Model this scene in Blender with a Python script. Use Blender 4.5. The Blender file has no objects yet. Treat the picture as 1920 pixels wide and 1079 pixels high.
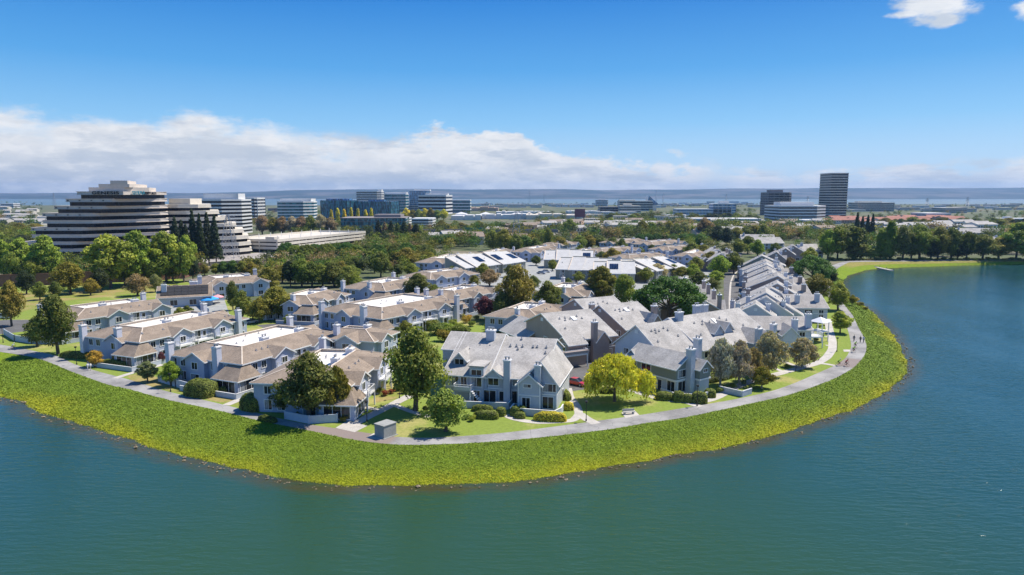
import bpy, math, random
import numpy as np
from math import radians as R, sin, cos, pi, sqrt, atan2
random.seed(7); RNG = np.random.default_rng(7)
S = bpy.context.scene
COL = S.collection
# ---------------------------------------------------------------- camera model
FPX = 1297.0; CAMZ = 38.0; PITCH = math.atan(172.5 / FPX)
def P(u, v, z=0.0):
    """photo pixel (1920 x 1079) -> world point on the level plane z"""
    xc = (u - 960) / FPX; yc = -(v - 539.5) / FPX
    dx, dy, dz = xc, cos(PITCH) + yc * sin(PITCH), -sin(PITCH) + yc * cos(PITCH)
    t = (z - CAMZ) / dz
    return (dx * t, dy * t, z)
def PXM(v, z=0.0):
    """pixels per metre (horizontal) at ground row v"""
    x0 = P(960, v, z); x1 = P(961, v, z)
    return 1.0 / (x1[0] - x0[0])
# ---------------------------------------------------------------- objects
def put(o, parent=None):
    COL.objects.link(o)
    if parent is not None: o.parent = parent
    return o
def tag(o, label=None, cat=None, group=None, kind=None):
    if label: o['label'] = label
    if cat: o['category'] = cat
    if group: o['group'] = group
    if kind: o['kind'] = kind
    return o
def empty(name, loc, rz=0.0, parent=None):
    o = bpy.data.objects.new(name, None); o.empty_display_size = 0.5
    o.location = loc; o.rotation_euler = (0, 0, rz)
    return put(o, parent)
class MB:
    """collects faces, then links them as ONE mesh object"""
    def __init__(s): s.v = []; s.f = []; s.m = []
    def face(s, pts, mi=0):
        i = len(s.v); s.v += [tuple(p) for p in pts]; s.f.append(tuple(range(i, i + len(pts)))); s.m.append(mi)
    def box(s, x0, x1, y0, y1, z0, z1, mi=0, bottom=True):
        if x0 > x1: x0, x1 = x1, x0
        if y0 > y1: y0, y1 = y1, y0
        i = len(s.v)
        s.v += [(x0,y0,z0),(x1,y0,z0),(x1,y1,z0),(x0,y1,z0),(x0,y0,z1),(x1,y0,z1),(x1,y1,z1),(x0,y1,z1)]
        F = [(4,5,6,7),(0,1,5,4),(1,2,6,5),(2,3,7,6),(3,0,4,7)]
        if bottom: F.append((3,2,1,0))
        for q in F: s.f.append(tuple(i + k for k in q)); s.m.append(mi)
    def prism(s, poly, z0, z1, mi=0, cap=None, bottom=False):
        """vertical prism over a plan polygon (counter-clockwise)"""
        n = len(poly); a = 0
        for k in range(n): a += poly[k][0]*poly[(k+1)%n][1] - poly[(k+1)%n][0]*poly[k][1]
        if a < 0: poly = poly[::-1]
        for k in range(n):
            p, q = poly[k], poly[(k+1) % n]
            s.face([(p[0],p[1],z0),(q[0],q[1],z0),(q[0],q[1],z1),(p[0],p[1],z1)], mi)
        s.face([(p[0],p[1],z1) for p in poly], mi if cap is None else cap)
        if bottom: s.face([(p[0],p[1],z0) for p in poly[::-1]], mi)
    def slab(s, pts, t, mi=0, em=None):
        """sheet of thickness t below the polygon pts (any plane), edges material em"""
        em = mi if em is None else em
        lo = [(p[0], p[1], p[2] - t) for p in pts]; n = len(pts)
        s.face(pts, mi); s.face(lo[::-1], em)
        for k in range(n):
            a, b = k, (k + 1) % n
            s.face([lo[a], lo[b], pts[b], pts[a]], em)
    def bar(s, a, b, w, mi=0, h=None):
        """square bar from a to b"""
        h = h or w
        ax, ay, az = a; bx, by, bz = b
        dx, dy, dz = bx-ax, by-ay, bz-az; L = sqrt(dx*dx+dy*dy+dz*dz) or 1
        d = (dx/L, dy/L, dz/L)
        up = (0,0,1) if abs(d[2]) < .95 else (1,0,0)
        sx = (d[1]*up[2]-d[2]*up[1], d[2]*up[0]-d[0]*up[2], d[0]*up[1]-d[1]*up[0])
        l = sqrt(sum(c*c for c in sx)); sx = [c/l*w/2 for c in sx]
        uy = (sx[1]*d[2]-sx[2]*d[1], sx[2]*d[0]-sx[0]*d[2], sx[0]*d[1]-sx[1]*d[0])
        l = sqrt(sum(c*c for c in uy)); uy = [c/l*h/2 for c in uy]
        i = len(s.v)
        for (px,py,pz) in (a, b):
            for q, r in ((-1,-1),(1,-1),(1,1),(-1,1)):
                s.v.append((px+q*sx[0]+r*uy[0], py+q*sx[1]+r*uy[1], pz+q*sx[2]+r*uy[2]))
        for q in ((0,1,5,4),(1,2,6,5),(2,3,7,6),(3,0,4,7),(3,2,1,0),(4,5,6,7)):
            s.f.append(tuple(i+k for k in q)); s.m.append(mi)
    def tube(s, pts, rs, n=8, mi=0, cap=True):
        """tapered tube through pts (list of xyz) with radii rs"""
        i0 = len(s.v)
        for k, p in enumerate(pts):
            a = pts[max(0,k-1)]; b = pts[min(len(pts)-1,k+1)]
            d = np.array(b,float)-np.array(a,float); d /= (np.linalg.norm(d) or 1)
            up = np.array((0,0,1.)) if abs(d[2]) < .9 else np.array((1.,0,0))
            x = np.cross(d, up); x /= np.linalg.norm(x); y = np.cross(x, d)
            for j in range(n):
                t = 2*pi*j/n; q = np.array(p,float) + rs[k]*(cos(t)*x+sin(t)*y); s.v.append(tuple(q))
        for k in range(len(pts)-1):
            for j in range(n):
                a = i0+k*n+j; b = i0+k*n+(j+1)%n
                s.f.append((a, b, b+n, a+n)); s.m.append(mi)
        if cap:
            s.f.append(tuple(i0+(len(pts)-1)*n+j for j in range(n))); s.m.append(mi)
            s.f.append(tuple(i0+j for j in reversed(range(n)))); s.m.append(mi)
    def mesh(s, name, mats):
        me = bpy.data.meshes.new(name); me.from_pydata(s.v, [], s.f)
        for m in (mats if isinstance(mats, (list, tuple)) else [mats]): me.materials.append(m)
        if any(s.m): me.polygons.foreach_set('material_index', s.m)
        me.update(); return me
    def build(s, name, mats, parent=None):
        if not s.f: return None
        return put(bpy.data.objects.new(name, s.mesh(name, mats)), parent)
def inst(name, me, loc, rz=0.0, parent=None, scale=None, color=None):
    o = bpy.data.objects.new(name, me); o.location = loc; o.rotation_euler = (0, 0, rz)
    if scale is not None: o.scale = scale if isinstance(scale, (tuple, list)) else (scale,)*3
    if color is not None: o.color = (*color, 1)
    return put(o, parent)
# ---------------------------------------------------------------- materials
def newmat(name):
    m = bpy.data.materials.new(name); m.use_nodes = True
    nt = m.node_tree; b = nt.nodes['Principled BSDF']; return m, nt, b
def nd(nt, typ, **kw):
    n = nt.nodes.new(typ)
    for k, v in kw.items(): setattr(n, k, v)
    return n
def mixc(nt, fac, a, b, blend='MIX'):
    n = nd(nt, 'ShaderNodeMix', data_type='RGBA', blend_type=blend)
    for i, val in ((0, fac), (6, a), (7, b)):
        if isinstance(val, bpy.types.NodeSocket): nt.links.new(val, n.inputs[i])
        elif i == 0: n.inputs[0].default_value = val
        else: n.inputs[i].default_value = (*val[:3], 1)
    return n.outputs[2]
def mth(nt, op, a, b=None, c=None, clamp=False):
    n = nd(nt, 'ShaderNodeMath', operation=op); n.use_clamp = clamp
    for i, val in enumerate((a, b, c)):
        if val is None: continue
        if isinstance(val, bpy.types.NodeSocket): nt.links.new(val, n.inputs[i])
        else: n.inputs[i].default_value = val
    return n.outputs[0]
def smooth(nt, x, a, b, lo=0.0, hi=1.0):
    n = nd(nt, 'ShaderNodeMapRange', interpolation_type='SMOOTHSTEP')
    nt.links.new(x, n.inputs[0])
    for i, val in ((1, a), (2, b), (3, lo), (4, hi)):
        if isinstance(val, bpy.types.NodeSocket): nt.links.new(val, n.inputs[i])
        else: n.inputs[i].default_value = val
    return n.outputs[0]
def noise(nt, scale, detail=3.0, vec=None, rough=.55, stretch=None):
    n = nd(nt, 'ShaderNodeTexNoise'); n.inputs['Scale'].default_value = scale
    n.inputs['Detail'].default_value = detail; n.inputs['Roughness'].default_value = rough
    if vec is None: vec = nd(nt, 'ShaderNodeTexCoord').outputs['Object']
    if stretch:
        mp = nd(nt, 'ShaderNodeMapping'); mp.inputs['Scale'].default_value = stretch
        nt.links.new(vec, mp.inputs[0]); vec = mp.outputs[0]
    nt.links.new(vec, n.inputs['Vector']); return n.outputs[0]
def bump(nt, b, h, strength=.3, dist=.05):
    n = nd(nt, 'ShaderNodeBump'); n.inputs['Strength'].default_value = strength; n.inputs['Distance'].default_value = dist
    nt.links.new(h, n.inputs['Height']); nt.links.new(n.outputs[0], b.inputs['Normal'])
def simple(name, col, rough=.8, var=.12, scale=.6, metal=0.0, spec=None, dirt=0.0, wave=None):
    """base colour broken up by a coarse and a fine noise; wave = (axis, period m, strength) for lap siding / shingle courses"""
    m, nt, b = newmat(name)
    n1 = noise(nt, scale, 4); n2 = noise(nt, scale * 9, 3)
    lo = tuple(c * (1 - var * 1.6) for c in col); hi = tuple(min(1, c * (1 + var)) for c in col)
    f = mth(nt, 'MULTIPLY_ADD', n2, .5, mth(nt, 'MULTIPLY', n1, .5))
    f = smooth(nt, f, .32, .68)
    c = mixc(nt, f, lo, hi)
    if dirt:
        d = smooth(nt, noise(nt, .35, 5, stretch=(1,1,.3)), .5, .75, 0, dirt)
        c = mixc(nt, d, c, tuple(k * .45 for k in col))
    if wave:
        ax, per, st = wave
        w = nd(nt, 'ShaderNodeTexWave', wave_type='BANDS', bands_direction=ax, wave_profile='SAW')
        w.inputs['Scale'].default_value = 0.314 / per; w.inputs['Distortion'].default_value = 0
        nt.links.new(nd(nt, 'ShaderNodeTexCoord').outputs['Object'], w.inputs[0])
        g = smooth(nt, w.outputs[1], 0.0, .3, 1 - st, 1.0)
        c = mixc(nt, 1.0, c, _rgb(nt, g), 'MULTIPLY')
        bump(nt, b, w.outputs[1], .5, per * .15)
    nt.links.new(c, b.inputs['Base Color']); b.inputs['Roughness'].default_value = rough; b.inputs['Metallic'].default_value = metal
    if spec is not None: b.inputs['Specular IOR Level'].default_value = spec
    return m
def _rgb(nt, x):
    n = nd(nt, 'ShaderNodeCombineColor')
    for i in range(3): nt.links.new(x, n.inputs[i])
    return n.outputs[0]
M = {}
M['roof_tan'] = simple('tan shingles', (.285,.225,.17), .9, .2, .33, wave=('Z', .14, .12))
M['roof_grey'] = simple('grey shingles', (.42,.40,.37), .9, .20, .33, wave=('Z', .14, .12))
M['roof_greyd'] = simple('worn grey shingles', (.35,.33,.305), .9, .2, .33, wave=('Z', .14, .12))
M['deck'] = simple('white roof membrane', (.80,.76,.70), .75, .07, .3, dirt=.25)
M['parapet'] = simple('cream parapet', (.68,.58,.47), .85, .08, .5)
M['sid_blue'] = simple('blue grey siding', (.43,.475,.60), .7, .05, .3, wave=('Z', .2, .16))
M['sid_pale'] = simple('pale blue siding', (.54,.58,.66), .7, .05, .3, wave=('Z', .2, .16))
M['sid_grey'] = simple('pale grey siding', (.50,.535,.59), .7, .05, .3, wave=('Z', .2, .2))
M['sid_taupe'] = simple('taupe siding', (.36,.29,.26), .75, .06, .3, wave=('Z', .2, .15))
M['sid_green'] = simple('sage green siding', (.22,.245,.215), .75, .06, .3, wave=('Z', .2, .15))
M['sid_cream'] = simple('cream stucco', (.66,.58,.42), .85, .06, .4)
M['sid_olive'] = simple('olive grey stucco', (.30,.30,.25), .85, .06, .4)
M['brick'] = simple('red brown siding', (.20,.10,.075), .85, .1, .6)
M['trim'] = simple('white trim', (.78,.78,.77), .6, .04, .5)
M['chim'] = simple('pale chimney siding', (.62,.635,.71), .7, .05, .4, wave=('Z', .2, .12))
M['metal'] = simple('galvanised metal', (.45,.45,.45), .45, .1, 1, metal=.6)
M['dark'] = simple('dark opening', (.02,.02,.022), .8, .1, 1)
M['white'] = simple('white paint', (.78,.78,.78), .5, .04, .5)
M['concrete'] = simple('pale concrete', (.50,.47,.42), .9, .14, .5, dirt=.25)
M['conc_grey'] = simple('grey concrete', (.34,.35,.33), .9, .14, .4, dirt=.35)
M['asphalt'] = simple('asphalt', (.125,.123,.12), .95, .2, .25)
M['garage'] = simple('garage door', (.42,.36,.31), .7, .06, .4, wave=('Z', .5, .2))
M['black'] = simple('black metal', (.012,.012,.012), .5, .1, 1)
M['wood'] = simple('weathered fence boards', (.30,.25,.20), .9, .14, 1.2)
M['fence'] = simple('blue grey fence', (.44,.49,.56), .8, .08, .6)
def glass(name, col, rough=.08, spec=.55):
    m, nt, b = newmat(name)
    n = noise(nt, .55, 3, stretch=(1,1,.25)); c = mixc(nt, smooth(nt, n, .45, .6), tuple(k*.5 for k in col), tuple(k*1.7 for k in col))  # stretched noise paints uneven reflections into the glass colour
    nt.links.new(c, b.inputs['Base Color']); b.inputs['Roughness'].default_value = rough
    b.inputs['Specular IOR Level'].default_value = spec; return m
M['glass'] = glass('window glass', (.035,.042,.05))
M['curtain'] = simple('curtained glass', (.30,.32,.34), .25, .3, 2.5)
M['glass_dark'] = glass('dark office glazing', (.003,.005,.010), .15, .25)
M['glass_teal'] = glass('teal curtain wall', (.035,.14,.17), .1)
M['glass_blue'] = glass('blue glazing', (.07,.18,.32), .12)
# ================================================================ ground, bank, path, lake
SHORE = [(-900,640),(-420,690),(-260,706),(-120,732),(0,751),(25,756),(45,767),(75,780),(108,791),(150,802),(190,817),(225,827),(265,842),(312,857),(350,866),(400,876),(445,887),(500,897),(540,905),(612,911),(662,917),(712,919),(800,918),(835,913),(880,914),(940,912),(1000,907),(1060,897),(1120,885),(1180,873),(1240,863),(1300,853),(1360,845),(1400,836),(1457,822),(1480,816),(1500,807),(1530,800),(1560,785),(1600,771),(1655,747),(1675,732),(1695,717),(1707,697),(1705,680),(1695,652),(1680,630),(1665,612),(1645,590),(1625,575),(1602,564),(1592,553),(1586,540),(1583,527),(1595,517),(1615,511),(1630,507),(1652,505),(1715,501),(1765,500),(1815,498),(1865,497),(1920,496),(2100,494),(2500,492)]
POUT = [(-420,628),(-260,636),(-120,648),(0,660),(40,666),(80,675),(135,698),(200,722),(250,732),(275,740),(325,753),(400,768),(450,780),(480,789),(560,804),(615,815),(650,824),(710,832),(750,836),(880,832),(950,827),(1050,817),(1150,805),(1220,792),(1280,785),(1320,776),(1395,760),(1470,744),(1515,730),(1565,711),(1602,690),(1622,667),(1626,650),(1620,632),(1610,615),(1600,593),(1590,580),(1575,562),(1562,545),(1552,530),(1552,517),(1565,507),(1578,499),(1592,492),(1640,491),(1715,490.5),(1800,489.5),(1920,488),(2100,487),(2500,486)]
PIN = [(-420,618),(-260,624),(-120,635),(0,646),(42,654),(107,667),(140,684),(195,700),(250,714),(300,731),(375,749),(410,757),(480,774),(522,785),(580,797),(635,804),(687,812),(745,821),(817,822),(950,812),(1095,793),(1175,782),(1200,779),(1290,764),(1370,751),(1445,735),(1490,719),(1540,697),(1570,684),(1587,671),(1597,650),(1592,627),(1587,610),(1580,592),(1574,577),(1556,560),(1543,545),(1530,530),(1532,515),(1548,505),(1560,498),(1585,489.5),(1640,488.6),(1715,488),(1800,487),(1920,485.5),(2100,485),(2500,484)]
WZ = -2.3
def pl(px, z): return [P(u, v, z)[:2] for u, v in px]
def resample(pts, n):
    p = np.array(pts); d = np.r_[0, np.cumsum(np.linalg.norm(np.diff(p, axis=0), axis=1))]
    t = np.linspace(0, d[-1], n); return np.c_[np.interp(t, d, p[:,0]), np.interp(t, d, p[:,1])]
def smooth_line(p, k=2, keep=True):
    p = p.copy()
    for _ in range(k): p[1:-1] = .25*p[:-2] + .5*p[1:-1] + .25*p[2:]
    return p
def nearest_strip(base, other_dense):
    """for every base point the closest point of the other line, kept in order"""
    out = []; last = 0
    for b in base:
        d = np.hypot(*(other_dense - b).T); d[:last] = 1e9
        seg = d[last:last+400]; j = last + int(np.argmin(seg)) if len(seg) else last
        last = j; out.append(other_dense[j])
    return smooth_line(np.array(out), 6)
NB = 900
path_out = smooth_line(resample(pl(POUT, 0), NB), 14)
path_in = smooth_line(nearest_strip(path_out, smooth_line(resample(pl(PIN, 0), 3000), 30)), 8)
shore = smooth_line(nearest_strip(path_out, smooth_line(resample(pl(SHORE, WZ), 3000), 12)), 2)
# small bites along the water's edge
tn = np.arange(NB)
jit = np.convolve(RNG.normal(0, 1, NB), np.ones(3)/3, 'same')*.30 + np.convolve(RNG.normal(0, 1, NB), np.ones(9)/9, 'same')*.5
dirn = shore - path_out; dirn /= np.linalg.norm(dirn, axis=1)[:, None] + 1e-6
shore = shore + dirn * jit[:, None]
def grid_obj(name, rows, mats, kind='structure', attrs=None, smoothf=True):
    """rows: array (r, n, 3) -> one sheet"""
    r, n, _ = rows.shape
    me = bpy.data.meshes.new(name); v = rows.reshape(-1, 3)
    q = np.arange(r*n).reshape(r, n)
    f = np.stack([q[:-1,:-1], q[:-1,1:], q[1:,1:], q[1:,:-1]], -1).reshape(-1, 4)
    me.from_pydata(v.tolist(), [], f.tolist())
    # make it face up
    me.update()
    if me.polygons[len(me.polygons)//2].normal.z < 0: me.flip_normals()
    for m in (mats if isinstance(mats, list) else [mats]): me.materials.append(m)
    if attrs:
        for k, val in attrs.items():
            a = me.attributes.new(k, 'FLOAT', 'POINT'); a.data.foreach_set('value', np.asarray(val, dtype=np.float32).ravel())
    if smoothf: me.polygons.foreach_set('use_smooth', [True]*len(me.polygons))
    o = put(bpy.data.objects.new(name, me)); o['kind'] = kind; return o
def fbm1(x, y, s, seed=0):
    r = np.random.default_rng(seed); h = np.zeros_like(x)
    for k in range(5):
        a, b, c = r.uniform(-1,1,3); f = s*2**(k*.7); h += np.sin(x*f*(.6+a*.5) + y*f*(.6-a*.5)*np.sign(b) + c*7)/(1+k*.6)
    return h/3
# ---- materials
def mat_bank():
    m, nt, b = newmat('bank groundcover')
    at = nd(nt, 'ShaderNodeAttribute', attribute_name='t').outputs['Fac']
    n1 = noise(nt, .06, 5); n2 = noise(nt, .9, 4); n3 = noise(nt, 5, 3)
    f = mth(nt, 'ADD', at, mth(nt, 'MULTIPLY_ADD', n1, 1.3, -.65))
    g = mixc(nt, smooth(nt, f, .45, 1.15), (.18,.27,.02), (.38,.40,.015))
    dry = smooth(nt, mth(nt, 'ADD', nd(nt, 'ShaderNodeAttribute', attribute_name='dry').outputs['Fac'], mth(nt, 'MULTIPLY_ADD', n2, .8, -.4)), .4, .8)
    g = mixc(nt, dry, g, (.33,.26,.10))
    g = mixc(nt, smooth(nt, n2, .3, .7, 0, .55), g, (.05,.10,.005))
    g = mixc(nt, smooth(nt, n3, .45, .75, 0, .55), g, (.40,.42,.03))
    nt.links.new(g, b.inputs['Base Color']); b.inputs['Roughness'].default_value = .9; b.inputs['Specular IOR Level'].default_value = .1
    bump(nt, b, n3, .8, .15); return m
M['bank'] = mat_bank()
def mat_path():
    m, nt, b = newmat('worn asphalt path')
    n1 = noise(nt, .12, 6, rough=.65); n2 = noise(nt, 2.5, 5)
    c = mixc(nt, smooth(nt, n1, .35, .65), (.20,.195,.19), (.36,.35,.335))
    c = mixc(nt, smooth(nt, n2, .5, .7, 0, .4), c, (.36,.35,.33))
    v = nd(nt, 'ShaderNodeTexVoronoi', feature='DISTANCE_TO_EDGE'); v.inputs['Scale'].default_value = .22
    nt.links.new(nd(nt, 'ShaderNodeTexCoord').outputs['Object'], v.inputs['Vector'])
    c = mixc(nt, smooth(nt, v.outputs[0], .0, .012, .45, 0), c, (.06,.06,.06))
    at = nd(nt, 'ShaderNodeAttribute', attribute_name='brown').outputs['Fac']
    c = mixc(nt, at, c, (.24,.19,.165))
    nt.links.new(c, b.inputs['Base Color']); b.inputs['Roughness'].default_value = .95; return m
M['path'] = mat_path()
def mat_lawn(name, a=(.17,.27,.03), d=(.34,.31,.10), dryness=.5):
    m, nt, b = newmat(name)
    n1 = noise(nt, .09, 5); n2 = noise(nt, 1.6, 4); n3 = noise(nt, 7, 2)
    c = mixc(nt, smooth(nt, n1, dryness, dryness+.16), a, d)
    c = mixc(nt, smooth(nt, n2, .35, .7, 0, .4), c, tuple(k*.55 for k in a))
    c = mixc(nt, smooth(nt, n3, .5, .75, 0, .3), c, (.34,.38,.08))
    nt.links.new(c, b.inputs['Base Color']); b.inputs['Roughness'].default_value = .95; b.inputs['Specular IOR Level'].default_value = .1
    bump(nt, b, n3, .5, .08); return m
M['lawn'] = mat_lawn('mown lawn', (.22,.29,.055), (.38,.35,.13), .50); M['lawn_dry'] = mat_lawn('dry lawn', (.24,.27,.06), (.36,.28,.12), .42)
def mat_ground():
    m, nt, b = newmat('town ground')
    n1 = noise(nt, .02, 6); n2 = noise(nt, .25, 5)
    c = mixc(nt, smooth(nt, n1, .48, .62), (.085,.11,.035), (.20,.175,.11))
    c = mixc(nt, smooth(nt, n2, .45, .65, 0, .6), c, (.08,.08,.05))
    nt.links.new(c, b.inputs['Base Color']); b.inputs['Roughness'].default_value = .95; return m
M['ground'] = mat_ground()
def mat_water():
    m, nt, b = newmat('lake water')
    tc = nd(nt, 'ShaderNodeTexCoord').outputs['Object']
    sh = nd(nt, 'ShaderNodeAttribute', attribute_name='shallow').outputs['Fac']
    n1 = noise(nt, .018, 4, tc)
    refl = nd(nt, 'ShaderNodeAttribute', attribute_name='refl_green').outputs['Fac']  # blue to green change of the reflections, painted into the water colour
    refl = mth(nt, 'ADD', refl, mth(nt, 'MULTIPLY_ADD', n1, .7, -.35), clamp=True)
    c = mixc(nt, refl, (.013,.062,.075), (.026,.072,.036))
    c = mixc(nt, smooth(nt, mth(nt, 'ADD', sh, mth(nt, 'MULTIPLY_ADD', noise(nt, .5, 4, tc), .5, -.25)), .35, 1.0), c, (.06,.055,.02))
    w1 = noise(nt, 1.35, 3, tc, .5, (.30, 1.0, 1)); w2 = noise(nt, .22, 3, tc, .5, (.4, 1, 1)); w3 = noise(nt, 4.6, 3, tc, .6, (.35, 1, 1))
    gust = smooth(nt, noise(nt, .03, 4, tc, .6, (1, .5, 1)), .35, .62, .45, 1.25)
    w1 = mth(nt, 'MULTIPLY', w1, gust)
    h = mth(nt, 'MULTIPLY_ADD', w2, .7, mth(nt, 'MULTIPLY_ADD', w3, .22, w1))
    n = nd(nt, 'ShaderNodeBump'); n.inputs['Strength'].default_value = .75; n.inputs['Distance'].default_value = .22
    nt.links.new(h, n.inputs['Height']); nt.links.new(n.outputs[0], b.inputs['Normal'])
    nt.links.new(c, b.inputs['Base Color']); b.inputs['Roughness'].default_value = .10; b.inputs['IOR'].default_value = 1.333
    b.inputs['Specular IOR Level'].default_value = .5
    return m
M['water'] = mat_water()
# ---- bank : from the path's outer edge down to the water
T = np.linspace(0, 1, 15)
rows = []; ta = []; da = []
for t in T:
    q = path_out*(1-t) + shore*t
    z = -0.02 + (WZ-.25)*(t**1.25)
    z = z + fbm1(q[:,0], q[:,1], .9, 3)*.12*sin(pi*t)
    if t > .9: z = np.minimum(z, z - .25*(t-.9)/.1)
    rows.append(np.c_[q, z if hasattr(z,'__len__') else np.full(NB, z)]); ta.append(t*(1-.9*np.clip((q[:,1]-300)/50, 0, 1)))
    # dry tan band on the far shore
    far = np.clip((q[:,1]-345)/40, 0, 1); da.append(far*(.45+.35*(t < .45)))
rows = np.array(rows)
BANK_ROWS = rows
bank = grid_obj('bank', rows, M['bank'], attrs={'t': np.array(ta), 'dry': np.array(da)})
# ---- path
rp = np.array([np.c_[path_out*(1-t)+path_in*t, np.full(NB, .012)] for t in np.linspace(0, 1, 4)])
uu = np.array([960 + FPX*p[0]/max(p[1],1) for p in path_out])
br = np.clip(1-np.abs(uu-640)/95, 0, 1); br = np.where(br > .1, .9, 0)*(path_out[:,1] < 130)
br2 = ((path_out[:,1] > 150) & (path_out[:,1] < 158) & (path_out[:,0] > 60))*.8
path = grid_obj('path', rp, M['path'], attrs={'brown': np.repeat(np.maximum(br, br2)[None], 4, 0)})
# ---- land: one sheet from the path's inner edge to beyond the horizon
def poly_sheet(name, pts, z, mat, kind='structure'):
    from mathutils.geometry import delaunay_2d_cdt
    from mathutils import Vector as V2
    n = len(pts)
    vs, _, fs, _, _, _ = delaunay_2d_cdt([V2((p[0], p[1])) for p in pts], [], [list(range(n))], 1, 1e-4)
    me = bpy.data.meshes.new(name); me.from_pydata([(q.x, q.y, z) for q in vs], [], [list(f) for f in fs]); me.update()
    if me.polygons[0].normal.z < 0: me.flip_normals()
    me.materials.append(mat)
    o = put(bpy.data.objects.new(name, me))
    if kind: o['kind'] = kind
    return o
FAR = 5200
edge = [tuple(p) for p in smooth_line(resample(pl(PIN, 0), 500), 3)]
land = edge + [(2500, edge[-1][1]), (4200, 1500), (5200, FAR), (-5200, FAR), (-4200, 900), (-1500, edge[0][1]), (edge[0][0]-60, edge[0][1]+2)]
poly_sheet('ground', land, -.02, M['ground'])
# ---- lake
def lake():
    e = shore; cx = np.array([40., 60.])
    rowsw = []; sa = []
    out = e - path_out; out /= np.linalg.norm(out, axis=1)[:,None]+1e-6
    # shallow band that follows the shore, then one big deep sheet 4 mm lower
    for k, (d, s) in enumerate(((-3.5, 1), (0, 1), (.8, .95), (2.2, .6), (4.5, .2), (7, 0))):
        q = e + smooth_line(out, 60)*d
        rowsw.append(np.c_[q, np.full(NB, WZ)]); sa.append(np.full(NB, s))
    return np.array(rowsw), np.array(sa)
lw, sa = lake()
# one water sheet: fine grid whose vertices carry how shallow the water is
gx = np.linspace(-300, 460, 260); gy = np.linspace(20, 560, 220)
X, Y = np.meshgrid(gx, gy)
dist = np.full(X.shape, 1e9)
for p in shore[::2]: dist = np.minimum(dist, np.hypot(X-p[0], Y-p[1]))
sh = np.clip(1 - dist/5.5, 0, 1)
X2 = X.copy(); Y2 = Y.copy()
X2[:,0] = -3000; X2[:,-1] = 3000; Y2[0,:] = -400; Y2[-1,:] = 900
grid_obj('lake', np.dstack([X2, Y2, np.full(X.shape, WZ)]), M['water'], attrs={'shallow': sh, 'refl_green': np.clip(1.25*np.exp(-((X+5)/75)**2-((Y-60)/62)**2), 0, 1)})  # greener off the tip: reflection change painted as a colour mask
# ---- bay beyond the town and hills behind it
def mat_bay():
    m, nt, b = newmat('bay water'); n = noise(nt, .004, 4, stretch=(.3,1,1))
    c = mixc(nt, smooth(nt, n, .4, .6), (.10,.16,.19), (.15,.21,.22)); nt.links.new(c, b.inputs['Base Color']); b.inputs['Roughness'].default_value = .5
    bump(nt, b, noise(nt, .05, 4), .3, 1); return m
M['bay'] = mat_bay()
poly_sheet('bay', [(-9000, 2900), (-1500, 2700), (300, 2800), (1500, 3000), (9000, 3400), (14000, 11500), (-14000, 11500)], .3, M['bay'])
def hills():
    nx, ny = 360, 16
    xs = np.linspace(-10000, 10000, nx); rows = []
    r = np.random.default_rng(11)
    ph = r.uniform(0, 6, 12)
    prof = sum(np.sin(xs/ (2600/(k+1)**1.15) + ph[k])/(k+1)**.9 for k in range(12))
    prof2 = sum(np.sin(xs/ (1800/(k+1)**1.15) + ph[11-k])/(k+1)**.8 for k in range(12))
    base = np.interp(xs, [-10000,-4500,-3000,-1000,1500,3000,5000,10000], [85,110,140,150,142,150,170,190])
    for j in range(ny):
        t = j/(ny-1); y = 7300 + 2400*t
        h = base*.80*(t**.8) + prof*9*t + prof2*9*sin(pi*min(1,t*1.2)) 
        h = np.maximum(h, 0.0) if j else h*0
        rows.append(np.c_[xs, np.full(nx, y)+prof2*60, h])
    m, nt, b = newmat('hills'); n = noise(nt, .0016, 7, rough=.6)
    c = mixc(nt, smooth(nt, n, .45, .6), (.035,.06,.06), (.12,.12,.12)); nt.links.new(c, b.inputs['Base Color']); b.inputs['Roughness'].default_value = 1
    grid_obj('hills', np.array(rows), m)
hills()
# ================================================================ foliage
def mat_foliage(att=None):
    m, nt, b = newmat('foliage')
    oi = nd(nt, 'ShaderNodeAttribute', attribute_name=att) if att else nd(nt, 'ShaderNodeObjectInfo'); t = nd(nt, 'ShaderNodeAttribute', attribute_name='tint').outputs['Fac']
    k = mth(nt, 'MULTIPLY_ADD', t, 1.15, .5)
    c = mixc(nt, 1.0, oi.outputs['Color'], _rgb(nt, k), 'MULTIPLY')
    big = noise(nt, .5, 3)
    c = mixc(nt, smooth(nt, big, .45, .7, 0, .35), c, mixc(nt, 1.0, c, (1.7,1.35,.8), 'MULTIPLY'))
    nt.links.new(c, b.inputs['Base Color']); b.inputs['Roughness'].default_value = .65; b.inputs['Specular IOR Level'].default_value = .25
    tr = nd(nt, 'ShaderNodeBsdfTranslucent'); nt.links.new(mixc(nt, 1.0, c, (1.3,1.5,.6), 'MULTIPLY'), tr.inputs[0])
    mx = nd(nt, 'ShaderNodeMixShader'); mx.inputs[0].default_value = .25
    nt.links.new(b.outputs[0], mx.inputs[1]); nt.links.new(tr.outputs[0], mx.inputs[2])
    nt.links.new(mx.outputs[0], nt.nodes['Material Output'].inputs[0]); return m
M['leaf'] = mat_foliage()
M['woods'] = mat_foliage('leafcol')
M['bark'] = simple('bark', (.13,.10,.075), .95, .3, 2)
M['bark_pale'] = simple('pale bark', (.36,.31,.25), .9, .25, 2)
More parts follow.
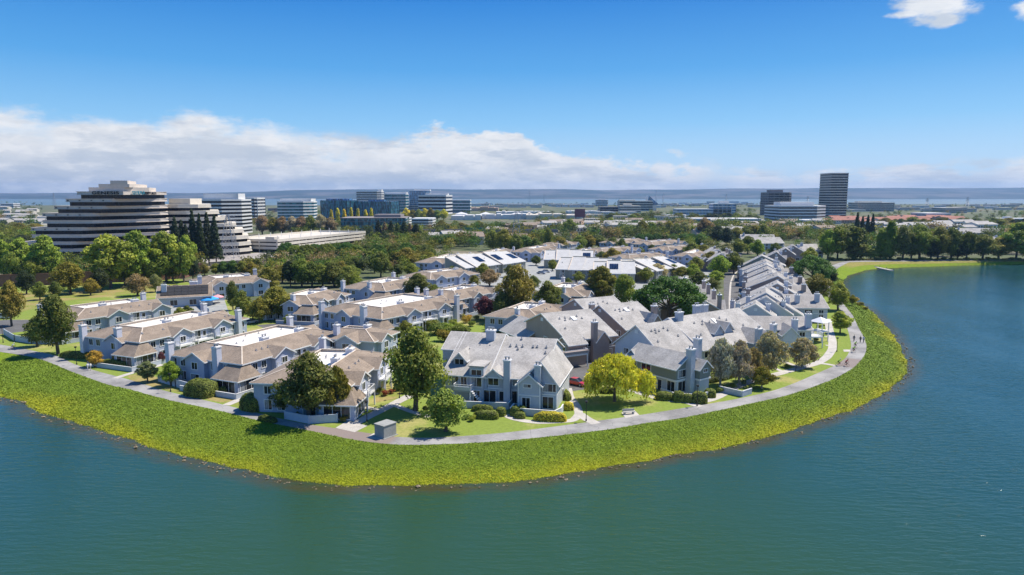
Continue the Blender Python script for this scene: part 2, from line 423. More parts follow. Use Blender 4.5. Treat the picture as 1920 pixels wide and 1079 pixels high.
def leaf_cards(name, pts, nrm, size, tint, mat, aspect=1.0, hang=0.0):
    """pts (n,3) centres, nrm (n,3) facing, size (n) -> one mesh of leaf clumps"""
    n = len(pts); r = RNG.normal(size=(n, 3)); r[:, 2] -= hang*2
    nrm = nrm/(np.linalg.norm(nrm, axis=1)[:,None]+1e-9)
    a = np.cross(nrm, r); a /= np.linalg.norm(a, axis=1)[:,None]+1e-9; b = np.cross(nrm, a)
    if hang: a, b = b, a
    sa = (size*aspect)[:,None]*a; sb = size[:,None]*b; k = .35*size[:,None]*nrm*RNG.normal(size=(n,1))
    q = RNG.uniform(.55, 1.15, (4, n, 1))
    V = np.stack([pts - sa*q[0] + k*.5, pts - sb*q[1] - k, pts + sa*q[2] + k*.5, pts + sb*q[3] - k], 1).reshape(-1, 3)
    me = bpy.data.meshes.new(name); me.vertices.add(4*n); me.vertices.foreach_set('co', V.ravel().astype(np.float32))
    me.loops.add(4*n); me.loops.foreach_set('vertex_index', np.arange(4*n, dtype=np.int32))
    me.polygons.add(n); me.polygons.foreach_set('loop_start', np.arange(0, 4*n, 4, dtype=np.int32))
    me.materials.append(mat); me.update(calc_edges=True); me.validate()
    at = me.attributes.new('tint', 'FLOAT', 'POINT'); at.data.foreach_set('value', np.repeat(tint, 4).astype(np.float32))
    return me
def lobes_cloud(lobes, n, shell=(.62, 1.04), flat=.0, up=.35, outward=1.0):
    L = np.array(lobes, float); w = (L[:,3]*L[:,5])**1.0; idx = RNG.choice(len(L), n, p=w/w.sum())
    d = RNG.normal(size=(n,3)); d /= np.linalg.norm(d, axis=1)[:,None]
    d[:,2] = np.where((d[:,2] < -.35) & (RNG.random(n) < .6), -d[:,2], d[:,2])
    r = RNG.uniform(shell[0], shell[1], n)
    # dimples so that a lobe is never a clean ball
    r *= 1 + .10*np.sin(d[:,0]*7+idx) + .10*np.sin(d[:,1]*8+idx*2.1) + .08*np.sin(d[:,2]*9+idx)
    p = L[idx,:3] + d*L[idx,3:6]*r[:,None]
    nrm = d*outward + RNG.normal(size=(n,3))*.55; nrm[:,2] += up
    lob = RNG.uniform(0, 1, len(L))[idx]
    tint = np.clip(.35*lob + .65*RNG.beta(2, 2, n), 0, 1)
    return p, nrm, tint
def limb_mesh(h, r0, tips, seed, forks=True):
    rr = random.Random(seed); mb = MB()
    lean = (rr.uniform(-.03,.03)*h, rr.uniform(-.03,.03)*h)
    hb = h*.38; top = (lean[0]*2, lean[1]*2, h*.80)
    mb.tube([(0,0,-.3),(0,0,.15),(lean[0]*.4,lean[1]*.4,hb*.5),(lean[0],lean[1],hb),(lean[0]*1.5,lean[1]*1.5,h*.6),top], [r0*1.6,r0*1.15,r0*.95,r0*.8,r0*.45,r0*.12], 7)
    for (x,y,z) in tips:
        s = rr.uniform(.45, 1.0); zb = min(hb*s + h*.06, z*.8); b = (lean[0]*zb/hb, lean[1]*zb/hb, zb)
        mid = (b[0]*.5+x*.42+rr.uniform(-.2,.2), b[1]*.5+y*.42+rr.uniform(-.2,.2), b[2]*.45+z*.5)
        mb.tube([b, mid, (x*.92,y*.92,z)], [r0*.42, r0*.26, r0*.07], 5, cap=False)
    return mb
PROTO = {}
def proto(kind, var, crown, trunk): PROTO.setdefault(kind, []).append((crown, trunk))
def make_protos():
    def env_lobes(rr, n, R0, z0, z1, rl, flat=1.0, skew=.5):
        out = []
        for i in range(n):
            t = (i+.5)/n; a = i*2.4 + rr.uniform(-.4,.4)
            zz = z0 + (z1-z0)*t; e = sin(pi*min(.97, max(.06, t**skew)))**.6
            rad = R0*e*rr.uniform(.35, 1.0) if t < .93 else R0*.1
            s = rr.uniform(*rl)*(.75+.35*e)
            out.append((rad*cos(a), rad*sin(a), zz, s, s, s*.8*flat))
        return out
    for var in range(4):                                     # broad round crowns, 10 m
        rr = random.Random(100+var)
        lb = env_lobes(rr, 32, 3.3, 2.0, 9.0, (1.0, 1.75), .9, .70); lb.append((0,0,5.4,2.5,2.5,3.0))
        p, n_, t = lobes_cloud(lb, 9000); me = leaf_cards('crown', p, n_, .07+.26*RNG.beta(1.6,2.6,len(p)), t, M['leaf'])
        proto('round', var, me, limb_mesh(10, .30, [l[:3] for l in lb[4:20:3]], var).mesh('trunk', M['bark']))
    for var in range(2):                                     # tall open crowns with gaps
        rr = random.Random(200+var)
        lb = env_lobes(rr, 28, 3.1, 2.3, 9.3, (.8, 1.4), .85, .8)
        p, n_, t = lobes_cloud(lb, 7500); me = leaf_cards('crown', p, n_, RNG.uniform(.13,.27,len(p)), t, M['leaf'])
        proto('open', var, me, limb_mesh(10, .24, [l[:3] for l in lb[2:22:2]], var+9).mesh('trunk', M['bark']))
    for var in range(3):                                     # gum trees: wispy hanging sprays
        rr = random.Random(300+var)
        lb = env_lobes(rr, 28, 3.2, 1.9, 8.9, (.8, 1.5), 1.1, .68)
        p, n_, t = lobes_cloud(lb, 8500, (.5,1.1)); n_[:,2] *= .3
        me = leaf_cards('crown', p, n_, RNG.uniform(.09,.2,len(p)), t, M['leaf'], aspect=2.1, hang=.6)
        proto('gum', var, me, limb_mesh(10, .26, [l[:3] for l in lb[2:22:2]], var+19).mesh('trunk', M['bark_pale']))
    # willow: domes with hanging curtains
    rr = random.Random(5); lb = []
    for i in range(26):
        a = i*2.4; t = (i+.5)/26; rad = 4.3*sqrt(t); lb.append((rad*cos(a), rad*sin(a), 7.2-2.6*t+rr.uniform(-.5,.5), 1.35, 1.35, 1.0))
    lb += [(5.4,-.8,4.2,1.7,1.6,1.3),(6.3,.2,3.6,1.3,1.3,1.2),(-4.6,-.6,3.9,1.2,1.2,1.4)]
    p, n_, t = lobes_cloud(lb, 7000); k = RNG.choice(len(p), 6500); q = p[k].copy(); q[:,2] -= RNG.uniform(.3, 2.6, len(k)); q[:,2] = np.maximum(q[:,2], .9)
    p = np.r_[p, q]; n_ = np.r_[n_, n_[k]]; n_[:,2] *= .4; t = np.r_[t, t[k]]
    me = leaf_cards('crown', p, n_, RNG.uniform(.08,.19,len(p)), t, M['leaf'], aspect=2.4, hang=.8)
    proto('willow', 0, me, limb_mesh(8, .28, [l[:3] for l in lb[::4]], 44).mesh('trunk', M['bark']))
    for var in range(2):                                     # stone pines: wide flat clustered tops
        rr = random.Random(400+var); lb = []
        for i in range(34):
            a = i*2.4; rad = 5.6*sqrt((i+.5)/34); lb.append((rad*cos(a), rad*sin(a), 7.6-rad*rad*.095+rr.uniform(-.5,.5), rr.uniform(1.1,1.6), rr.uniform(1.1,1.6), rr.uniform(.8,1.15)))
        for i in range(26):
            a = i*2.1; rad = rr.uniform(3.2,5.6); lb.append((rad*cos(a), rad*sin(a), rr.uniform(2.2,4.8), 1.2, 1.2, 1.0))
        p, n_, t = lobes_cloud(lb, 17000, (.6,1.05)); me = leaf_cards('crown', p, n_, RNG.uniform(.11,.24,len(p)), t, M['leaf'])
        proto('pine', var, me, limb_mesh(8, .42, [l[:3] for l in lb[::4]], var+50).mesh('trunk', M['bark']))
    for var in range(2):                                     # conifers
        rr = random.Random(500+var); lb = []
        for i in range(46):
            t = (i+.5)/46; zz = 1.2+8.5*t; rad = (1-t)**.85*2.1*rr.uniform(.65,1.15); a = i*2.4
            lb.append((rad*cos(a), rad*sin(a), zz, .35+.75*(1-t), .35+.75*(1-t), .38))
        p, n_, t = lobes_cloud(lb, 6500, (.5,1.1)); me = leaf_cards('crown', p, n_, RNG.uniform(.10,.22,len(p)), t, M['leaf'])
        mb = MB(); mb.tube([(0,0,-.3),(0,0,5),(0,0,9.6)], [.26,.16,.03], 6)
        proto('conifer', var, me, mb.mesh('trunk', M['bark']))
    for var in range(2):                                     # poplars
        rr = random.Random(600+var); lb = []
        for i in range(30):
            t = (i+.5)/30; a = i*2.4; rad = 1.0*sin(pi*min(.95,t*.85+.12))*rr.uniform(.3,1); lb.append((rad*cos(a), rad*sin(a), 1+8.4*t, .7, .7, .95))
        p, n_, t = lobes_cloud(lb, 5500, (.5,1.1)); me = leaf_cards('crown', p, n_, RNG.uniform(.10,.22,len(p)), t, M['leaf'])
        mb = MB(); mb.tube([(0,0,-.3),(0,0,4),(0,0,9)], [.22,.15,.03], 6)
        proto('poplar', var, me, mb.mesh('trunk', M['bark']))
    for var in range(3):                                     # bushes, 2 m
        rr = random.Random(700+var); lb = [(rr.uniform(-.6,.6), rr.uniform(-.6,.6), rr.uniform(.5,1.3), rr.uniform(.45,.75), rr.uniform(.45,.75), rr.uniform(.4,.6)) for _ in range(11)]
        p, n_, t = lobes_cloud(lb, 1800); p[:,2] = np.abs(p[:,2]); me = leaf_cards('foliage', p, n_, RNG.uniform(.06,.13,len(p)), t, M['leaf'])
        PROTO.setdefault('bush', []).append((me, None))
make_protos()
NOMW = {'round': 8.2, 'open': 7.6, 'gum': 8.2, 'willow': 11.6, 'pine': 13.0, 'conifer': 4.6, 'poplar': 3.2, 'bush': 2.3}
NOMH = {'round': 10.3, 'open': 10.3, 'gum': 10.0, 'willow': 8.4, 'pine': 8.9, 'conifer': 10.0, 'poplar': 10.2, 'bush': 1.9}
def ZT(v, y0):
    yc = -(v - 539.5)/FPX
    return CAMZ + y0*(-sin(PITCH) + yc*cos(PITCH))/(cos(PITCH) + yc*sin(PITCH))
TREES = []
GREEN = {'dark': (.130,.158,.030), 'mid': (.190,.225,.034), 'olive': (.225,.200,.032), 'lime': (.270,.330,.050), 'bright': (.200,.280,.026),
         'yellow': (.62,.53,.055), 'grey': (.44,.38,.25), 'brown': (.30,.215,.11), 'plum': (.14,.045,.05), 'pine': (.085,.165,.028),
         'black': (.045,.065,.026), 'sage': (.24,.26,.11), 'redbush': (.26,.07,.035), 'autumn': (.40,.28,.05), 'hedge': (.20,.235,.05)}
def tree(kind, u, vb, vt, wpx, col, desc, place, group, name=None, var=None, cat=None):
    x, y, _ = P(u, vb, 0); h = max(1.0, ZT(vt, y)); w = wpx/PXM(vb)
    var = len(TREES) if var is None else var
    cr, tr = PROTO[kind][var % len(PROTO[kind])]
    sz = h/NOMH[kind]; sx = w/NOMW[kind]
    g = GREEN[col]; j = random.Random(len(TREES)*7+3); f = j.uniform(.85, 1.15)
    c = (g[0]*f*j.uniform(.9,1.12), g[1]*f, g[2]*f*j.uniform(.8,1.2))
    if tr is None:
        o = bpy.data.objects.new(name or 'shrub', cr); put(o); o.location = (x, y, 0); o.color = (*c, 1); o.scale = (sx, sx, sz); o.rotation_euler = (0,0,j.uniform(0,6))
    else:
        o = empty(name or 'tree', (x, y, 0), 0 if kind == 'willow' else j.uniform(0, 6)); o.scale = (sx, sx, sz)
        inst('trunk', tr, (0,0,0), parent=o); inst('crown', cr, (0,0,0), parent=o, color=c)
    o['category'] = cat or ('bush' if kind == 'bush' else 'tree'); o['group'] = group
    TREES.append((o, desc, place, u)); return o
ORD = 'first second third fourth fifth sixth seventh eighth ninth tenth'.split()
def ordinal(k):
    if k < 10: return ORD[k]
    n = k+1; return '%d%s' % (n, 'th' if 10 <= n % 100 <= 20 else {1:'st',2:'nd',3:'rd'}.get(n % 10, 'th'))
def label_trees():
    by = {}
    for t in TREES: by.setdefault(t[1]+' '+t[2], []).append(t)
    for k, L in by.items():
        L.sort(key=lambda t: t[3])
        for i, t in enumerate(L):
            t[0]['label'] = k if len(L) == 1 else '%s, %s from the left' % (k, ordinal(i))
KN = {'round': 'broadleaf_tree', 'open': 'open_crowned_tree', 'gum': 'gum_tree', 'willow': 'willow_tree', 'pine': 'stone_pine', 'conifer': 'conifer_tree', 'poplar': 'poplar_tree', 'bush': 'shrub'}
def T(kind, u, vb, vt, w, col, desc, place, group='trees around the townhouses', **kw): return tree(kind, u, vb, vt, w, col, desc, place, group, name=KN[kind], **kw)
gp = 'trees along the lake path'
T('round',109,664,545,76,'dark','tall dark oak','casting shade over the path at far left',gp,var=0)
T('round',70,650,592,46,'dark','smaller dark tree','left of the tall oak by the path',gp,var=1)
T('round',22,612,522,50,'olive','olive green tree','at the left edge above the path bend',gp,var=2)
T('round',178,688,656,36,'autumn','small orange tinged tree','beside the hedge by the path',gp,var=1)
T('open',277,717,675,40,'sage','pale thin young tree','on the dry lawn by the path',gp,var=0)
T('round',321,724,674,40,'bright','bright green staked young tree','next to the pale young one',gp,var=3)
T('round',466,728,690,36,'plum','dark red plum tree','by the bay window of the blue house',gp,var=0)
T('round',303,682,658,15,'plum','tiny dark red tree','between the two left blue houses',gp)
T('round',580,788,651,108,'dark','large spreading dark tree','shading the path before the blue end house',gp,var=3)
T('round',531,772,722,50,'dark','small dark tree','tucked left of the large spreading one',gp,var=2)
T('gum',634,782,682,62,'olive','grey green open tree','touching the large spreading one',gp,var=0)
T('round',779,770,602,120,'mid','tallest full crowned tree','left of the pale grey house',gp,var=0)
T('round',836,809,727,86,'lime','bright lime round tree','on the lawn in front of the grey house',gp,var=1)
T('willow',1152,753,664,118,'yellow','golden green willow','on the lawn beside the red car',gp)
T('gum',1350,724,630,62,'grey','tall grey brown gum tree','in front of the green gabled house',gp,var=0)
T('gum',1386,722,633,62,'grey','middle grey brown gum tree','of the clump by the inner walk',gp,var=1)
T('gum',1412,716,650,54,'brown','reddish grey gum tree','in the clump by the inner walk',gp,var=2)
T('gum',1440,704,616,66,'grey','grey gum tree','against the grey roofs',gp,var=1)
T('gum',1504,689,632,62,'grey','lone grey gum tree','by the fenced patio near the inner walk',gp,var=2)
T('gum',1428,728,686,48,'olive','low wide olive tree','on the strip of lawn by the path',gp,var=0)
T('open',1575,625,582,42,'lime','small bright green tree','on the lawn between both walks',gp,var=1)
T('round',1571,582,527,46,'mid','round green tree','beside the path where it narrows',gp,var=2)
T('round',1598,572,552,16,'olive','low bushy tree','at the edge of the bank',gp)
T('round',1533,565,512,58,'olive','wide olive green tree','behind the row houses by the lake',gp,var=1)
T('pine',1522,538,478,82,'pine','flat topped dark pine','behind the right row of roofs',gp,var=0)
T('round',1560,532,507,26,'black','dark small tree','right of the flat topped pine',gp)
T('round',1518,500,462,34,'mid','round green tree','among the far roofs by the dock',gp)
T('round',1453,487,453,28,'dark','dark round tree','at the head of the street',gp)
T('gum',1480,506,481,22,'brown','thin brown tree','between the far row roofs',gp)
T('pine',1255,612,516,140,'pine','huge spreading dark pine','behind the grey townhouses',var=1)
T('open',1127,574,494,60,'olive','tall yellow green tree','left of the huge dark pine',var=0)
T('round',1170,580,509,52,'mid','dense green tree','touching the huge dark pine',var=3)
T('round',967,603,490,78,'olive','tall olive tree','in the middle of the blue houses',var=0)
T('round',942,606,545,48,'dark','lower dark tree','at the foot of the tall olive tree',var=1)
T('round',1028,594,523,56,'dark','dark bronze green tree','right of the tall olive tree',var=2)
T('round',910,600,553,44,'plum','large dark red plum tree','among the central blue houses',var=2)
T('gum',1073,575,545,16,'plum','thin dark red tree','in front of the hipped bay house')
T('round',918,537,503,44,'brown','bronze wide tree','in front of the solar roofed row',var=0)
T('round',785,567,508,54,'dark','round dark tree','amid the tan roofs',var=3)
T('round',505,548,499,52,'olive','olive crowned tree','at the back of the olive clump',var=1)
T('round',517,600,533,74,'olive','broad bronze olive tree','in the courtyard by the pool',var=0)
T('round',487,606,555,38,'olive','smaller olive tree','in the courtyard by the pool',var=3)
T('round',455,600,541,38,'mid','thin stemmed green tree','in the courtyard by the pool',var=2)
T('round',437,582,525,28,'dark','narrow dark tree','behind the pool',var=1)
for u, vt, w, c, k in ((545,489,28,'black','open'),(566,486,36,'mid','round'),(585,491,36,'dark','round'),(605,496,34,'mid','round'),(627,492,42,'dark','round'),(652,500,38,'mid','round')):
    T(k,u,538,vt-3,w*1.3,c,'dense green tree','in the grove behind the tan roofs','grove behind the blue houses')
for u, vb, vt, w, c in ((670,513,480,38,'dark'),(702,512,473,28,'dark'),(714,520,468,40,'mid'),(762,505,463,54,'olive'),(738,505,470,30,'dark'),(805,504,470,32,'olive')):
    T('round',u,vb,vt,w,c,'leafy tree','between the grove and the solar roofs','trees behind the tan roofs')
for i, u in enumerate((538,556,575,592,612,630,650,668,690,708,727,745,763,783,800)):
    T('pine',u,486+(i*7)%5-2,457+(i*5)%6-3,36,('pine','mid','dark')[i%3],'low spreading dark tree','in the belt before the parking garage','belt before the parking garage')
for u, vt, w, c in ((405,492,24,'mid'),(420,488,28,'pine'),(437,487,28,'pine'),(454,488,28,'mid'),(471,489,26,'olive'),(384,494,22,'olive')):
    T('round',u,517,vt,w,c,'low rounded tree','behind the far left blue house','trees behind the far left blue house')
gl = 'bright trees before the stepped tower'
for u, vb, vt, w, k in ((8,522,446,44,'open'),(42,524,441,52,'open'),(88,532,437,62,'open'),(208,541,433,88,'open'),(258,536,428,72,'open'),(312,530,428,70,'open'),(352,505,438,36,'open'),(345,530,450,40,'open')):
    T(k,u,vb,vt,w,'lime','bright lime green tree','before the stepped office tower',gl)
for u, vb, vt, w in ((25,535,470,40),(62,535,480,40),(108,528,470,40),(235,534,470,60),(290,533,465,60),(325,528,480,40)):
    T('round',u,vb,vt,w,'mid','shaded green tree','below the bright lime trees',gl)
for u, vb, vt, w, c, k in ((132,552,486,62,'olive','round'),(170,554,520,32,'olive','round'),(258,555,512,48,'brown','round'),(292,548,512,26,'sage','gum'),(362,527,476,28,'black','round'),(75,563,526,28,'mid','round'),(50,552,505,36,'black','round'),(190,548,500,36,'black','round'),(105,560,525,24,'dark','round')):
    T(k,u,vb,vt,w,c,{'olive':'yellow olive','brown':'rusty brown','sage':'pale grey','black':'near black','mid':'small green','dark':'small dark'}[c]+' tree','at the edge of the left park','trees of the left park')
for u, vb, vt, w in ((332,501,406,26),(344,499,412,24),(365,497,391,22),(378,497,400,22),(392,495,398,24),(406,497,402,24),(352,499,420,24)):
    T('conifer',u,vb,vt,w,'black','dark tall conifer','between the stepped towers','conifers between the stepped towers')
for i, u in enumerate((492,512,530,549,566,584,602,620)):
    T('round',u,441,401+(i*5)%6,30,('brown','olive','brown','grey','brown','mid','grey','brown')[i],'brownish roadside tree','left of the low glass offices','trees behind the parking garage')
for i, u in enumerate((622,634,646,659,672,686,697)):
    T('poplar',u,425,393-(i*3)%5,10,'yellow','yellow green poplar','before the teal glass offices','poplars before the glass offices')
for i, u in enumerate((762,774,786,797,808,820,832)):
    T('round',u,414,389+(i*3)%4,18,('yellow','olive','lime')[i%3],'yellow green tree','right of the teal glass offices','trees before the white offices')
for i, u in enumerate((710,722,734,746,758,769,781,697,713)):
    T('conifer' if i<6 else 'round',u,456,413+(i*4)%7 + (20 if i>6 else 0),20,('black','brown','black','dark')[i%4],'tall dark tree','right of the parking garage','dark trees beside the parking garage')
for i, (u,vb,vt,w,c,k) in enumerate(((842,465,440,40,'pine','pine'),(885,462,441,32,'pine','pine'),(925,472,430,36,'mid','round'),(945,476,428,40,'olive','round'),(967,478,438,34,'dark','round'),(985,474,440,34,'pine','round'),(1005,478,445,28,'dark','round'),(1028,470,426,24,'mid','round'),(1068,443,409,30,'mid','round'),(1050,474,442,34,'olive','round'),(1085,470,440,34,'mid','round'),(1105,468,440,30,'olive','round'),(1123,466,440,34,'dark','round'),(1140,436,415,22,'mid','round'),(1118,438,420,28,'olive','round'),(1172,446,420,28,'sage','gum'),(1165,482,445,26,'dark','round'),(1148,470,443,28,'dark','round'))):
    T(k,u,vb,vt,w,c,'green tree','in the belt behind the solar roofs','belt behind the solar roofs')
for i, u in enumerate((1205,1222,1238,1253,1268,1283)):
    T('round',u,446,411+(i*5)%7,30,('olive','mid','sage')[i%3],'tall olive green tree','beyond the middle flat roofs','trees beyond the middle flat roofs')
for i, u in enumerate((1200,1216,1232,1248,1264,1280,1296,1312)):
    T('pine',u,456,438+(i*3)%3,22,'pine','low dark tree','lining the back of the flat roofs','hedge trees behind the flat roofs')
for i,(u,vb,vt,w,c) in enumerate(((1321,448,406,36,'brown'),(1345,458,420,32,'black'),(1362,462,424,30,'black'),(1312,465,438,30,'pine'),(1298,487,452,40,'mid'),(1318,492,456,34,'olive'),(1350,518,477,44,'bright'),(1332,505,470,38,'olive'),(1376,514,470,36,'dark'),(1278,523,498,30,'olive'),(1298,524,493,32,'bright'),(1342,530,507,36,'lime'),(1384,480,446,32,'mid'),(1402,476,440,32,'dark'),(1420,482,447,30,'bright'),(1380,455,425,28,'olive'),(1398,452,424,28,'dark'),(1415,450,420,30,'olive'),(1432,452,418,28,'mid'),(1362,484,455,30,'sage'))):
    T('round',u,vb,vt,w,c,'green tree','in the belt left of the street','trees left of the street')
for u,vb,vt,w,c in ((1148,497,463,36,'olive'),(1102,492,468,28,'grey'),(1231,524,493,42,'grey'),(1176,498,479,20,'mid'),(1163,470,449,20,'dark'),(1245,472,452,20,'olive'),(1128,495,470,26,'sage')):
    T('gum' if c in('grey','sage') else 'round',u,vb,vt,w,c,'loose crowned tree','among the white sloped roofs','trees among the white sloped roofs')
for i, (u,vt,w,c,k) in enumerate(((1552,428,34,'bright','round'),(1570,421,38,'mid','open'),(1600,425,36,'mid','poplar'),(1613,427,22,'dark','poplar'),(1632,460,30,'lime','round'),(1650,430,18,'bright','poplar'),(1668,414,24,'bright','poplar'),(1660,440,20,'lime','poplar'),(1692,420,36,'dark','round'),(1724,419,44,'mid','round'),(1708,440,30,'dark','round'),(1758,421,34,'olive','round'),(1783,425,34,'dark','round'),(1812,432,34,'dark','gum'),(1842,436,38,'dark','round'),(1872,443,38,'olive','round'),(1905,414,44,'lime','open'),(1745,450,30,'black','round'),(1795,455,30,'black','round'),(1928,440,40,'bright','round'))):
    T(k,u,487,vt,w*1.3,c,{'bright':'fresh green','mid':'green','dark':'dark green','lime':'pale lime green','black':'near black','olive':'olive'}[c]+' '+('poplar' if k=='poplar' else 'tree'),'behind the far bank of the lake','trees behind the far bank')
for i, u in enumerate((1605,1615,1625,1634)):
    T('conifer',u,455,398+(i*7)%9,14,'black','dark conifer','rising above the lakeside trees','conifers above the lakeside trees')
for i, u in enumerate(range(1560,1925,14)):
    T('bush',u,488.5,482+(i%3),13,('dark','mid','olive')[i%3],'clipped low shrub','along the top of the far bank','shrubs along the far bank')
# distant belts across the town
def belt(u0, u1, n, vb, h, cols, desc, place, group, w=1.5, kinds=('round','round','gum')):
    rr = random.Random(int(u0*7+vb*13))
    for i in range(n):
        u = u0+(u1-u0)*(i+rr.uniform(.1,.9))/n; b = vb+rr.uniform(-1,1)*max(1.5,(vb-367)*.045); hh = h*rr.uniform(.7,1.15)
        T(rr.choice(kinds),u,b,b-hh,hh*w*rr.uniform(.8,1.25),rr.choice(cols),desc,place,group)
DK = ['dark','mid','olive','black','dark']
belt(-20,75,11,440,24,['olive','mid','dark','sage'],'round tree','among the houses left of the stepped tower','trees left of the stepped tower',1.3)
belt(-10,60,6,470,30,['dark','black','mid'],'dark tree','left of the stepped tower base','trees left of the stepped tower',1.1)
belt(415,480,7,418,17,['brown','olive','mid'],'far tree','beside the round cornered office','far trees beside the offices',1.5)
belt(820,1080,22,432,17,['dark','sage','olive','mid'],'roadside tree','in front of the pale shopping centre','trees in front of the shopping centre',1.2)
belt(1130,1420,24,415,15,DK,'far tree','between the middle offices','far trees between the middle offices',1.5)
belt(1100,1560,30,432,16,DK,'tree','in the long belt below the white offices','long belt below the white offices',1.7)
belt(1430,1560,12,447,18,DK,'tree','at the far end of the street','trees at the far end of the street',1.5)
belt(1650,1925,18,425,16,DK,'far tree','behind the red roofs','far trees behind the red roofs',1.5)
belt(830,930,10,449,13,['mid','olive','dark'],'small tree','below the road bridge','trees below the road bridge',1.5)

# (woods)
# the wooded mass between and beyond the single trees, one object
def woods():
    rr = np.random.default_rng(21)
    regs = [([(690,428),(1120,432),(1120,468),(700,470),(690,450)],150,17),([(1110,424),(1560,424),(1560,450),(1110,452)],210,18),([(480,424),(860,420),(860,436),(480,438)],60,13),
            ([(1555,440),(1925,440),(1925,482),(1555,482)],70,19),([(-40,395),(70,395),(60,470),(-40,470)],60,18),([(490,398),(1000,398),(1000,404),(490,404)],50,12),
            ([(880,382),(1430,382),(1430,390),(880,390)],150,11),([(1580,384),(1960,384),(1960,412),(1580,412)],170,11),([(-40,380),(80,380),(80,395),(-40,395)],50,12),
            ([(1000,403),(1420,396),(1420,424),(1000,428)],170,14),([(520,440),(690,434),(690,446),(540,452)],20,14),([(410,395),(520,400),(520,425),(410,430)],26,14),([(1800,412),(1960,412),(1960,440),(1800,440)],40,14),
            ([(540,484),(800,480),(850,500),(850,510),(560,515)],70,12),([(1200,430),(1345,430),(1345,470),(1290,470),(1200,446)],60,12),([(1380,425),(1560,425),(1540,470),(1440,462),(1400,480)],60,13),([(80,500),(380,488),(380,520),(80,535)],60,13),([(0,470),(70,470),(70,520),(0,520)],30,15),([(440,496),(560,492),(540,530),(480,520)],30,12),([(530,478),(560,488),(850,480),(850,456),(720,458),(690,470)],50,14)]
    blds = [o for o in COL.objects if o.parent is None and o.get('category') in BCATS]
    bp = np.array([(o.location.x, o.location.y) for o in blds]); br = np.array([BR.get(o.get('category'), 22) for o in blds])
    PT=[]; NR=[]; SZ=[]; TN=[]; CL=[]
    cols = np.array([GREEN[k] for k in ('dark','mid','olive','black','dark','pine','brown','dark')])
    base, bn, bt = lobes_cloud([(rr.normal()*.22, rr.normal()*.22, rr.uniform(.25,.85), .26,.26,.2) for _ in range(18)], 330)
    for poly, n, hh in regs:
        n = int(n*1.15); hh = hh*.66
        us=[p[0] for p in poly]; vs=[p[1] for p in poly]; k=0; tries=0
        while k<n and tries<n*8:
            tries+=1; u=rr.uniform(min(us),max(us)); v=rr.uniform(min(vs),max(vs))
            ins=False; j=len(poly)-1
            for i in range(len(poly)):
                if (poly[i][1]>v)!=(poly[j][1]>v) and u<(poly[j][0]-poly[i][0])*(v-poly[i][1])/(poly[j][1]-poly[i][1])+poly[i][0]: ins=not ins
                j=i
            if not ins: continue
            x,y,_=P(u,v,0)
            if len(bp) and (np.hypot(bp[:,0]-x,bp[:,1]-y)<br).any(): continue
            h=hh*rr.uniform(.65,1.15); w=h*rr.uniform(.7,1.15); c=cols[rr.integers(len(cols))]*rr.uniform(.65,1.15); a=rr.uniform(0,6.28)
            m=base.copy(); m[:,0],m[:,1]=(base[:,0]*cos(a)-base[:,1]*sin(a))*w,(base[:,0]*sin(a)+base[:,1]*cos(a))*w; m[:,2]*=h
            m+=(x,y,0); PT.append(m); NR.append(bn); SZ.append(rr.uniform(.036,.06,len(m))*h); TN.append(bt); CL.append(np.repeat(c[None],len(m),0)); k+=1
    me = leaf_cards('woods', np.concatenate(PT), np.concatenate(NR), np.concatenate(SZ), np.concatenate(TN), M['woods'])
    ca = me.attributes.new('leafcol','FLOAT_COLOR','POINT'); C_=np.c_[np.repeat(np.concatenate(CL),4,0), np.ones(4*sum(len(p) for p in PT))]
    ca.data.foreach_set('color', C_.ravel().astype(np.float32))
    o = put(bpy.data.objects.new('woods', me)); tag(o, 'distant massed trees filling the gaps across the town', 'woods', kind='stuff')
BCATS = ('office building','office tower','townhouse','house','terrace','shopping hall','parking garage','pavilion','hall','building','clubhouse')
BR = {'office building':42,'office tower':60,'house':12,'shopping hall':40,'parking garage':50,'terrace':24,'building':20}

for i,(u,vt,w,c) in enumerate(((530,505,34,'olive'),(553,500,38,'mid'),(577,497,36,'olive'),(598,500,36,'dark'),(618,497,40,'mid'),(640,498,38,'olive'),(662,505,34,'mid'))):
    T('round',u,531,vt-10,w,c,'taller tree','at the back of the grove behind the tan roofs','grove behind the blue houses')
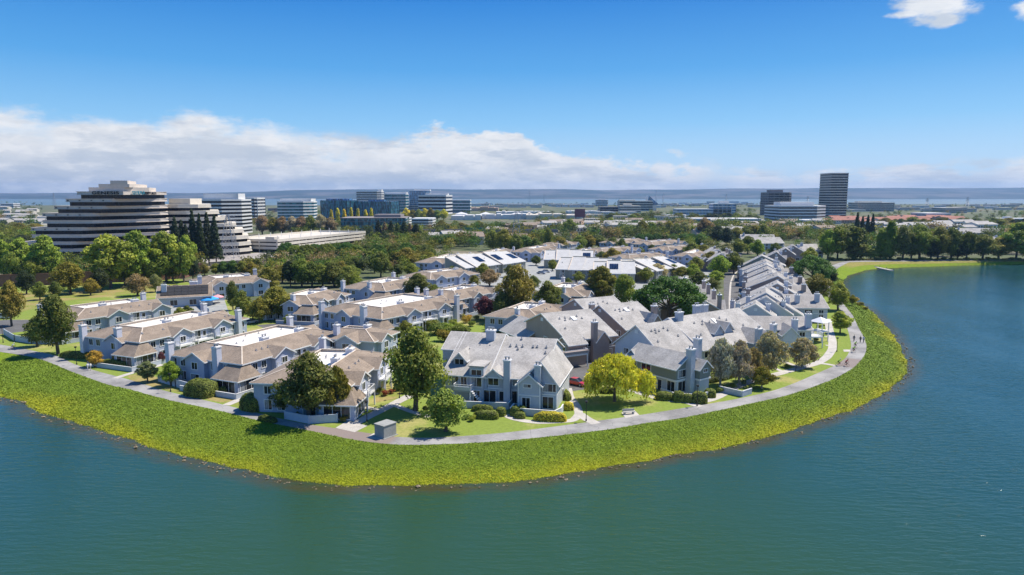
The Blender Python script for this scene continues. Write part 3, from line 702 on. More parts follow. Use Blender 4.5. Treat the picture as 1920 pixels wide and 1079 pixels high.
# trees and bushes standing between the blue grey terraces
gb = 'trees between the blue terraces'
for i,(u,vb,vt,w,c) in enumerate(((248,612,585,36,'dark'),(232,606,584,22,'mid'),(300,606,588,18,'olive'),(338,600,575,20,'mid'),(352,596,572,18,'dark'),(420,606,580,18,'olive'),(474,598,570,26,'mid'),(540,612,588,16,'mid'),(532,600,570,20,'dark'),
   (655,600,578,16,'mid'),(690,566,540,22,'dark'),(682,560,530,22,'mid'),(720,560,535,16,'olive'),(815,560,532,22,'mid'),(838,572,548,20,'dark'),(800,590,566,18,'mid'),(745,640,612,20,'dark'),(732,650,622,20,'mid'),(760,628,600,24,'mid'),(855,600,582,20,'mid'),(846,590,572,16,'dark'),
   (668,545,515,20,'mid'),(640,545,515,18,'dark'),(655,538,508,22,'olive'),(745,520,495,24,'dark'),(772,520,492,26,'mid'),(795,512,488,20,'dark'),(830,510,484,22,'mid'),(848,520,498,18,'dark'),(905,520,492,22,'mid'),(890,540,515,18,'olive'),(1000,545,515,24,'dark'),(1050,560,530,22,'mid'),(1064,545,520,18,'dark'),(1140,560,530,26,'dark'),(1085,530,508,20,'mid'),
   (985,560,535,22,'mid'),(955,520,495,18,'dark'),(1036,508,486,18,'mid'),(1005,498,478,18,'dark'),(1190,520,492,24,'dark'),(1210,530,500,26,'mid'),(1240,515,490,22,'dark'),(1262,520,494,24,'mid'),(1310,540,508,30,'dark'),(1322,560,530,24,'mid'),(1335,552,520,26,'dark'),(1305,510,480,26,'mid'),(1365,505,476,22,'dark'),(1088,478,458,16,'mid'),(1122,484,462,16,'dark'),(1200,482,462,16,'mid'),(1222,478,458,16,'dark'),(1268,482,462,18,'mid'),(1330,488,466,20,'dark'))):
    T('round' if i%4 else 'open',u,vb,vt,w*1.25,c,{'dark':'dark green','mid':'green','olive':'olive'}[c]+' tree','squeezed between the roofs',gb)
# ================================================================ building kit
WCACHE = {}
def window_mesh(w, h, style='w'):
    k = (round(w,2), round(h,2), style)
    if k in WCACHE: return WCACHE[k]
    m = MB(); f = .13; n = 1 if w < 1.1 else (2 if w < 2.6 else (3 if w < 4 else int(w/1.3)))
    m.box(-w/2-f, w/2+f, -.07, 0, h, h+f); m.box(-w/2-f, w/2+f, -.09, 0, -f, 0)
    m.box(-w/2-f, -w/2, -.07, 0, 0, h); m.box(w/2, w/2+f, -.07, 0, 0, h)
    for i in range(1, n): m.box(-w/2+w*i/n-.04, -w/2+w*i/n+.04, -.05, 0, 0, h)
    m.box(-w/2, w/2, -.02, 0, 0, h, 1)
    if style == 'w' and n > 1 and (int(w*10+h*10) % 3 == 0): m.box(-w/2+.05, -w/2+w/n*.8, -.026, -.02, 0.05, h-.05, 2)
    me = m.mesh('window', [M['trim'], M['glass'], M['curtain']]); WCACHE[k] = me; return me
class House:
    """a building in its own frame: x along its front, y to its back, z up"""
    def __init__(s, name, org, ang, wall='sid_pale', roof='roof_grey', lod=0):
        s.root = empty(name, (org[0], org[1], 0), ang); s.ang = ang; s.org = org
        s.W = MB(); s.Rf = MB(); s.Tr = MB(); s.wall = wall; s.roof = roof; s.lod = lod; s.extra = {}
        s.w2 = 'trim'
    def world(s, x, y): c, n = cos(s.ang), sin(s.ang); return (s.org[0]+x*c-y*n, s.org[1]+x*n+y*c)
    def block(s, x0, x1, y0, y1, z0, z1, mi=0): s.W.box(x0, x1, y0, y1, z0, z1, mi, bottom=z0 > .1)
    def gable(s, x0, x1, y0, y1, z0, ze, zr, ax='y', over=.5, end=.35, t=.2, peak=None, walls=True, mi=0, zl=None, zrr=None):
        """ridge along ax; peak = place of the ridge across; zl / zrr = eave heights of the two sides"""
        zl = ze if zl is None else zl; zrr = ze if zrr is None else zrr
        def Q(a, b, z): return (a, b, z) if ax == 'y' else (b, a, z)
        a0, a1, b0, b1 = (x0, x1, y0, y1) if ax == 'y' else (y0, y1, x0, x1)
        p = (a0+a1)/2 if peak is None else peak
        if walls:
            for b, flip in ((b0, 0), (b1, 1)):
                q = [Q(a0,b,z0), Q(a1,b,z0), Q(a1,b,zrr), Q(p,b,zr), Q(a0,b,zl)]
                if flip ^ (ax != 'y'): q = q[::-1]
                s.W.face(q, mi)
            for a, z, flip in ((a0, zl, 0), (a1, zrr, 1)):
                q = [Q(a,b0,z0), Q(a,b0,z), Q(a,b1,z), Q(a,b1,z0)]
                if flip ^ (ax != 'y'): q = q[::-1]
                s.W.face(q, mi)
        up = .12
        for a, z in ((a0, zl), (a1, zrr)):
            sg = -1 if a == a0 else 1
            if abs(p-a) < .05: continue
            sl = (zr-z)/abs(p-a); e = a+sg*over; ze_ = z-sl*over
            pts = [Q(e,b0-end,ze_+up), Q(p,b0-end,zr+up), Q(p,b1+end,zr+up), Q(e,b1+end,ze_+up)]
            nx = (sg == -1) ^ (ax != 'y')
            s.Rf.slab(pts if not nx else pts[::-1], t, 0, 0)
            for b, o in ((b0-end, -.05), (b1+end, .05)):      # barge boards
                s.Tr.slab([Q(e,b,ze_+up+.02), Q(p,b,zr+up+.02), Q(p,b+o,zr+up+.02), Q(e,b+o,ze_+up+.02)], .28, 0, 0)
            s.Tr.slab([Q(e,b0-end,ze_+up-.02), Q(e,b1+end,ze_+up-.02), Q(e+sg*.1,b1+end,ze_+up-.02), Q(e+sg*.1,b0-end,ze_+up-.02)], .2, 0, 0)
    def shed(s, x0, x1, y0, y1, z0, za, zb, ax='y', over=.4, walls=True, mi=0, mat=0):
        """roof falls from zb (at y1 or x1) to za (at y0 or x0)"""
        if walls:
            if ax == 'y':
                s.W.face([(x0,y0,z0),(x1,y0,z0),(x1,y0,za),(x0,y0,za)], mi); s.W.face([(x1,y1,z0),(x0,y1,z0),(x0,y1,zb),(x1,y1,zb)], mi)
                s.W.face([(x0,y1,z0),(x0,y0,z0),(x0,y0,za),(x0,y1,zb)], mi); s.W.face([(x1,y0,z0),(x1,y1,z0),(x1,y1,zb),(x1,y0,za)], mi)
            else:
                s.W.face([(x0,y1,z0),(x0,y0,z0),(x0,y0,za),(x0,y1,za)], mi); s.W.face([(x1,y0,z0),(x1,y1,z0),(x1,y1,zb),(x1,y0,zb)], mi)
                s.W.face([(x0,y0,z0),(x1,y0,z0),(x1,y0,zb),(x0,y0,za)], mi); s.W.face([(x1,y1,z0),(x0,y1,z0),(x0,y1,za),(x1,y1,zb)], mi)
        k = (zb-za)/((y1-y0) if ax == 'y' else (x1-x0)); o = over; up = .12
        if ax == 'y': pts = [(x0-.3,y0-o,za-k*o+up),(x1+.3,y0-o,za-k*o+up),(x1+.3,y1+.1,zb+up),(x0-.3,y1+.1,zb+up)]
        else: pts = [(x0-o,y0-.3,za-k*o+up),(x1+.1,y0-.3,zb+up),(x1+.1,y1+.3,zb+up),(x0-o,y1+.3,za-k*o+up)]
        s.Rf.slab(pts, .2, mat, mat)
        if ax == 'y': s.Tr.box(x0-.3, x1+.3, y0-o-.06, y0-o-.003, za-k*o-.14, za-k*o+.13)
        else: s.Tr.box(x0-o-.06, x0-o-.003, y0-.3, y1+.3, za-k*o-.14, za-k*o+.13)
    def hip(s, x0, x1, y0, y1, ze, run, rise, over=.5, deck=True, sink=.5):
        """mansard ring round a sunk white deck"""
        o = over; k = rise/run; a = [(x0-o,y0-o,ze-k*o+.12),(x1+o,y0-o,ze-k*o+.12),(x1+o,y1+o,ze-k*o+.12),(x0-o,y1+o,ze-k*o+.12)]
        b = [(x0+run,y0+run,ze+rise),(x1-run,y0+run,ze+rise),(x1-run,y1-run,ze+rise),(x0+run,y1-run,ze+rise)]
        for i in range(4):
            j = (i+1) % 4; s.Rf.slab([a[i], a[j], b[j], b[i]], .2, 0, 0)
            s.Tr.bar((a[i][0],a[i][1],a[i][2]-.12), (a[j][0],a[j][1],a[j][2]-.12), .08, 0, .24)
            s.Tr.bar((a[i][0],a[i][1],a[i][2]+.04), (b[i][0],b[i][1],b[i][2]+.04), .22, 1, .06)   # pale hip caps
        if deck:
            D = s.extra.setdefault('roof_deck', (MB(), [M['deck'], M['parapet']]))[0]
            zt = ze+rise; zb = zt-sink; c = [(p[0],p[1],zb) for p in b]
            D.face(c, 0)
            for i in range(4):
                j = (i+1) % 4; D.face([c[j], c[i], (b[i][0],b[i][1],zt-.01), (b[j][0],b[j][1],zt-.01)][::-1] if False else [c[i], (b[i][0],b[i][1],zt), (b[j][0],b[j][1],zt), c[j]], 1)
            for i in range(4):
                j = (i+1) % 4; D.bar((b[i][0],b[i][1],zt+.03), (b[j][0],b[j][1],zt+.03), .35, 1, .10)
        else: s.Rf.face([(p[0],p[1],p[2]-.02) for p in b])
    def win(s, x, y, z, w, h, f='S', style='w', parent=None):
        rz = {'S':0,'E':pi/2,'N':pi,'W':-pi/2}[f]
        o = inst('window', window_mesh(w, h, style), (x, y, z), rz, parent or s.root)
    def chimney(s, x, y, w, d, z0, z1, mat='chim'):
        m = MB(); m.box(x-w/2, x+w/2, y-d/2, y+d/2, z0, z1-.25, 0, bottom=False)
        m.box(x-w/2-.1, x+w/2+.1, y-d/2-.1, y+d/2+.1, z1-.25, z1, 1)
        for dx in (-w*.22, w*.22): m.tube([(x+dx,y,z1),(x+dx,y,z1+.42)], [.15,.13], 8, 2)
        m.box(x-w*.40, x+w*.40, y-.2, y+.2, z1+.50, z1+.56, 2)
        for dx in (-w*.36, w*.36): m.bar((x+dx,y,z1),(x+dx,y,z1+.5), .05, 2)
        m.build('chimney', [M[mat], M['trim'], M['metal']], s.root)
    def vents(s, pts):
        """short pipe vents, pts = (x, y, roof z)"""
        for i, (x,y,z) in enumerate(pts):
            if 'vent' not in WCACHE:
                m = MB(); m.tube([(0,0,-.25),(0,0,.26)], [.09,.09], 7); m.tube([(0,0,.24),(0,0,.36)], [.15,.10], 7); m.box(-.22,.22,-.22,.22,-.08,.05)
                WCACHE['vent'] = m.mesh('roof_vent', M['metal'])
            inst('roof_vent', WCACHE['vent'], (x,y,z), parent=s.root)
    def skylight(s, x, y, z, slope_ax, sl, w=1.1, d=1.5):
        m = MB(); h = .16
        q = [(x-w/2,y-d/2),(x+w/2,y-d/2),(x+w/2,y+d/2),(x-w/2,y+d/2)]
        zz = lambda a, b: z + ((b-y)*sl if slope_ax == 'y' else (a-x)*sl) + h
        m.slab([(a,b,zz(a,b)) for a,b in q], .14, 0, 1); m.build('skylight', [M['white'], M['trim']], s.root)
    def balcony(s, x0, x1, y0, y1, z, rail=1.05, post=True, name='balcony'):
        m = MB(); m.box(x0,x1,y0,y1,z-.28,z,0)
        def run(a, b):
            n = max(2, int(sqrt((a[0]-b[0])**2+(a[1]-b[1])**2)/.28))
            m.bar((a[0],a[1],z+rail),(b[0],b[1],z+rail),.09,0,.08); m.bar((a[0],a[1],z+.12),(b[0],b[1],z+.12),.05,0,.06)
            for i in range(n+1):
                t = i/n; q = (a[0]+(b[0]-a[0])*t, a[1]+(b[1]-a[1])*t); wd = .10 if i in (0, n) else .035
                m.bar((q[0],q[1],z),(q[0],q[1],z+rail), wd)
        e = .05
        run((x0+e,y0+e),(x1-e,y0+e)); run((x0+e,y0+e),(x0+e,y1)); run((x1-e,y0+e),(x1-e,y1))
        if post:
            for xx in (x0+.1, x1-.1): m.bar((xx,y0+.1,0),(xx,y0+.1,z-.28),.2)
        m.build(name, M['trim'], s.root)
    def garage(s, x, y, w, h, f='S'):
        if ('g',w,h) not in WCACHE:
            m = MB(); m.box(-w/2,w/2,-.03,0,0,h,0)
            m.box(-w/2-.12,-w/2,-.06,0,0,h,1); m.box(w/2,w/2+.12,-.06,0,0,h,1); m.box(-w/2-.12,w/2+.12,-.06,0,h,h+.15,1)
            WCACHE[('g',w,h)] = m.mesh('garage_door', [M['garage'], M['trim']])
        rz = {'S':0,'E':pi/2,'N':pi,'W':-pi/2}[f]; inst('garage_door', WCACHE[('g',w,h)], (x,y,0), rz, s.root)
    def door(s, x, y, z, f='S', mat='dark'):
        if ('d',mat) not in WCACHE:
            m = MB(); m.box(-.48,.48,-.05,0,0,2.05,0); m.box(-.6,-.48,-.08,0,0,2.17,1); m.box(.48,.6,-.08,0,0,2.17,1); m.box(-.6,.6,-.08,0,2.05,2.17,1); m.box(.34,.4,-.1,-.05,.95,1.05,1)
            WCACHE[('d',mat)] = m.mesh('door', [M[mat], M['trim']])
        rz = {'S':0,'E':pi/2,'N':pi,'W':-pi/2}[f]; inst('door', WCACHE[('d',mat)], (x,y,z), rz, s.root)
    def finish(s, label, cat='townhouse', group='townhouses of the estate', walls=None):
        wm = [M[s.wall], M[s.w2], M['brick'], M['sid_cream']] if walls is None else walls
        s.W.build('wall', wm, s.root)
        rf = s.Rf.build('roof', [M[s.roof], M['deck'], M['glass_dark']], s.root)
        if s.Tr.f: s.Tr.build('fascia', [M['trim'], M['parapet']], rf or s.root)
        for k, (m, mats) in s.extra.items(): m.build(k, mats, rf if (rf and k == 'roof_deck') else s.root)
        tag(s.root, label, cat, group); return s
def frame_from(a, b):
    return a, atan2(b[1]-a[1], b[0]-a[0]), sqrt((b[0]-a[0])**2+(b[1]-a[1])**2)
def blue_house(near, far, W, seed, label, lod=0, ze=5.4, skirt=True, wall='sid_blue', L=None, deckpitch=.36):
    """long two storey block: near / far = photo points of its front eave; x runs along that side"""
    a = P(*near, ze)[:2]; b = P(*far, ze)[:2]; o, ang, LL = frame_from(a, b); L = L or LL
    h = House('terrace_house', o, ang, wall, 'roof_tan', lod); rr = random.Random(seed)
    h.block(0, L, 0, W, 0, ze-.02)
    run = min(W*.30, 5.2); rise = run*deckpitch
    h.hip(0, L, 0, W, ze, run, rise)
    zr = ze+rise
    def side(n0, n1, face):
        """modules along one face; face 'S' = front, 'W' = left end, 'E' = far end"""
        Ls = n1-n0; n = max(2, int(Ls/5.4)); mw = Ls/n
        kinds = []
        for i in range(n): kinds.append(['g','w','g','b','g','c'][(i + (1 if face == 'W' else 0) + (seed % 2)) % 6])
        if face != 'S': kinds = (['w','g','c','g'] * 3)[:n]
        for i, k in enumerate(kinds):
            c = n0+mw*(i+.5)
            def pt(a, d): return {'S': (a, -d), 'W': (-d, W-a), 'E': (L+d, a), 'N': (a, W+d)}[face]
            def blk(a0, a1, d0, d1, z0, z1, fn):
                p, q = pt(a0, d0), pt(a1, d1); fn(min(p[0],q[0]), max(p[0],q[0]), min(p[1],q[1]), max(p[1],q[1]))
            if k == 'g':
                gw = min(mw*.94, 5.2); dd = 1.1+.5*((seed+i) % 2); ax = 'y' if face in 'SN' else 'x'
                gz = ze-.15; rz = gz+gw*.27
                def fn(x0,x1,y0,y1): h.gable(x0,x1,y0,y1,0,gz,rz,ax,over=.55,end=.4,t=.16)
                blk(c-gw/2, c+gw/2, dd, -run*.92, 0, 0, fn)
                p = pt(c, dd); h.win(p[0], p[1], 3.3, 1.9 if (i+seed) % 2 else 1.5, 1.35, face)
                if (i+seed) % 3 == 0: h.win(p[0], p[1], .25, 2.2, 2.0, face)
                else: h.win(p[0], p[1], .6, 1.7, 1.5, face)
                if lod == 0 and (i+seed) % 2 == 0:
                    q0 = pt(c-gw/2, dd+1.3); q1 = pt(c+gw/2, dd)
                    if face == 'S': h.balcony(c-gw*.42, c+gw*.42, -dd-1.4, -dd, 2.85)
            elif k == 'c':
                p = pt(c, .45); h.chimney(p[0], p[1], 1.25, 1.1, 0, zr+.9+.3*rr.random())
                for s_ in (-1.7, 1.7):
                    p = pt(c+s_, 0); h.win(p[0], p[1], 3.3, 1.1, 1.3, face); h.win(p[0], p[1], .5, 1.1, 1.6, face)
            elif k == 'b':
                p = pt(c-.8, 0); h.win(p[0], p[1], 2.9, 1.8, 2.1, face); p = pt(c+1.3, 0); h.win(p[0], p[1], 3.3, .9, 1.3, face)
                p = pt(c, 0); h.win(p[0], p[1], .2, 2.6, 2.1, face)
                if face == 'S': h.balcony(c-mw*.40, c+mw*.40, -1.9, 0, 2.85)
            else:
                for s_ in (-1.2, 1.2):
                    p = pt(c+s_, 0); h.win(p[0], p[1], 3.35, 1.2, 1.35, face); h.win(p[0], p[1], .5, 1.3, 1.7, face)
    side(1.5, L-.2, 'S'); side(.3, W-3.2, 'W')
    if lod < 2: side(.5, W-.5, 'E')
    if skirt:
        # glazed corner room under a low hipped skirt roof, at the near corner
        k = 3.2; z1 = 2.9
        h.block(-k, 2.2, -1.9, 4.4, 0, z1)
        a_ = [(-k-.4,-2.3,z1-.1),(2.6,-2.3,z1-.1),(2.6,4.8,z1-.1),(-k-.4,4.8,z1-.1)]; b_ = [(-.05,-.05,ze-.2),(1.6,-.05,ze-.2),(1.6,3.2,ze-.2),(-.05,3.2,ze-.2)]
        for i in range(4): j = (i+1)%4; h.Rf.slab([a_[i],a_[j],b_[j],b_[i]], .15, 0, 0)
        for i in range(4): j = (i+1)%4; h.Tr.bar((a_[i][0],a_[i][1],a_[i][2]-.1),(a_[j][0],a_[j][1],a_[j][2]-.1),.08,0,.22)
        h.win(-k, 1.2, .35, 4.6, 2.1, 'W'); h.win(-.5, -1.9, .35, 4.2, 2.1, 'S')
        h.chimney(-.5, 6.2, 1.3, 1.1, 0, zr+1.0)
        if seed != 2: h.chimney(-.5, W-1.2, 1.3, 1.1, 0, zr+.8)
    # chimneys and pipes on the deck
    for t in (.38, .72) if L > 20 else (.55,):
        h.chimney(L*t, run+.6, 1.7, 1.3, ze+rise*.4, zr+.75)
    dz = zr-.5
    h.vents([(rr.uniform(run+1,L-run-1), rr.uniform(run+.6,W-run-.6), dz+.05) for _ in range(7 if lod < 2 else 3)] +
            [(rr.uniform(2,L-2), run*.5, ze+rise*.5+.1) for _ in range(5 if lod < 2 else 0)])
    if lod < 2 and not (seed == 2 and W < 18):
        # garden wall along the ground floor
        F = MB(); zf = 1.0
        for (p, q) in (((-5.2,-3.4),(L*.34,-3.4)), ((-5.2,-3.4),(-5.2,W*.55))): F.bar((p[0],p[1],zf/2),(q[0],q[1],zf/2),.14,0,zf); F.bar((p[0],p[1],zf+.03),(q[0],q[1],zf+.03),.22,1,.06)
        F.build('garden_wall', [M['fence'], M['trim']], h.root)
    return h.finish(label, 'townhouse', 'blue grey terraces with tan roofs')
blue_house((140,600),(320,575),19,3,'blue grey terrace behind the tall dark oak at far left',1)
blue_house((262,641),(462,597),19,1,'blue grey terrace nearest the far left hedge, white flat strip in its tan roof')
blue_house((454,682),(645,627),20.5,5,'blue grey terrace with the sheared hedges and the plum tree at its corner')
blue_house((655,722),(728,664),17.5,2,'blue grey terrace half hidden by the large spreading tree beside the path')
blue_house((386,536),(505,527),22,2,'far left blue terrace with two front gables and a tall corner chimney',1,wall='sid_pale')
blue_house((586,571),(655,551),17,4,'terrace with tall white chimneys behind the bronze courtyard trees',1)
blue_house((716,598),(868,568),25,1,'central blue terrace with the outside stairs and white railings')
blue_house((722,546),(800,530),19,5,'terrace directly left of the round dark tree amid tan roofs',1)
blue_house((807,524),(897,513),17,4,'terrace with two chimneys and a long straight front above the tan roofs',1,skirt=False)
blue_house((858,562),(935,545),17,3,'terrace behind the large dark red plum tree',1)
blue_house((1092,556),(1128,540),18,2,'terrace with a hipped bay roof behind the grey townhouses',1)
blue_house((1012,600),(1062,577),16,2,'terrace glimpsed between the tall olive tree and the bronze tree',1)
blue_house((845,494),(890,482),18,5,'small gabled terrace left of the solar roofed row',2,skirt=False)
blue_house((700,640),(745,622),15,2,'tan hipped roof behind the terrace by the spreading tree',2,skirt=False)
blue_house((1181,486),(1257,480),15,3,'low terrace with a pale front among the middle flat roofs',2,skirt=False)
far_spots = [((1008,474),(1050,466),17),((1130,474),(1200,468),16),((1160,457),(1215,452),16),((1225,460),(1285,455),18),((1255,470),(1320,465),16),((1310,482),(1345,470),14),((1040,462),(1085,457),14),((930,478),(965,470),12),((1095,478),(1128,470),13)]
for i, (a, b, w) in enumerate(far_spots):
    blue_house(a, b, w, i+2, 'low tan terrace with a white flat roof in the far middle, %s from the left' % ordinal(sorted(range(len(far_spots)), key=lambda q: far_spots[q][0][0]).index(i)), 2, skirt=False)
# ================================================================ grey roofed townhouses
def front_grey():
    o = (-12.6, 125.6); h = House('townhouse', o, R(-14), 'sid_grey', 'roof_grey')
    h.gable(0, 8.2, 0, 21, 0, 5.3, 10.4, 'x', over=.7, peak=13.2, zrr=7.0, end=.3)
    h.gable(-2.8, -.02, 7.0, 21, 0, 5.3, 10.4, 'x', over=.05, peak=13.2, zl=8.0, zrr=7.0, end=.3)
    h.gable(8.25, 18.6, .25, 21, 0, 5.3, 9.9, 'x', over=.7, peak=13.2, zrr=6.8, end=.3)
    h.gable(15.0, 21.4, -1.2, 13, 0, 5.2, 8.7, 'y', over=.6, end=.45, peak=18.7, zl=5.4)
    h.gable(14.8, 18.7, -2.6, 1.0, 0, 5.0, 6.7, 'y', over=.5, end=.35)
    h.gable(8.3, 11.0, -.5, 2.6, 5.0, 5.5, 6.7, 'y', over=.45, end=.3)
    h.gable(.9, 3.3, 2.6, 8.5, 4.0, 7.3, 8.6, 'y', over=.35, end=.3)
    h.block(5.0, 7.7, -.35, 5, 0, 6.9); h.Rf.box(4.8, 7.9, -.6, 5, 6.9, 7.08)
    h.win(6.35, -.35, 3.2, 1.9, 1.7); h.win(6.35, -.35, 5.3, 1.9, 1.0)
    h.win(2.1, 2.6, 5.9, 1.7, 1.5)
    for x, z, w, hh in ((2.1,3.1,1.3,2.0),(3.8,3.0,1.1,2.1),(6.4,.3,1.1,2.1),(8.7,.3,2.4,2.2)): h.win(x, 0 if x != 6.4 else -.35, z, w, hh)
    h.win(9.4, .25, 3.5, 1.9, 1.3); h.win(11.0, .25, .6, .9, 1.8); h.win(13.9, .25, 3.7, 1.6, 1.4); h.win(13.9, .25, .4, 1.9, 2.2)
    h.win(16.4, -2.6, 4.3, 1.3, .55); h.win(16.2, -2.6, .3, 1.4, 2.1); h.win(20.3, -1.2, 3.4, 2.6, 1.35); h.win(19.9, -1.2, .3, 1.9, 2.1)
    h.win(21.4, 3, 3.4, 1.2, 1.3, 'E'); h.win(21.4, 8, 3.4, 1.6, 1.3, 'E'); h.door(21.4, 5.5, .05, 'E')
    h.Tr.box(14.72, 18.78, -2.68, -2.6, 2.75, 2.98); h.Tr.box(18.8, 21.48, -1.28, -1.2, 2.75, 2.98); h.Tr.box(21.4, 21.47, -1.2, 13, 2.75, 2.98); h.Tr.box(.0, 5.0, -.07, 0, 2.75, 2.95); h.Tr.box(7.7, 14.7, .17, .25, 2.75, 2.95)
    for x, y in ((14.8,-2.6),(18.7,-2.6),(21.4,-1.2),(0,0)): h.Tr.box(x-.1,x+.1,y-.1,y+.1,0,5.0)
    h.chimney(12.2, -.35, 1.2, 1.1, 0, 8.6, 'sid_grey'); h.chimney(18.2, -2.0, 1.1, 1.0, 0, 8.4, 'sid_grey'); h.chimney(5.9, 11.2, 1.7, 1.4, 8.6, 11.6, 'sid_grey')
    s1 = lambda y: 5.3+.12+(4.65/13.2)*y
    h.vents([(x, y, s1(y)+.1) for x, y in ((2.6,7.5),(2.3,4.6),(10.3,9.6),(11.5,9.7),(12.0,8.7),(12.7,9.7),(11.9,12.2),(14.8,9.7),(15.6,9.8),(17.4,9.8),(17.6,7.9),(4.3,9.0),(6.3,9.0),(1.8,12.4))])
    h.balcony(2.6, 5.9, -2.6, 0, 2.9); h.block(2.6, 5.9, -2.6, -2.45, 2.6, 3.6)
    st = MB()
    for i in range(9): st.box(5.9+.28*i, 6.2+.28*i, -2.5, -1.5, 2.6-.3*i, 2.75-.3*i)
    st.build('outside_stair', M['white'], h.root)
    g = MB()
    for a, b in (((14.0,-5.2),(21.8,-5.2)),((14.0,-5.2),(14.0,-2.6)),((21.8,-5.2),(22.6,-3.2)),((22.6,-3.2),(22.6,-1)),((4.4,-3.6),(13.0,-2.6)),((13.0,-2.6),(13.0,0))):
        g.bar((a[0],a[1],.6),(b[0],b[1],.6),.14,0,1.2); g.bar((a[0],a[1],1.23),(b[0],b[1],1.23),.22,1,.07)
    g.build('garden_wall', [M['sid_grey'], M['trim']], h.root)
    f = MB(); f.box(8.2,8.9,-1.6,-.9,.0,.74); f.box(9.4,9.8,-1.5,-1.1,0,.45); f.box(7.6,8.0,-1.5,-1.1,0,.45); f.build('patio_furniture', M['dark'], h.root)
    h.finish('pale grey townhouse facing the water, with a broad grey roof and two front chimneys', 'townhouse', 'grey roofed townhouses')
front_grey()
def grey_unit(o, ang, L, W, ze, zr, peak, label, wall='sid_grey', seed=1, zback=None, wings=(), chim=(), garages=(), detail=True, roof='roof_grey', face_w=True, name='townhouse'):
    h = House(name, o, ang, wall, roof); rr = random.Random(seed)
    h.gable(0, L, 0, W, 0, ze, zr, 'x', over=.6, peak=peak, zrr=zback, end=.35)
    for w in wings: h.gable(*w[:7], w[7], over=.45, end=.3, **(w[8] if len(w) > 8 else {}))
    for c in chim: h.chimney(c[0], c[1], c[4] if len(c) > 4 else 1.3, 1.1, c[2], c[3], wall if wall != 'sid_green' else 'sid_grey')
    n = max(2, int(L/3.6))
    for i in range(n):
        x = L*(i+.5)/n
        if rr.random() < .85: h.win(x, 0, ze-2.1, rr.choice((1.3,1.8,2.2)), 1.3)
        if i not in garages: h.win(x, 0, .5, rr.choice((1.3,2.0)), 1.8)
        else: h.garage(x, 0, min(2.6, L/n-.4), 2.2)
    h.Tr.box(0, L, -.07, 0, 2.68, 2.9)
    if face_w:
        m = max(1, int(W/5))
        for i in range(m):
            y = W*(i+.5)/m; h.win(0, y, 3.2, 1.4, 1.3, 'W'); h.win(L, y, 3.2, 1.6, 1.3, 'E'); h.win(L, y, .5, 1.8, 1.9, 'E'); h.win(0, y, .5, 1.6, 1.8, 'W')
        v = MB(); v.box(-.08, 0, peak-.5, peak+.5, zr-1.8, zr-1.0)
        for k in range(6): v.box(-.11, -.08, peak-.5, peak+.5, zr-1.78+.13*k, zr-1.72+.13*k)
        v.build('gable_louvre', M['trim'], h.root)
    if detail:
        sl = (zr-ze)/peak; k = peak*.72
        h.vents([(L*t, k*f, ze+.2+sl*k*f) for t, f in ((.22,1.0),(.30,.9),(.34,1.02),(.42,.95),(.60,1.05),(.66,.92),(.15,.5),(.8,.6))])
        if seed % 2: h.skylight(L*.5, k*.95, ze+.15+sl*k*.95, 'y', sl)
    return h
# taupe pair with garages behind the front house
h = grey_unit((12.5,154), R(28), 13.5, 19, 5.5, 9.9, 11.2, '', 'sid_taupe', 3, zback=6.8, garages=(0,1,2),
    wings=((-2.5,9.5,15,28,0,3.3,6.4,'y'), (7.2,10.6,-1.6,4,0,5.0,6.9,'y'), (-1.2,3.4,-2.6,2,0,5.0,6.3,'x')), chim=((6.6,-1.2,0,9.4,1.2),))
h.balcony(-3.4, 2.8, -4.4, -2.6, 3.0); h.win(-1.2, -.2, 3.2, 2.2, 1.6, 'W'); h.block(-3.4,3.2,-4.3,-2.6,2.9,3.7)
h.finish('taupe townhouse with garage doors behind the front grey house and its driveway', 'townhouse', 'grey roofed townhouses')
h = grey_unit((22,178), R(28), 12.5, 17, 5.6, 9.9, 10.0, '', 'sid_taupe', 2, zback=6.8, wings=((8.6,11.4,-1.0,3,0,5.0,6.6,'y'),), chim=((.6,3,4,9.6),))
h.win(4, 0, 3, 2.4, 1.6); h.finish('rear taupe townhouse with a broad grey roof below the huge pine', 'townhouse', 'grey roofed townhouses')
h = grey_unit((28,167.5), R(30), 12, 16, 5.4, 9.9, 10.5, '', 'sid_taupe', 5, zback=6.5, wings=((8.2,11.2,-.4,6,4.2,6.3,8.2,'y'),), chim=((10.8,2.0,0,10.2),))
h.finish('taupe townhouse with a dormer and lone chimney just left of the green gabled house', 'townhouse', 'grey roofed townhouses')
# green house and its neighbours
h = House('townhouse', P(1176,667,5.4)[:2], R(-53), 'sid_green', 'roof_grey')
h.gable(0, 12.8, 0, 7.4, 2.8, 5.3, 7.5, 'x', over=.55, end=.35); h.block(.5, 12.5, .5, 7.2, 0, 2.8, 1); h.w2 = 'sid_grey'
h.gable(12.0, 15.0, 4.3, 7.6, 2.8, 5.0, 6.4, 'x', over=.4, end=.3); h.block(12.3, 14.8, 4.5, 7.4, 0, 2.8, 1)
h.Tr.box(-.06, 12.86, -.07, .0, 2.62, 2.9); h.Tr.box(12.8, 12.87, 0, 4.3, 2.62, 2.9); h.Tr.box(15.0, 15.07, 4.2, 7.7, 2.62, 2.9); h.Tr.box(12.87, 15.07, 4.2, 4.3, 2.62, 2.9)
h.chimney(13.4, 3.4, 1.3, 1.3, 0, 8.8, 'sid_grey'); h.chimney(11.2, 8.2, 1.3, 1.2, 4, 9.9, 'sid_grey')
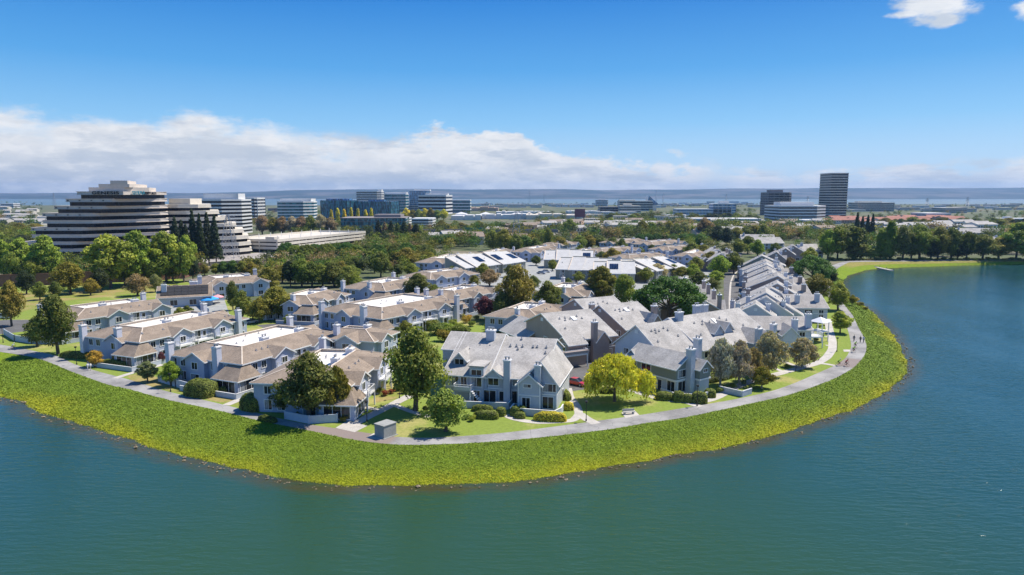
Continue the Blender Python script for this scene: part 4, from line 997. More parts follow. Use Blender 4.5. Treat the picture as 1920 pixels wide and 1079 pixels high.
h.win(1.7, 0, 3.4, 1.9, 1.3); h.win(5.2, 0, 3.4, 2.4, 1.3); h.win(12.8, 1.7, 3.3, 2.2, 1.4, 'E'); h.win(15.0, 6.0, 4.1, 1.1, .6, 'E'); h.win(12.5, 2.2, .3, 2.4, 2.0, 'E')
h.door(8.4, .5, 0); h.win(5.5, .5, .7, 1.2, 1.2); h.win(11.2, .5, .3, 1.8, 2.0); h.gable(-1.5, 2.4, 1.0, 6.5, 0, 4.9, 6.6, 'y', over=.4)
g = MB()
for a, b in (((10.5,-1.6),(14.0,-1.9)),((14.0,-1.9),(17.2,.5)),((17.2,.5),(17.6,4)),((16.2,8.8),(21.2,9.2)),((21.2,9.2),(21.0,12.5))): g.bar((*a,.55),(*b,.55),.14,0,1.1); g.bar((*a,1.13),(*b,1.13),.22,1,.07)
g.build('garden_wall', [M['sid_grey'], M['trim']], h.root)
h.finish('sage green townhouse with white belt course and double chimney beside the clipped hedges', 'townhouse', 'grey roofed townhouses')
h = grey_unit((31.3,141.5), R(35), 10.6, 14, 5.2, 10.1, 7.4, '', 'sid_pale', 2, chim=())
h.finish('pale blue gabled townhouse directly behind the sage green one', 'townhouse', 'grey roofed townhouses')
h = grey_unit((41.2,147), R(35), 24.5, 16, 5.0, 10.4, 9.6, '', 'sid_grey', 3, zback=6.5, wings=((7.4,10.2,2.6,8,4.6,7.5,8.9,'y'),(11.2,14.0,2.9,8,4.6,7.6,9.0,'y'),(15.5,21,-4.5,3,0,5.0,7.4,'y')), chim=((2.2,8.6,7,11.8,1.7),(12.2,12,8,12.0,1.8),(16.5,13.2,8,11.6,1.6),(15.6,-3.0,0,8.3),(22.2,-2.2,0,8.5)))
h.finish('long grey townhouse with three ridge chimneys behind the grey brown gum trees', 'townhouse', 'grey roofed townhouses')
h = grey_unit((57.5,171.5), R(-4), 17.5, 12, 4.8, 6.9, 6.2, '', 'sid_pale', 2, chim=((16.9,1.0,0,8.6),(13.2,-.4,0,7.4)), wings=((9.5,13.0,-4.0,2,0,4.2,6.0,'y'),), detail=False, roof='roof_greyd')
h.balcony(17.5, 20.5, 0, 4, 2.9); h.balcony(17.5, 20.0, 5, 9, 2.9)
h.finish('pale lakeside townhouse with white decks beside the inner walk', 'townhouse', 'grey roofed townhouses')
# lakeside row: gables step back one behind the other, ridges running away from the water's tip
def row_unit(k, ya, apex, left, right, depth, wall, label, roof='roof_grey', extra=None):
    A = R(-19); dx, dy = cos(A), sin(A)
    xa = (apex[0]-960)/FPX*ya
    def on(pt):                                     # where the ray of photo column u meets the gable plane, and its height
        m = (pt[0]-960)/FPX; t = (m*ya-xa)/(dx-m*dy); y = ya+t*dy; return t, ZT(pt[1], y)
    tl, zl = on(left); tr, zr_ = on(right); za = ZT(apex[1], ya); zl = max(3.0, min(zl, 6.5)); zr_ = max(2.9, min(zr_, 6.5))
    o = (xa+tl*dx, ya+tl*dy); W = tr-tl; pk = -tl
    h = House('townhouse', o, A, wall, roof); h.gable(0, W, 0, depth, 0, 5, za, 'y', over=.5, end=.3, peak=pk, zl=zl, zrr=zr_)
    sl = (za-zl)/pk; sr = (za-zr_)/(W-pk)
    h.chimney(-.5, 1.2, 1.2, 1.1, 0, zl+2.3, wall); h.chimney(W*.8, depth*.55, 1.2, 1.2, 3, zr_+sr*W*.2+2.0, 'chim')
    h.vents([(pk-1.3-rr_, depth*f, za-sl*(1.3+rr_)+.15) for rr_, f in ((0,.3),(.2,.5),(1.0,.62),(2.2,.4))]+[(pk+2+3*f, depth*f, za-sr*(2+3*f)+.15) for f in (.25,.6,.8)])
    h.skylight(pk*.55, depth*.45, za-sl*pk*.45+.1, 'x', sl, 2.4, 1.0)
    if k % 2: h.gable(pk+1.5, pk+5, depth*.3, depth*.3+3.2, 5, za-sr*4.2, za-sr*2.6, 'x', over=.3, end=.2)
    h.garage(2.2, 0, 2.6, 2.2) if k in (0,2) else None
    for i in range(max(1, int(depth/4))):
        y = depth*(i+.5)/max(1, int(depth/4)); h.garage(0, y, 2.6, 2.2, 'W'); h.win(0, y, 2.9, 1.4, min(1.2, zl-3.2) if zl > 3.9 else .6, 'W'); h.win(W, y, .8, 1.6, 1.6, 'E')
    v = MB(); v.box(pk-.45, pk+.45, -.08, 0, za-1.9, za-1.1)
    for q in range(6): v.box(pk-.45, pk+.45, -.11, -.08, za-1.88+.13*q, za-1.82+.13*q)
    v.build('gable_louvre', M['trim'], h.root)
    if W > 9: h.win(W*.72, 0, .7, 1.6, 1.5)
    h.finish(label, 'townhouse', 'stepped lakeside row'); return h
UN = [(190.4,(1422.5,571),(1392,585),(1461,597),8.4,'sid_pale','pale blue gable with a louvre, nearest of the stepped lakeside row'),
 (199,(1442,557),(1411,572),(1492,590),3.4,'sid_pale','narrow pale gable right behind the nearest one of the lakeside row'),
 (202.8,(1441,549.5),(1381,579),(1512,592),13,'sid_pale','wide pale grey roofed house behind the white van, third in the lakeside row'),
 (219,(1450,541),(1402,562),(1500,566),5,'sid_grey','low grey roofed house right behind the white van, fourth in the lakeside row'),
 (226,(1462,532),(1410,555),(1497,552),9,'sid_taupe','house with a broad purple brown gable in the middle of the lakeside row'),
 (239,(1462,518),(1401,541),(1511,547),13,'sid_taupe','house with a long purple brown strip of wall, right of the broad gabled one'),
 (254,(1451,512),(1404,531),(1497,534),12,'sid_taupe','grey roofed house with a skylight behind the purple brown pair'),
 (270,(1442,505),(1403,522),(1482,526),13,'sid_taupe','sixth long roof up the street side of the lakeside row'),
 (287,(1440,497),(1394,516),(1474,515),12,'sid_grey','seventh long roof up the street side of the lakeside row'),
 (303,(1438,491),(1390,510),(1472,508),14,'sid_taupe','eighth long roof up the street side of the lakeside row'),
 (331,(1430,480),(1395,498),(1474,499),9,'sid_green','blue green gabled house at the head of the lakeside row'),
 (350,(1457,473),(1436,483),(1474,486),12,'sid_taupe','first of three small far gables behind the lakeside row'),
 (377,(1474,466),(1456,475),(1492,478),13,'sid_taupe','middle one of three small far gables behind the lakeside row'),
 (401,(1488,461),(1472,469),(1507,472),13,'sid_taupe','farthest of three small far gables behind the lakeside row')]
for k, (ya, ap, lf, rt, dp, wl, lb) in enumerate(UN): row_unit(k, ya, ap, lf, rt, dp, wl, lb, 'roof_greyd' if k % 2 else 'roof_grey')
for o, L, W, lab, wl in (((84,206.5),11,12,'grey lakeside wing with two chimneys on its camera facing roof','sid_grey'),((98,251),10,12,'grey lakeside wing beneath the flat topped pine','sid_taupe'),((91,229),9,9,'grey lakeside wing between the two chimneyed wings','sid_taupe'),((108,284),10,12,'grey lakeside wing hidden by the flat topped pine','sid_taupe'),((113,312),10,12,'farthest grey lakeside wing beyond the flat topped pine','sid_grey')):
    h = grey_unit(o, R(-6), L, W, 4.6, 7.4, 7.5, '', wl, 3, chim=((L*.25,2.6,3,8.0),(L*.8,3.4,3,8.4)), detail=False, roof='roof_greyd'); h.finish(lab, 'townhouse', 'stepped lakeside row')
for i, (o, a, L, z, lab) in enumerate((((60.0,199),82,22,9.0,'brown walled townhouse on the left of the street, nearest the camera'),((63.5,223),82,22,9.2,'brown walled townhouse on the left of the street, behind the nearest one'),
      ((111,345),80,20,9.0,'brown walled townhouse left of the street, beyond the yellow green bushes'),((115.5,368),80,22,9.2,'farthest brown walled townhouse left of the street'))):
    h = grey_unit(o, R(a), L, 12.5, 5.4, z, 6.3, '', 'sid_taupe', i+3, wings=((2,7,-2.2,4,0,5.2,7.2,'y'),(L-8,L-3,-1.6,4,0,5.2,7.0,'y'),(3,L-3,10,16,0,4.2,6.6,'x')), chim=((1.0,-.5,0,9.4),(L*.55,-.5,0,9.2),(L*.4,6.3,7,z+1.3)), garages=(1,3,4))
    h.finish(lab, 'townhouse', 'townhouses left of the street')
# far grey roofs at the head of the street and by the dock
for i, (u, v, L, ang, lab) in enumerate(((1440,470,26,10,'pale grey roof at the head of the street'),(1420,462,24,-10,'wide pale grey roof behind the head of the street'),(1530,487,14,20,'small grey roofed house by the far bend of the path'),(1905,468,26,5,'low grey roofed house at the far right bank'),(1860,470,24,0,'pale long house behind the dark trees at far right'),(1840,447,40,0,'pale terraces behind the dark lakeside trees'),
      (1330,449,22,15,'peach coloured house left of the dark pines in the middle distance'),(1290,445,22,-15,'peach gabled house among the middle trees'),(1150,437,26,10,'tan low house beside the road cut'))):
    x, y, _ = P(u, v, 0)
    h = grey_unit((x-L/2, y), R(ang), L, 13, 5, 8.6, 6.5, '', 'sid_cream' if i > 5 else 'sid_grey', i+2, chim=((2,5,5,9.6),), detail=False, roof='roof_tan' if i > 5 else 'roof_grey')
    h.finish(lab, 'house', 'far houses round the estate')
# ================================================================ white sloped roofs with solar panels
M['solar'] = glass('solar panel', (.012,.02,.05), .15, .6)
def shed_row(o, ang, n, bw, W, za, zb, label, solar, wall='sid_olive', roofm='roof_white'):
    h = House('solar_terrace' if solar else 'sloped_terrace', o, ang, wall, 'roof_white')
    for i in range(n):
        x0 = i*bw; d = .55*((i*2) % 3); zb_ = zb+.35*((i*5) % 3)
        h.shed(x0, x0+bw-.02, -d, W-d, 0, za, zb_, 'y', over=.35)
        k = (zb_-za)/W
        h.Tr.slab([(x0-.22,-d-.4,za-k*.4+.2),(x0+.22,-d-.4,za-k*.4+.2),(x0+.22,W-d,zb_+.2),(x0-.22,W-d,zb_+.2)], .5, 1, 1)
        h.W.box(x0, x0+bw, W-d, W-d+.35, 0, zb_+.45, 3)
        h.win(x0+bw*.5, -d, 3.0, 1.7, 1.3); h.win(x0+bw*.5, -d, .4, 2.0, 1.9)
        if i in solar:
            m = MB(); y0, y1 = W*.30-d, W*.72-d; x1, x2 = x0+bw*.18, x0+bw*.82
            for r in range(3):
                for c in range(4):
                    a0 = x1+(x2-x1)*c/4+.04; a1 = x1+(x2-x1)*(c+1)/4-.04; b0 = y0+(y1-y0)*r/3+.04; b1 = y0+(y1-y0)*(r+1)/3-.04
                    zf = lambda y: za+k*(y+d)+.35
                    m.slab([(a0,b0,zf(b0)),(a1,b0,zf(b0)),(a1,b1,zf(b1)),(a0,b1,zf(b1))], .06)
            m.build('solar_panels', M['solar'], h.root)
    h.vents([(bw*(i+.3), W*.55, za+(zb-za)*.55+.25) for i in range(n) if i not in solar])
    return h.finish(label, 'terrace', 'white roofed terraces')
M['roof_white'] = simple('pale composition roof', (.52,.515,.50), .85, .08, .5, wave=('Z', .3, .08))
def so(u, v, z): return P(u, v, z)[:2]
shed_row(so(872,503,4.6), R(50), 7, 6.4, 13, 4.6, 9.0, 'olive walled terrace with blue solar panels on its white sloped roofs', (2,4,6))
shed_row(so(1042,505,4.6), R(-14), 4, 6.0, 13, 4.6, 8.6, 'white roofed terrace facing the water, right of the small parked cars', ())
shed_row(so(1112,512,4.6), R(-8), 3, 6.0, 12, 4.6, 8.2, 'white roofed terrace with a dark panel, behind the yellow green tree', (1,))
shed_row(so(1214,510,4.6), R(48), 6, 5.6, 12, 4.6, 8.2, 'stepped white roofed terrace left of the bright green street trees', (3,5))
shed_row(so(1020,487,4.6), R(-6), 4, 6.4, 12, 4.6, 8.4, 'white roofed terrace with one dark panel behind the solar row', (3,))
shed_row(so(1165,505,4.6), R(-8), 2, 6.0, 11, 4.6, 8.0, 'small white gabled terrace beside the grey gum tree', ())
# clubhouse with the dark roof, pool court
h = House('clubhouse', P(296,578,0)[:2], R(22), 'sid_grey', 'roof_tan')
h.gable(0, 17, 0, 13, 0, 3.6, 6.6, 'x', over=.7); 
m = MB(); sl = 3.0/6.5
for i in range(7):
    for j in range(3): m.slab([(1+i*2.15,.5+j*1.8,3.95+sl*(.5+j*1.8)),(3.05+i*2.15,.5+j*1.8,3.95+sl*(.5+j*1.8)),(3.05+i*2.15,2.2+j*1.8,3.95+sl*(2.2+j*1.8)),(1+i*2.15,2.2+j*1.8,3.95+sl*(2.2+j*1.8))], .08)
m.build('solar_panels', M['dark'], h.root); h.chimney(2, 3, 1.6, 1.3, 0, 7.6); h.chimney(11, 11, 2.6, 1.6, 3, 7.4)
h.win(5,0,.6,2.2,1.8); h.win(11,0,.6,2.2,1.8); h.finish('low clubhouse with dark solar panels on its roof beside the pool', 'clubhouse', 'estate clubhouse')
# ================================================================ offices and the far town
M['conc_tan'] = simple('warm precast concrete', (.62,.55,.475), .85, .06, .08)
M['conc_cream'] = simple('cream precast concrete', (.64,.59,.50), .85, .06, .08)
M['conc_white'] = simple('white precast concrete', (.68,.68,.67), .8, .05, .08)
M['conc_dgrey'] = simple('grey brown precast', (.26,.23,.22), .85, .06, .08)
M['roof_red'] = simple('clay tiles', (.38,.17,.12), .9, .2, .3)
M['peach'] = simple('peach stucco', (.55,.38,.27), .9, .1, .1)
def at(u, y): return (u-960)/FPX*y
def banded(name, poly, nf, fh, label, band=.48, mats=('conc_white','glass_dark'), z0=0, proud=.35, pent=None, cat='office building', group='offices of the far town', fins=0, top=1.0):
    """poly in world xy (ccw); dark glazed core wrapped in proud floor bands"""
    cx = sum(p[0] for p in poly)/len(poly); cy = sum(p[1] for p in poly)/len(poly)
    r = empty(name, (cx, cy, 0)); L = [(p[0]-cx, p[1]-cy) for p in poly]
    def off(d):
        n = len(L); a = sum(L[i][0]*L[(i+1)%n][1]-L[(i+1)%n][0]*L[i][1] for i in range(n)); sg = 1 if a > 0 else -1; out = []
        for i in range(n):
            p0, p1, p2 = np.array(L[i-1]), np.array(L[i]), np.array(L[(i+1)%n]); e1 = p1-p0; e2 = p2-p1
            n1 = np.array((e1[1],-e1[0]))/np.hypot(*e1)*sg; n2 = np.array((e2[1],-e2[0]))/np.hypot(*e2)*sg
            b = (n1+n2)/max(.4, 1+n1@n2); out.append(tuple(p1+b*d))
        return out
    g = MB(); g.prism(L, z0, z0+nf*fh-.1, 0); g.build('glazing', M[mats[1]], r)
    f = MB(); o = off(proud)
    for k in range(nf+1):
        zb = z0+k*fh; zt = zb+fh*band*(top if k == nf else 1)
        f.prism(o, max(z0, zb-.15 if k else z0), zt, 0, bottom=True)
    if fins:
        n = len(o)
        for i in range(n):
            a, b = np.array(o[i]), np.array(o[(i+1)%n]); m_ = int(np.hypot(*(b-a))/fins)
            for j in range(m_+1):
                q = a+(b-a)*j/max(1, m_); f.box(q[0]-.3, q[0]+.3, q[1]-.3, q[1]+.3, z0, z0+nf*fh)
    f.build('facade', M[mats[0]], r)
    if pent:
        q = MB(); zt = z0+nf*fh+fh*band*top; a = .5
        w0 = min(p[0] for p in L); w1 = max(p[0] for p in L); h0 = min(p[1] for p in L); h1 = max(p[1] for p in L)
        for (t0, t1, hh) in pent: q.box(w0+(w1-w0)*t0, w0+(w1-w0)*t1, h0+(h1-h0)*.3, h0+(h1-h0)*.75, zt-.3, zt+hh)
        q.build('penthouse', M[mats[0]], r)
    tag(r, label, cat, group); return r
def rect(u0, u1, vb, depth, rot=0.0, cham=0):
    y = P(960, vb, 0)[1]; x0, x1 = at(u0, y), at(u1, y)
    for _ in range(6):
        a, b = (at(u0, y+depth) if u0 > 960 else x0), (at(u1, y+depth) if u1 < 960 else x1)
        if b-a > .55*(x1-x0): break
        depth *= .6
    x0, x1 = a, b; w = x1-x0
    c, s = cos(R(rot)), sin(R(rot)); w /= c if rot else 1
    pts = [(0,0),(w,0),(w,depth),(0,depth)]
    if cham: pts = [(0,0),(w-cham,0),(w,cham),(w,depth),(0,depth)]
    return [(x0+px*c-py*s, y+px*s+py*c) for px, py in pts], y
def office(name, u0, u1, vt, vb, nf, label, depth=30, rot=0, cham=0, roof_frac=.5, **kw):
    poly, y = rect(u0, u1, vb, depth, rot, cham); h = ZT(vt, y); fh = h/(nf+kw.get('band', .48)*kw.get('top', 1.0))
    return banded(name, poly, nf, fh, label, **kw)
# ---- stepped tower with lettering
def stepped():
    y0, y1 = 392.0, 424.0; fh = 4.02
    r = empty('stepped_office_tower', (at(200, 400), 420, 0))
    ox, oy = r.location.x, r.location.y
    F = MB(); G = MB(); Rm = MB()
    def poly(ul, ub, d=0, ur=318, uc=304, back=40):
        xb = at(ub, y0); xl = at(ul, y0); xc = at(uc, y1-3); xr = at(ur, y1+4); xk = at(ur-2, y1+back)
        return [(xl-ox-d, y0-oy-d), (xb-ox, y0-oy-d), (xc-ox, y1-3-oy-d*1.2), (xr-ox+d, y1+4-oy), (xk-ox+d, y1+back-oy), (xl-ox-d, y0+back-oy+20)]
    # (left px, facet px) per storey from the ground
    yc_ = y1-3
    st = [(20,118),(39,132),(39,132),(61,154),(61,154),(84,176),(84,176),(107,197),(130,216),(152,238)]
    for k, (ul, ub) in enumerate(st):
        z = k*fh
        G.prism(poly(ul, ub, -1.3), z, z+fh*.62, 0)
        F.prism(poly(ul, ub), z+fh*.57, z+fh, 0, bottom=True)
        F.prism(poly(ul, ub, .4), z+fh*.55, z+fh*.61, 0, bottom=True)
        F.prism(poly(ul, ub, .35), z+fh*.96, z+fh*1.02, 0, bottom=True)
        if k in (4,6,7,8):
            for j in range(4): x = at(ul+4+22*j, y0)-ox; Rm.box(x-.35, x+.35, y0-oy-.55, y0-oy-.0, z+fh*.70, z+fh*.80)
    z = len(st)*fh
    X = lambda u, y: at(u, y)-ox
    for (ul, ub, uc, ur, z0_, z1_) in ((174,240,286,299,0,2.4),(193,250,270,283,2.4,4.3),(215,247,256,263,4.3,6.2)):
        F.prism([(X(ul,396),396-oy),(X(ub,397),397-oy),(X(uc,410),410-oy),(X(ur,430),430-oy),(X(ur-8,452),452-oy),(X(ul+8,446),446-oy)], z+z0_-.02, z+z1_, 0)
    fo = F.build('facade', M['conc_tan'], r); G.build('glazing', M['glass_dark'], r); Rm.build('terrace_light', M['dark'], r)
    x0 = at(262, 410)-ox; st_ = MB()
    for i in range(7): st_.bar((x0-14+i*4, y0-oy-9, .2), (x0-12+i*4, y0-oy-9, 6), .3)
    def word(txt, u, ub_, v0, size, mat, sx=1.0, bold=.02):
        t = bpy.data.curves.new('sign_lettering', 'FONT'); t.body = txt; t.size = size; t.extrude = .12; t.offset = bold; t.space_character = 1.12
        o0 = bpy.data.objects.new('tmp', t); COL.objects.link(o0)
        me = bpy.data.meshes.new_from_object(o0.evaluated_get(bpy.context.evaluated_depsgraph_get())); bpy.data.objects.remove(o0)
        me.materials.clear(); me.materials.append(mat); o = put(bpy.data.objects.new('sign_lettering', me), r)
        o.scale = (sx, 1, 1); return o
    zt = 9*fh+fh*.60
    o = word('GENESIS', 0, 0, 0, 2.5, M['black'], 1.50, .06); o.location = (at(180.5, y0)-ox, y0-oy-.62, zt+.05); o.rotation_euler = (pi/2, 0, 0)
    a = atan2(y1-3-y0, at(304, y1-3)-at(238, y0))
    xa_, xb_ = at(238, y0), at(304, y1-3)
    def face_pt(u, out):                            # point of the angled facet seen in photo column u, pushed out from the wall
        m_ = (u-960)/FPX; t_ = (m_*y0-xa_)/((xb_-xa_)-m_*(y1-3-y0)); return (xa_+t_*(xb_-xa_)-ox+sin(a)*out, y0+t_*(y1-3-y0)-oy-cos(a)*out, zt+.05)
    M['sign_teal'] = simple('teal sign', (.03,.22,.30), .5, .05, 1)
    o = word('SIERRA', 0, 0, 0, 2.7, M['sign_teal'], 1.15, .05); o.location = face_pt(252, .85); o.rotation_euler = (pi/2, 0, a)
    o = word('VENTURES', 0, 0, 0, 1.8, M['black'], 1.15, .04); o.location = face_pt(273.5, .85); o.rotation_euler = (pi/2, 0, a)
    tag(r, 'tan stepped office tower with dark glass bands and large lettering on its top storey', 'office tower', 'offices of the far town')
stepped()
def stepped_two():
    y0 = 440.; fh = 4.05; r = empty('stepped_office_block', (at(365, y0), y0+20, 0)); ox, oy = r.location.x, r.location.y
    F = MB(); G = MB()
    for k, ur in enumerate((450,449,445,436,422,406,390,375)):
        z = k*fh; xl = at(300, y0)-ox; xr = at(ur, y0-3)-ox; xk = at(ur-2, y0+26)-ox
        pl_ = lambda d: [(xl-d, -20-d), (xr-14, -20-d), (xr-4, -14-d), (xr+d, -4), (xk+d, 26), (xl-d, 26)]
        G.prism(pl_(-.9), z, z+fh*.5, 0); F.prism(pl_(0), z+fh*.45, z+fh, 0, bottom=True); F.prism(pl_(.35), z+fh*.45, z+fh*.52, 0, bottom=True)
    z = 8*fh; F.prism([(at(310,y0)-ox,-12),(at(350,y0)-ox,-12),(at(357,y0+10)-ox,10),(at(310,y0)-ox,10)], z, z+3.6)
    F.build('facade', M['conc_cream'], r); G.build('glazing', M['glass_dark'], r)
    tag(r, 'cream stepped office block descending to the right behind the dark conifers', 'office building', 'offices of the far town')
stepped_two()
office('office_building',376,474,374,440,9,'white office with grey glass bands and rounded corner right of the stepped blocks',40,0,14,band=.42,mats=('conc_white','glass_dark'),pent=((.0,.95,5.5),))
office('office_building',452,500,371,410,6,'plain white office with square windows at the right of the banded office',40,0,4,band=.42,fins=7,mats=('conc_white','glass_dark'))
office('office_building',523,603,378,421,7,'low grey green glass office left of the teal curtain wall',45,8,12,band=.4,mats=('conc_white','glass_teal'),pent=((.1,.95,3.5),))
office('office_building',604,672,376,413,6,'dark teal glass block behind the poplars',50,0,6,band=.05,top=1,mats=('glass_blue','glass_teal'),pent=((.1,.9,2.5),),fins=9)
office('office_building',668,745,378,412,6,'teal glass block with stepped front at the end of the poplar row',50,-6,0,band=.05,mats=('glass_blue','glass_teal'),fins=7,pent=((.3,.7,2.5),))
office('office_building',671,722,359,400,12,'leaning topped grey banded office behind the teal glass blocks',40,0,8,band=.45,mats=('conc_white','glass_dark'),pent=((.85,1,4),))
office('office_building',722,768,364,398,6,'white and teal lab building beside the banded office',50,0,0,band=.2,mats=('conc_white','glass_teal'),pent=((.0,1,4),))
office('office_building',769,810,358,397,10,'blue glass tower above the white labs',40,0,8,band=.12,mats=('conc_white','glass_blue'),pent=((.2,1,3),))
office('office_building',786,842,366,402,5,'white lab building right of the blue glass tower',50,-10,0,band=.45,mats=('conc_white','glass_dark'),pent=((.2,.9,3),))
office('office_building',842,884,375,400,4,'low white and teal lab at the end of the far office group',40,0,0,band=.35,mats=('conc_white','glass_teal'))
office('office_building',742,872,385,397,3,'long pale low office wing among the far labs',30,0,0,band=.5,mats=('conc_white','glass_teal'))
office('office_building',640,773,409,437,4,'long dark glass office behind the roadside trees',50,4,0,band=.08,mats=('conc_dgrey','glass_teal'),pent=((.5,.9,3),))
office('office_building',773,817,410,432,4,'grey banded office at the end of the long dark one',35,0,4,band=.5,mats=('conc_white','glass_dark'))
office('office_building',700,772,409,430,4,'grey banded wing between the dark office and the dark pines',30,0,0,band=.5,mats=('conc_white','glass_dark'))
office('office_building',1115,1139,375,387,4,'small round topped white office near the bay',25,0,3,band=.45,mats=('conc_white','glass_dark'),pent=((.2,.8,3),))
office('office_building',1156,1222,377,396,4,'long grey office with a raked glass roof near the bay',40,0,0,band=.4,mats=('conc_cream','glass_dark'),pent=((.0,.5,2.5),))
office('office_building',1120,1160,388,403,3,'grey low office beside the peach block',30,0,0,band=.4,mats=('conc_dgrey','glass_dark'))
office('office_building',1158,1200,386,404,4,'peach stepped block in the middle distance',30,0,0,band=.55,mats=('conc_cream','glass_dark'),pent=((.2,.6,4),))
office('office_building',1260,1368,392,408,3,'low white office with long blue window bands behind the middle trees',30,0,0,band=.45,mats=('conc_white','glass_blue'))
office('office_building',1327,1377,382,408,5,'white office with a grid of blue windows',30,0,0,band=.35,fins=7,mats=('conc_white','glass_blue'),pent=((.35,.75,4),))
office('office_building',1280,1420,410,425,2,'long flat white office in front of the window grid office',35,-6,0,band=.55,mats=('conc_white','glass_dark'))
office('office_building',1423,1481,361,404,9,'grey brown banded office left of the tall dark tower',45,0,6,band=.45,mats=('conc_dgrey','glass_dark'),pent=((.15,.7,5),),fins=8)
office('office_tower',1531,1583,324.5,408,17,'tall dark tower with thin pale floor bands',45,0,0,band=.40,mats=('conc_tan','glass_dark'),proud=.5,cat='office tower')
office('office_building',1431,1557,386,417,5,'wide white office with dark bands at the foot of the tall tower',60,0,22,band=.5,mats=('conc_white','glass_dark'),pent=((.1,.75,5),))
office('office_building',1490,1556,413,424,2,'low white annex in front of the wide banded office',30,0,0,band=.6,mats=('conc_white','glass_dark'))
office('office_building',1586,1672,380,397,4,'long banded office right of the tall tower',50,0,0,band=.45,mats=('conc_cream','glass_dark'),pent=((.1,.75,2.5),))
office('office_building',1707,1781,400,412,2,'low white office with blue bands behind the red roofs',40,4,0,band=.55,mats=('conc_white','glass_blue'))
office('office_building',1742,1808,390,400,3,'tan low building on the right plain',40,0,0,band=.55,mats=('conc_tan','glass_dark'))
office('office_building',1858,1940,410,424,3,'white banded office at the right edge',40,0,0,band=.5,mats=('conc_white','glass_dark'),pent=((.2,.3,2),))
office('office_building',8,44,382,390,2,'small white office near the left horizon',30,0,0,band=.5,mats=('conc_white','glass_dark'))
# raked glass roof on the office near the bay
def wedge():
    y = P(960, 396, 0)[1]+45; r = empty('raked_glass_hall', (at(1215, y), y, 0)); m = MB(); w = 19; h = ZT(367, y)
    m.prism([(-w,0),(w,0),(w,30),(-w,30)], 0, 14); m.build('hall', M['conc_white'], r)
    m = MB(); m.face([(-6,-.5,14),(w+8,-.5,14),(-1,-.5,h)]); m.face([(w+8,30,14),(-6,30,14),(-1,30,h)]); m.face([(-6,30,14),(-6,-.5,14),(-1,-.5,h),(-1,30,h)]); m.face([(w+8,-.5,14),(w+8,30,14),(-1,30,h),(-1,-.5,h)])
    m.build('glass_roof', M['glass_blue'], r); tag(r, 'raked triangular glass hall rising beside the bay', 'hall', 'offices of the far town')
wedge()
# parking garage
def parking():
    a = P(521,474,0); b = P(685,453.5,0); c = P(446,462,0)
    o, ang, L = frame_from(a[:2], b[:2]); r = empty('parking_garage', (a[0], a[1], 0), ang); W = 44
    m = MB(); fh = 2.75
    for k in range(1, 4):
        z = k*fh*.92
        m.box(-.4, L+.4, -.4, .0, z-.5, z+1.25); m.box(-.4, 0, 0, W, z-.5, z+1.25); m.box(L, L+.4, 0, W, z-.5, z+1.25); m.box(-.4, L+.4, W, W+.4, z-.5, z+1.25); m.box(0, L, 0, W, z-.45, z-.1)
    n = 14
    for i in range(n+1):
        for yy in (.4, W*.33, W*.66, W-.4): m.box(L*i/n-.3, L*i/n+.3, yy-.3, yy+.3, 0, fh*3*.92-.45)
    m.box(-.5, 5, 2, 9, 7.4, 10.4)
    m.build('deck', M['conc_cream'], r)
    q = MB(); q.box(1.5, L-1.5, 2.5, W-2, 0, fh*2.7); q.build('inner_shade', M['dark'], r)  # near-black filler block paints the shade inside the open decks
    q = MB()
    for i in range(18): q.bar((L*(i+.5)/18, 2+(i%2)*30, 7.5), (L*(i+.5)/18, 2+(i%2)*30, 11.2), .25)
    q.build('light_poles', M['white'], r)
    tag(r, 'cream open sided parking garage with lamp poles on its roof deck', 'parking garage', 'garage behind the estate')
parking()
# road bridge with the green gantry sign
def bridge():
    a = P(786,449,0); b = P(918,449,0); r = empty('road_bridge', (a[0], a[1], 0)); L = b[0]-a[0]; m = MB()
    m.box(-40, L+60, 0, 14, 5.8, 7.0); m.box(-40, L+60, -.3, .1, 6.6, 8.2); m.box(-40, L+60, 13.9, 14.3, 6.6, 8.2); m.build('deck', M['conc_dgrey'], r)
    for x in (18, 30, L-14): q = MB(); q.box(x-1.2, x+1.2, 3, 11, 0, 5.8); q.build('pier', M['conc_dgrey'], r)
    s = MB(); x = at(890, a[1])-a[0]; s.box(x-9, x+9, -.6, -.3, 7.0, 10.2); s.build('gantry_sign', simple('green road sign', (.02,.22,.14), .5, .05, 1), r)
    tag(r, 'grey road bridge with a green gantry sign among the trees', 'bridge', 'roads behind the estate')
bridge()
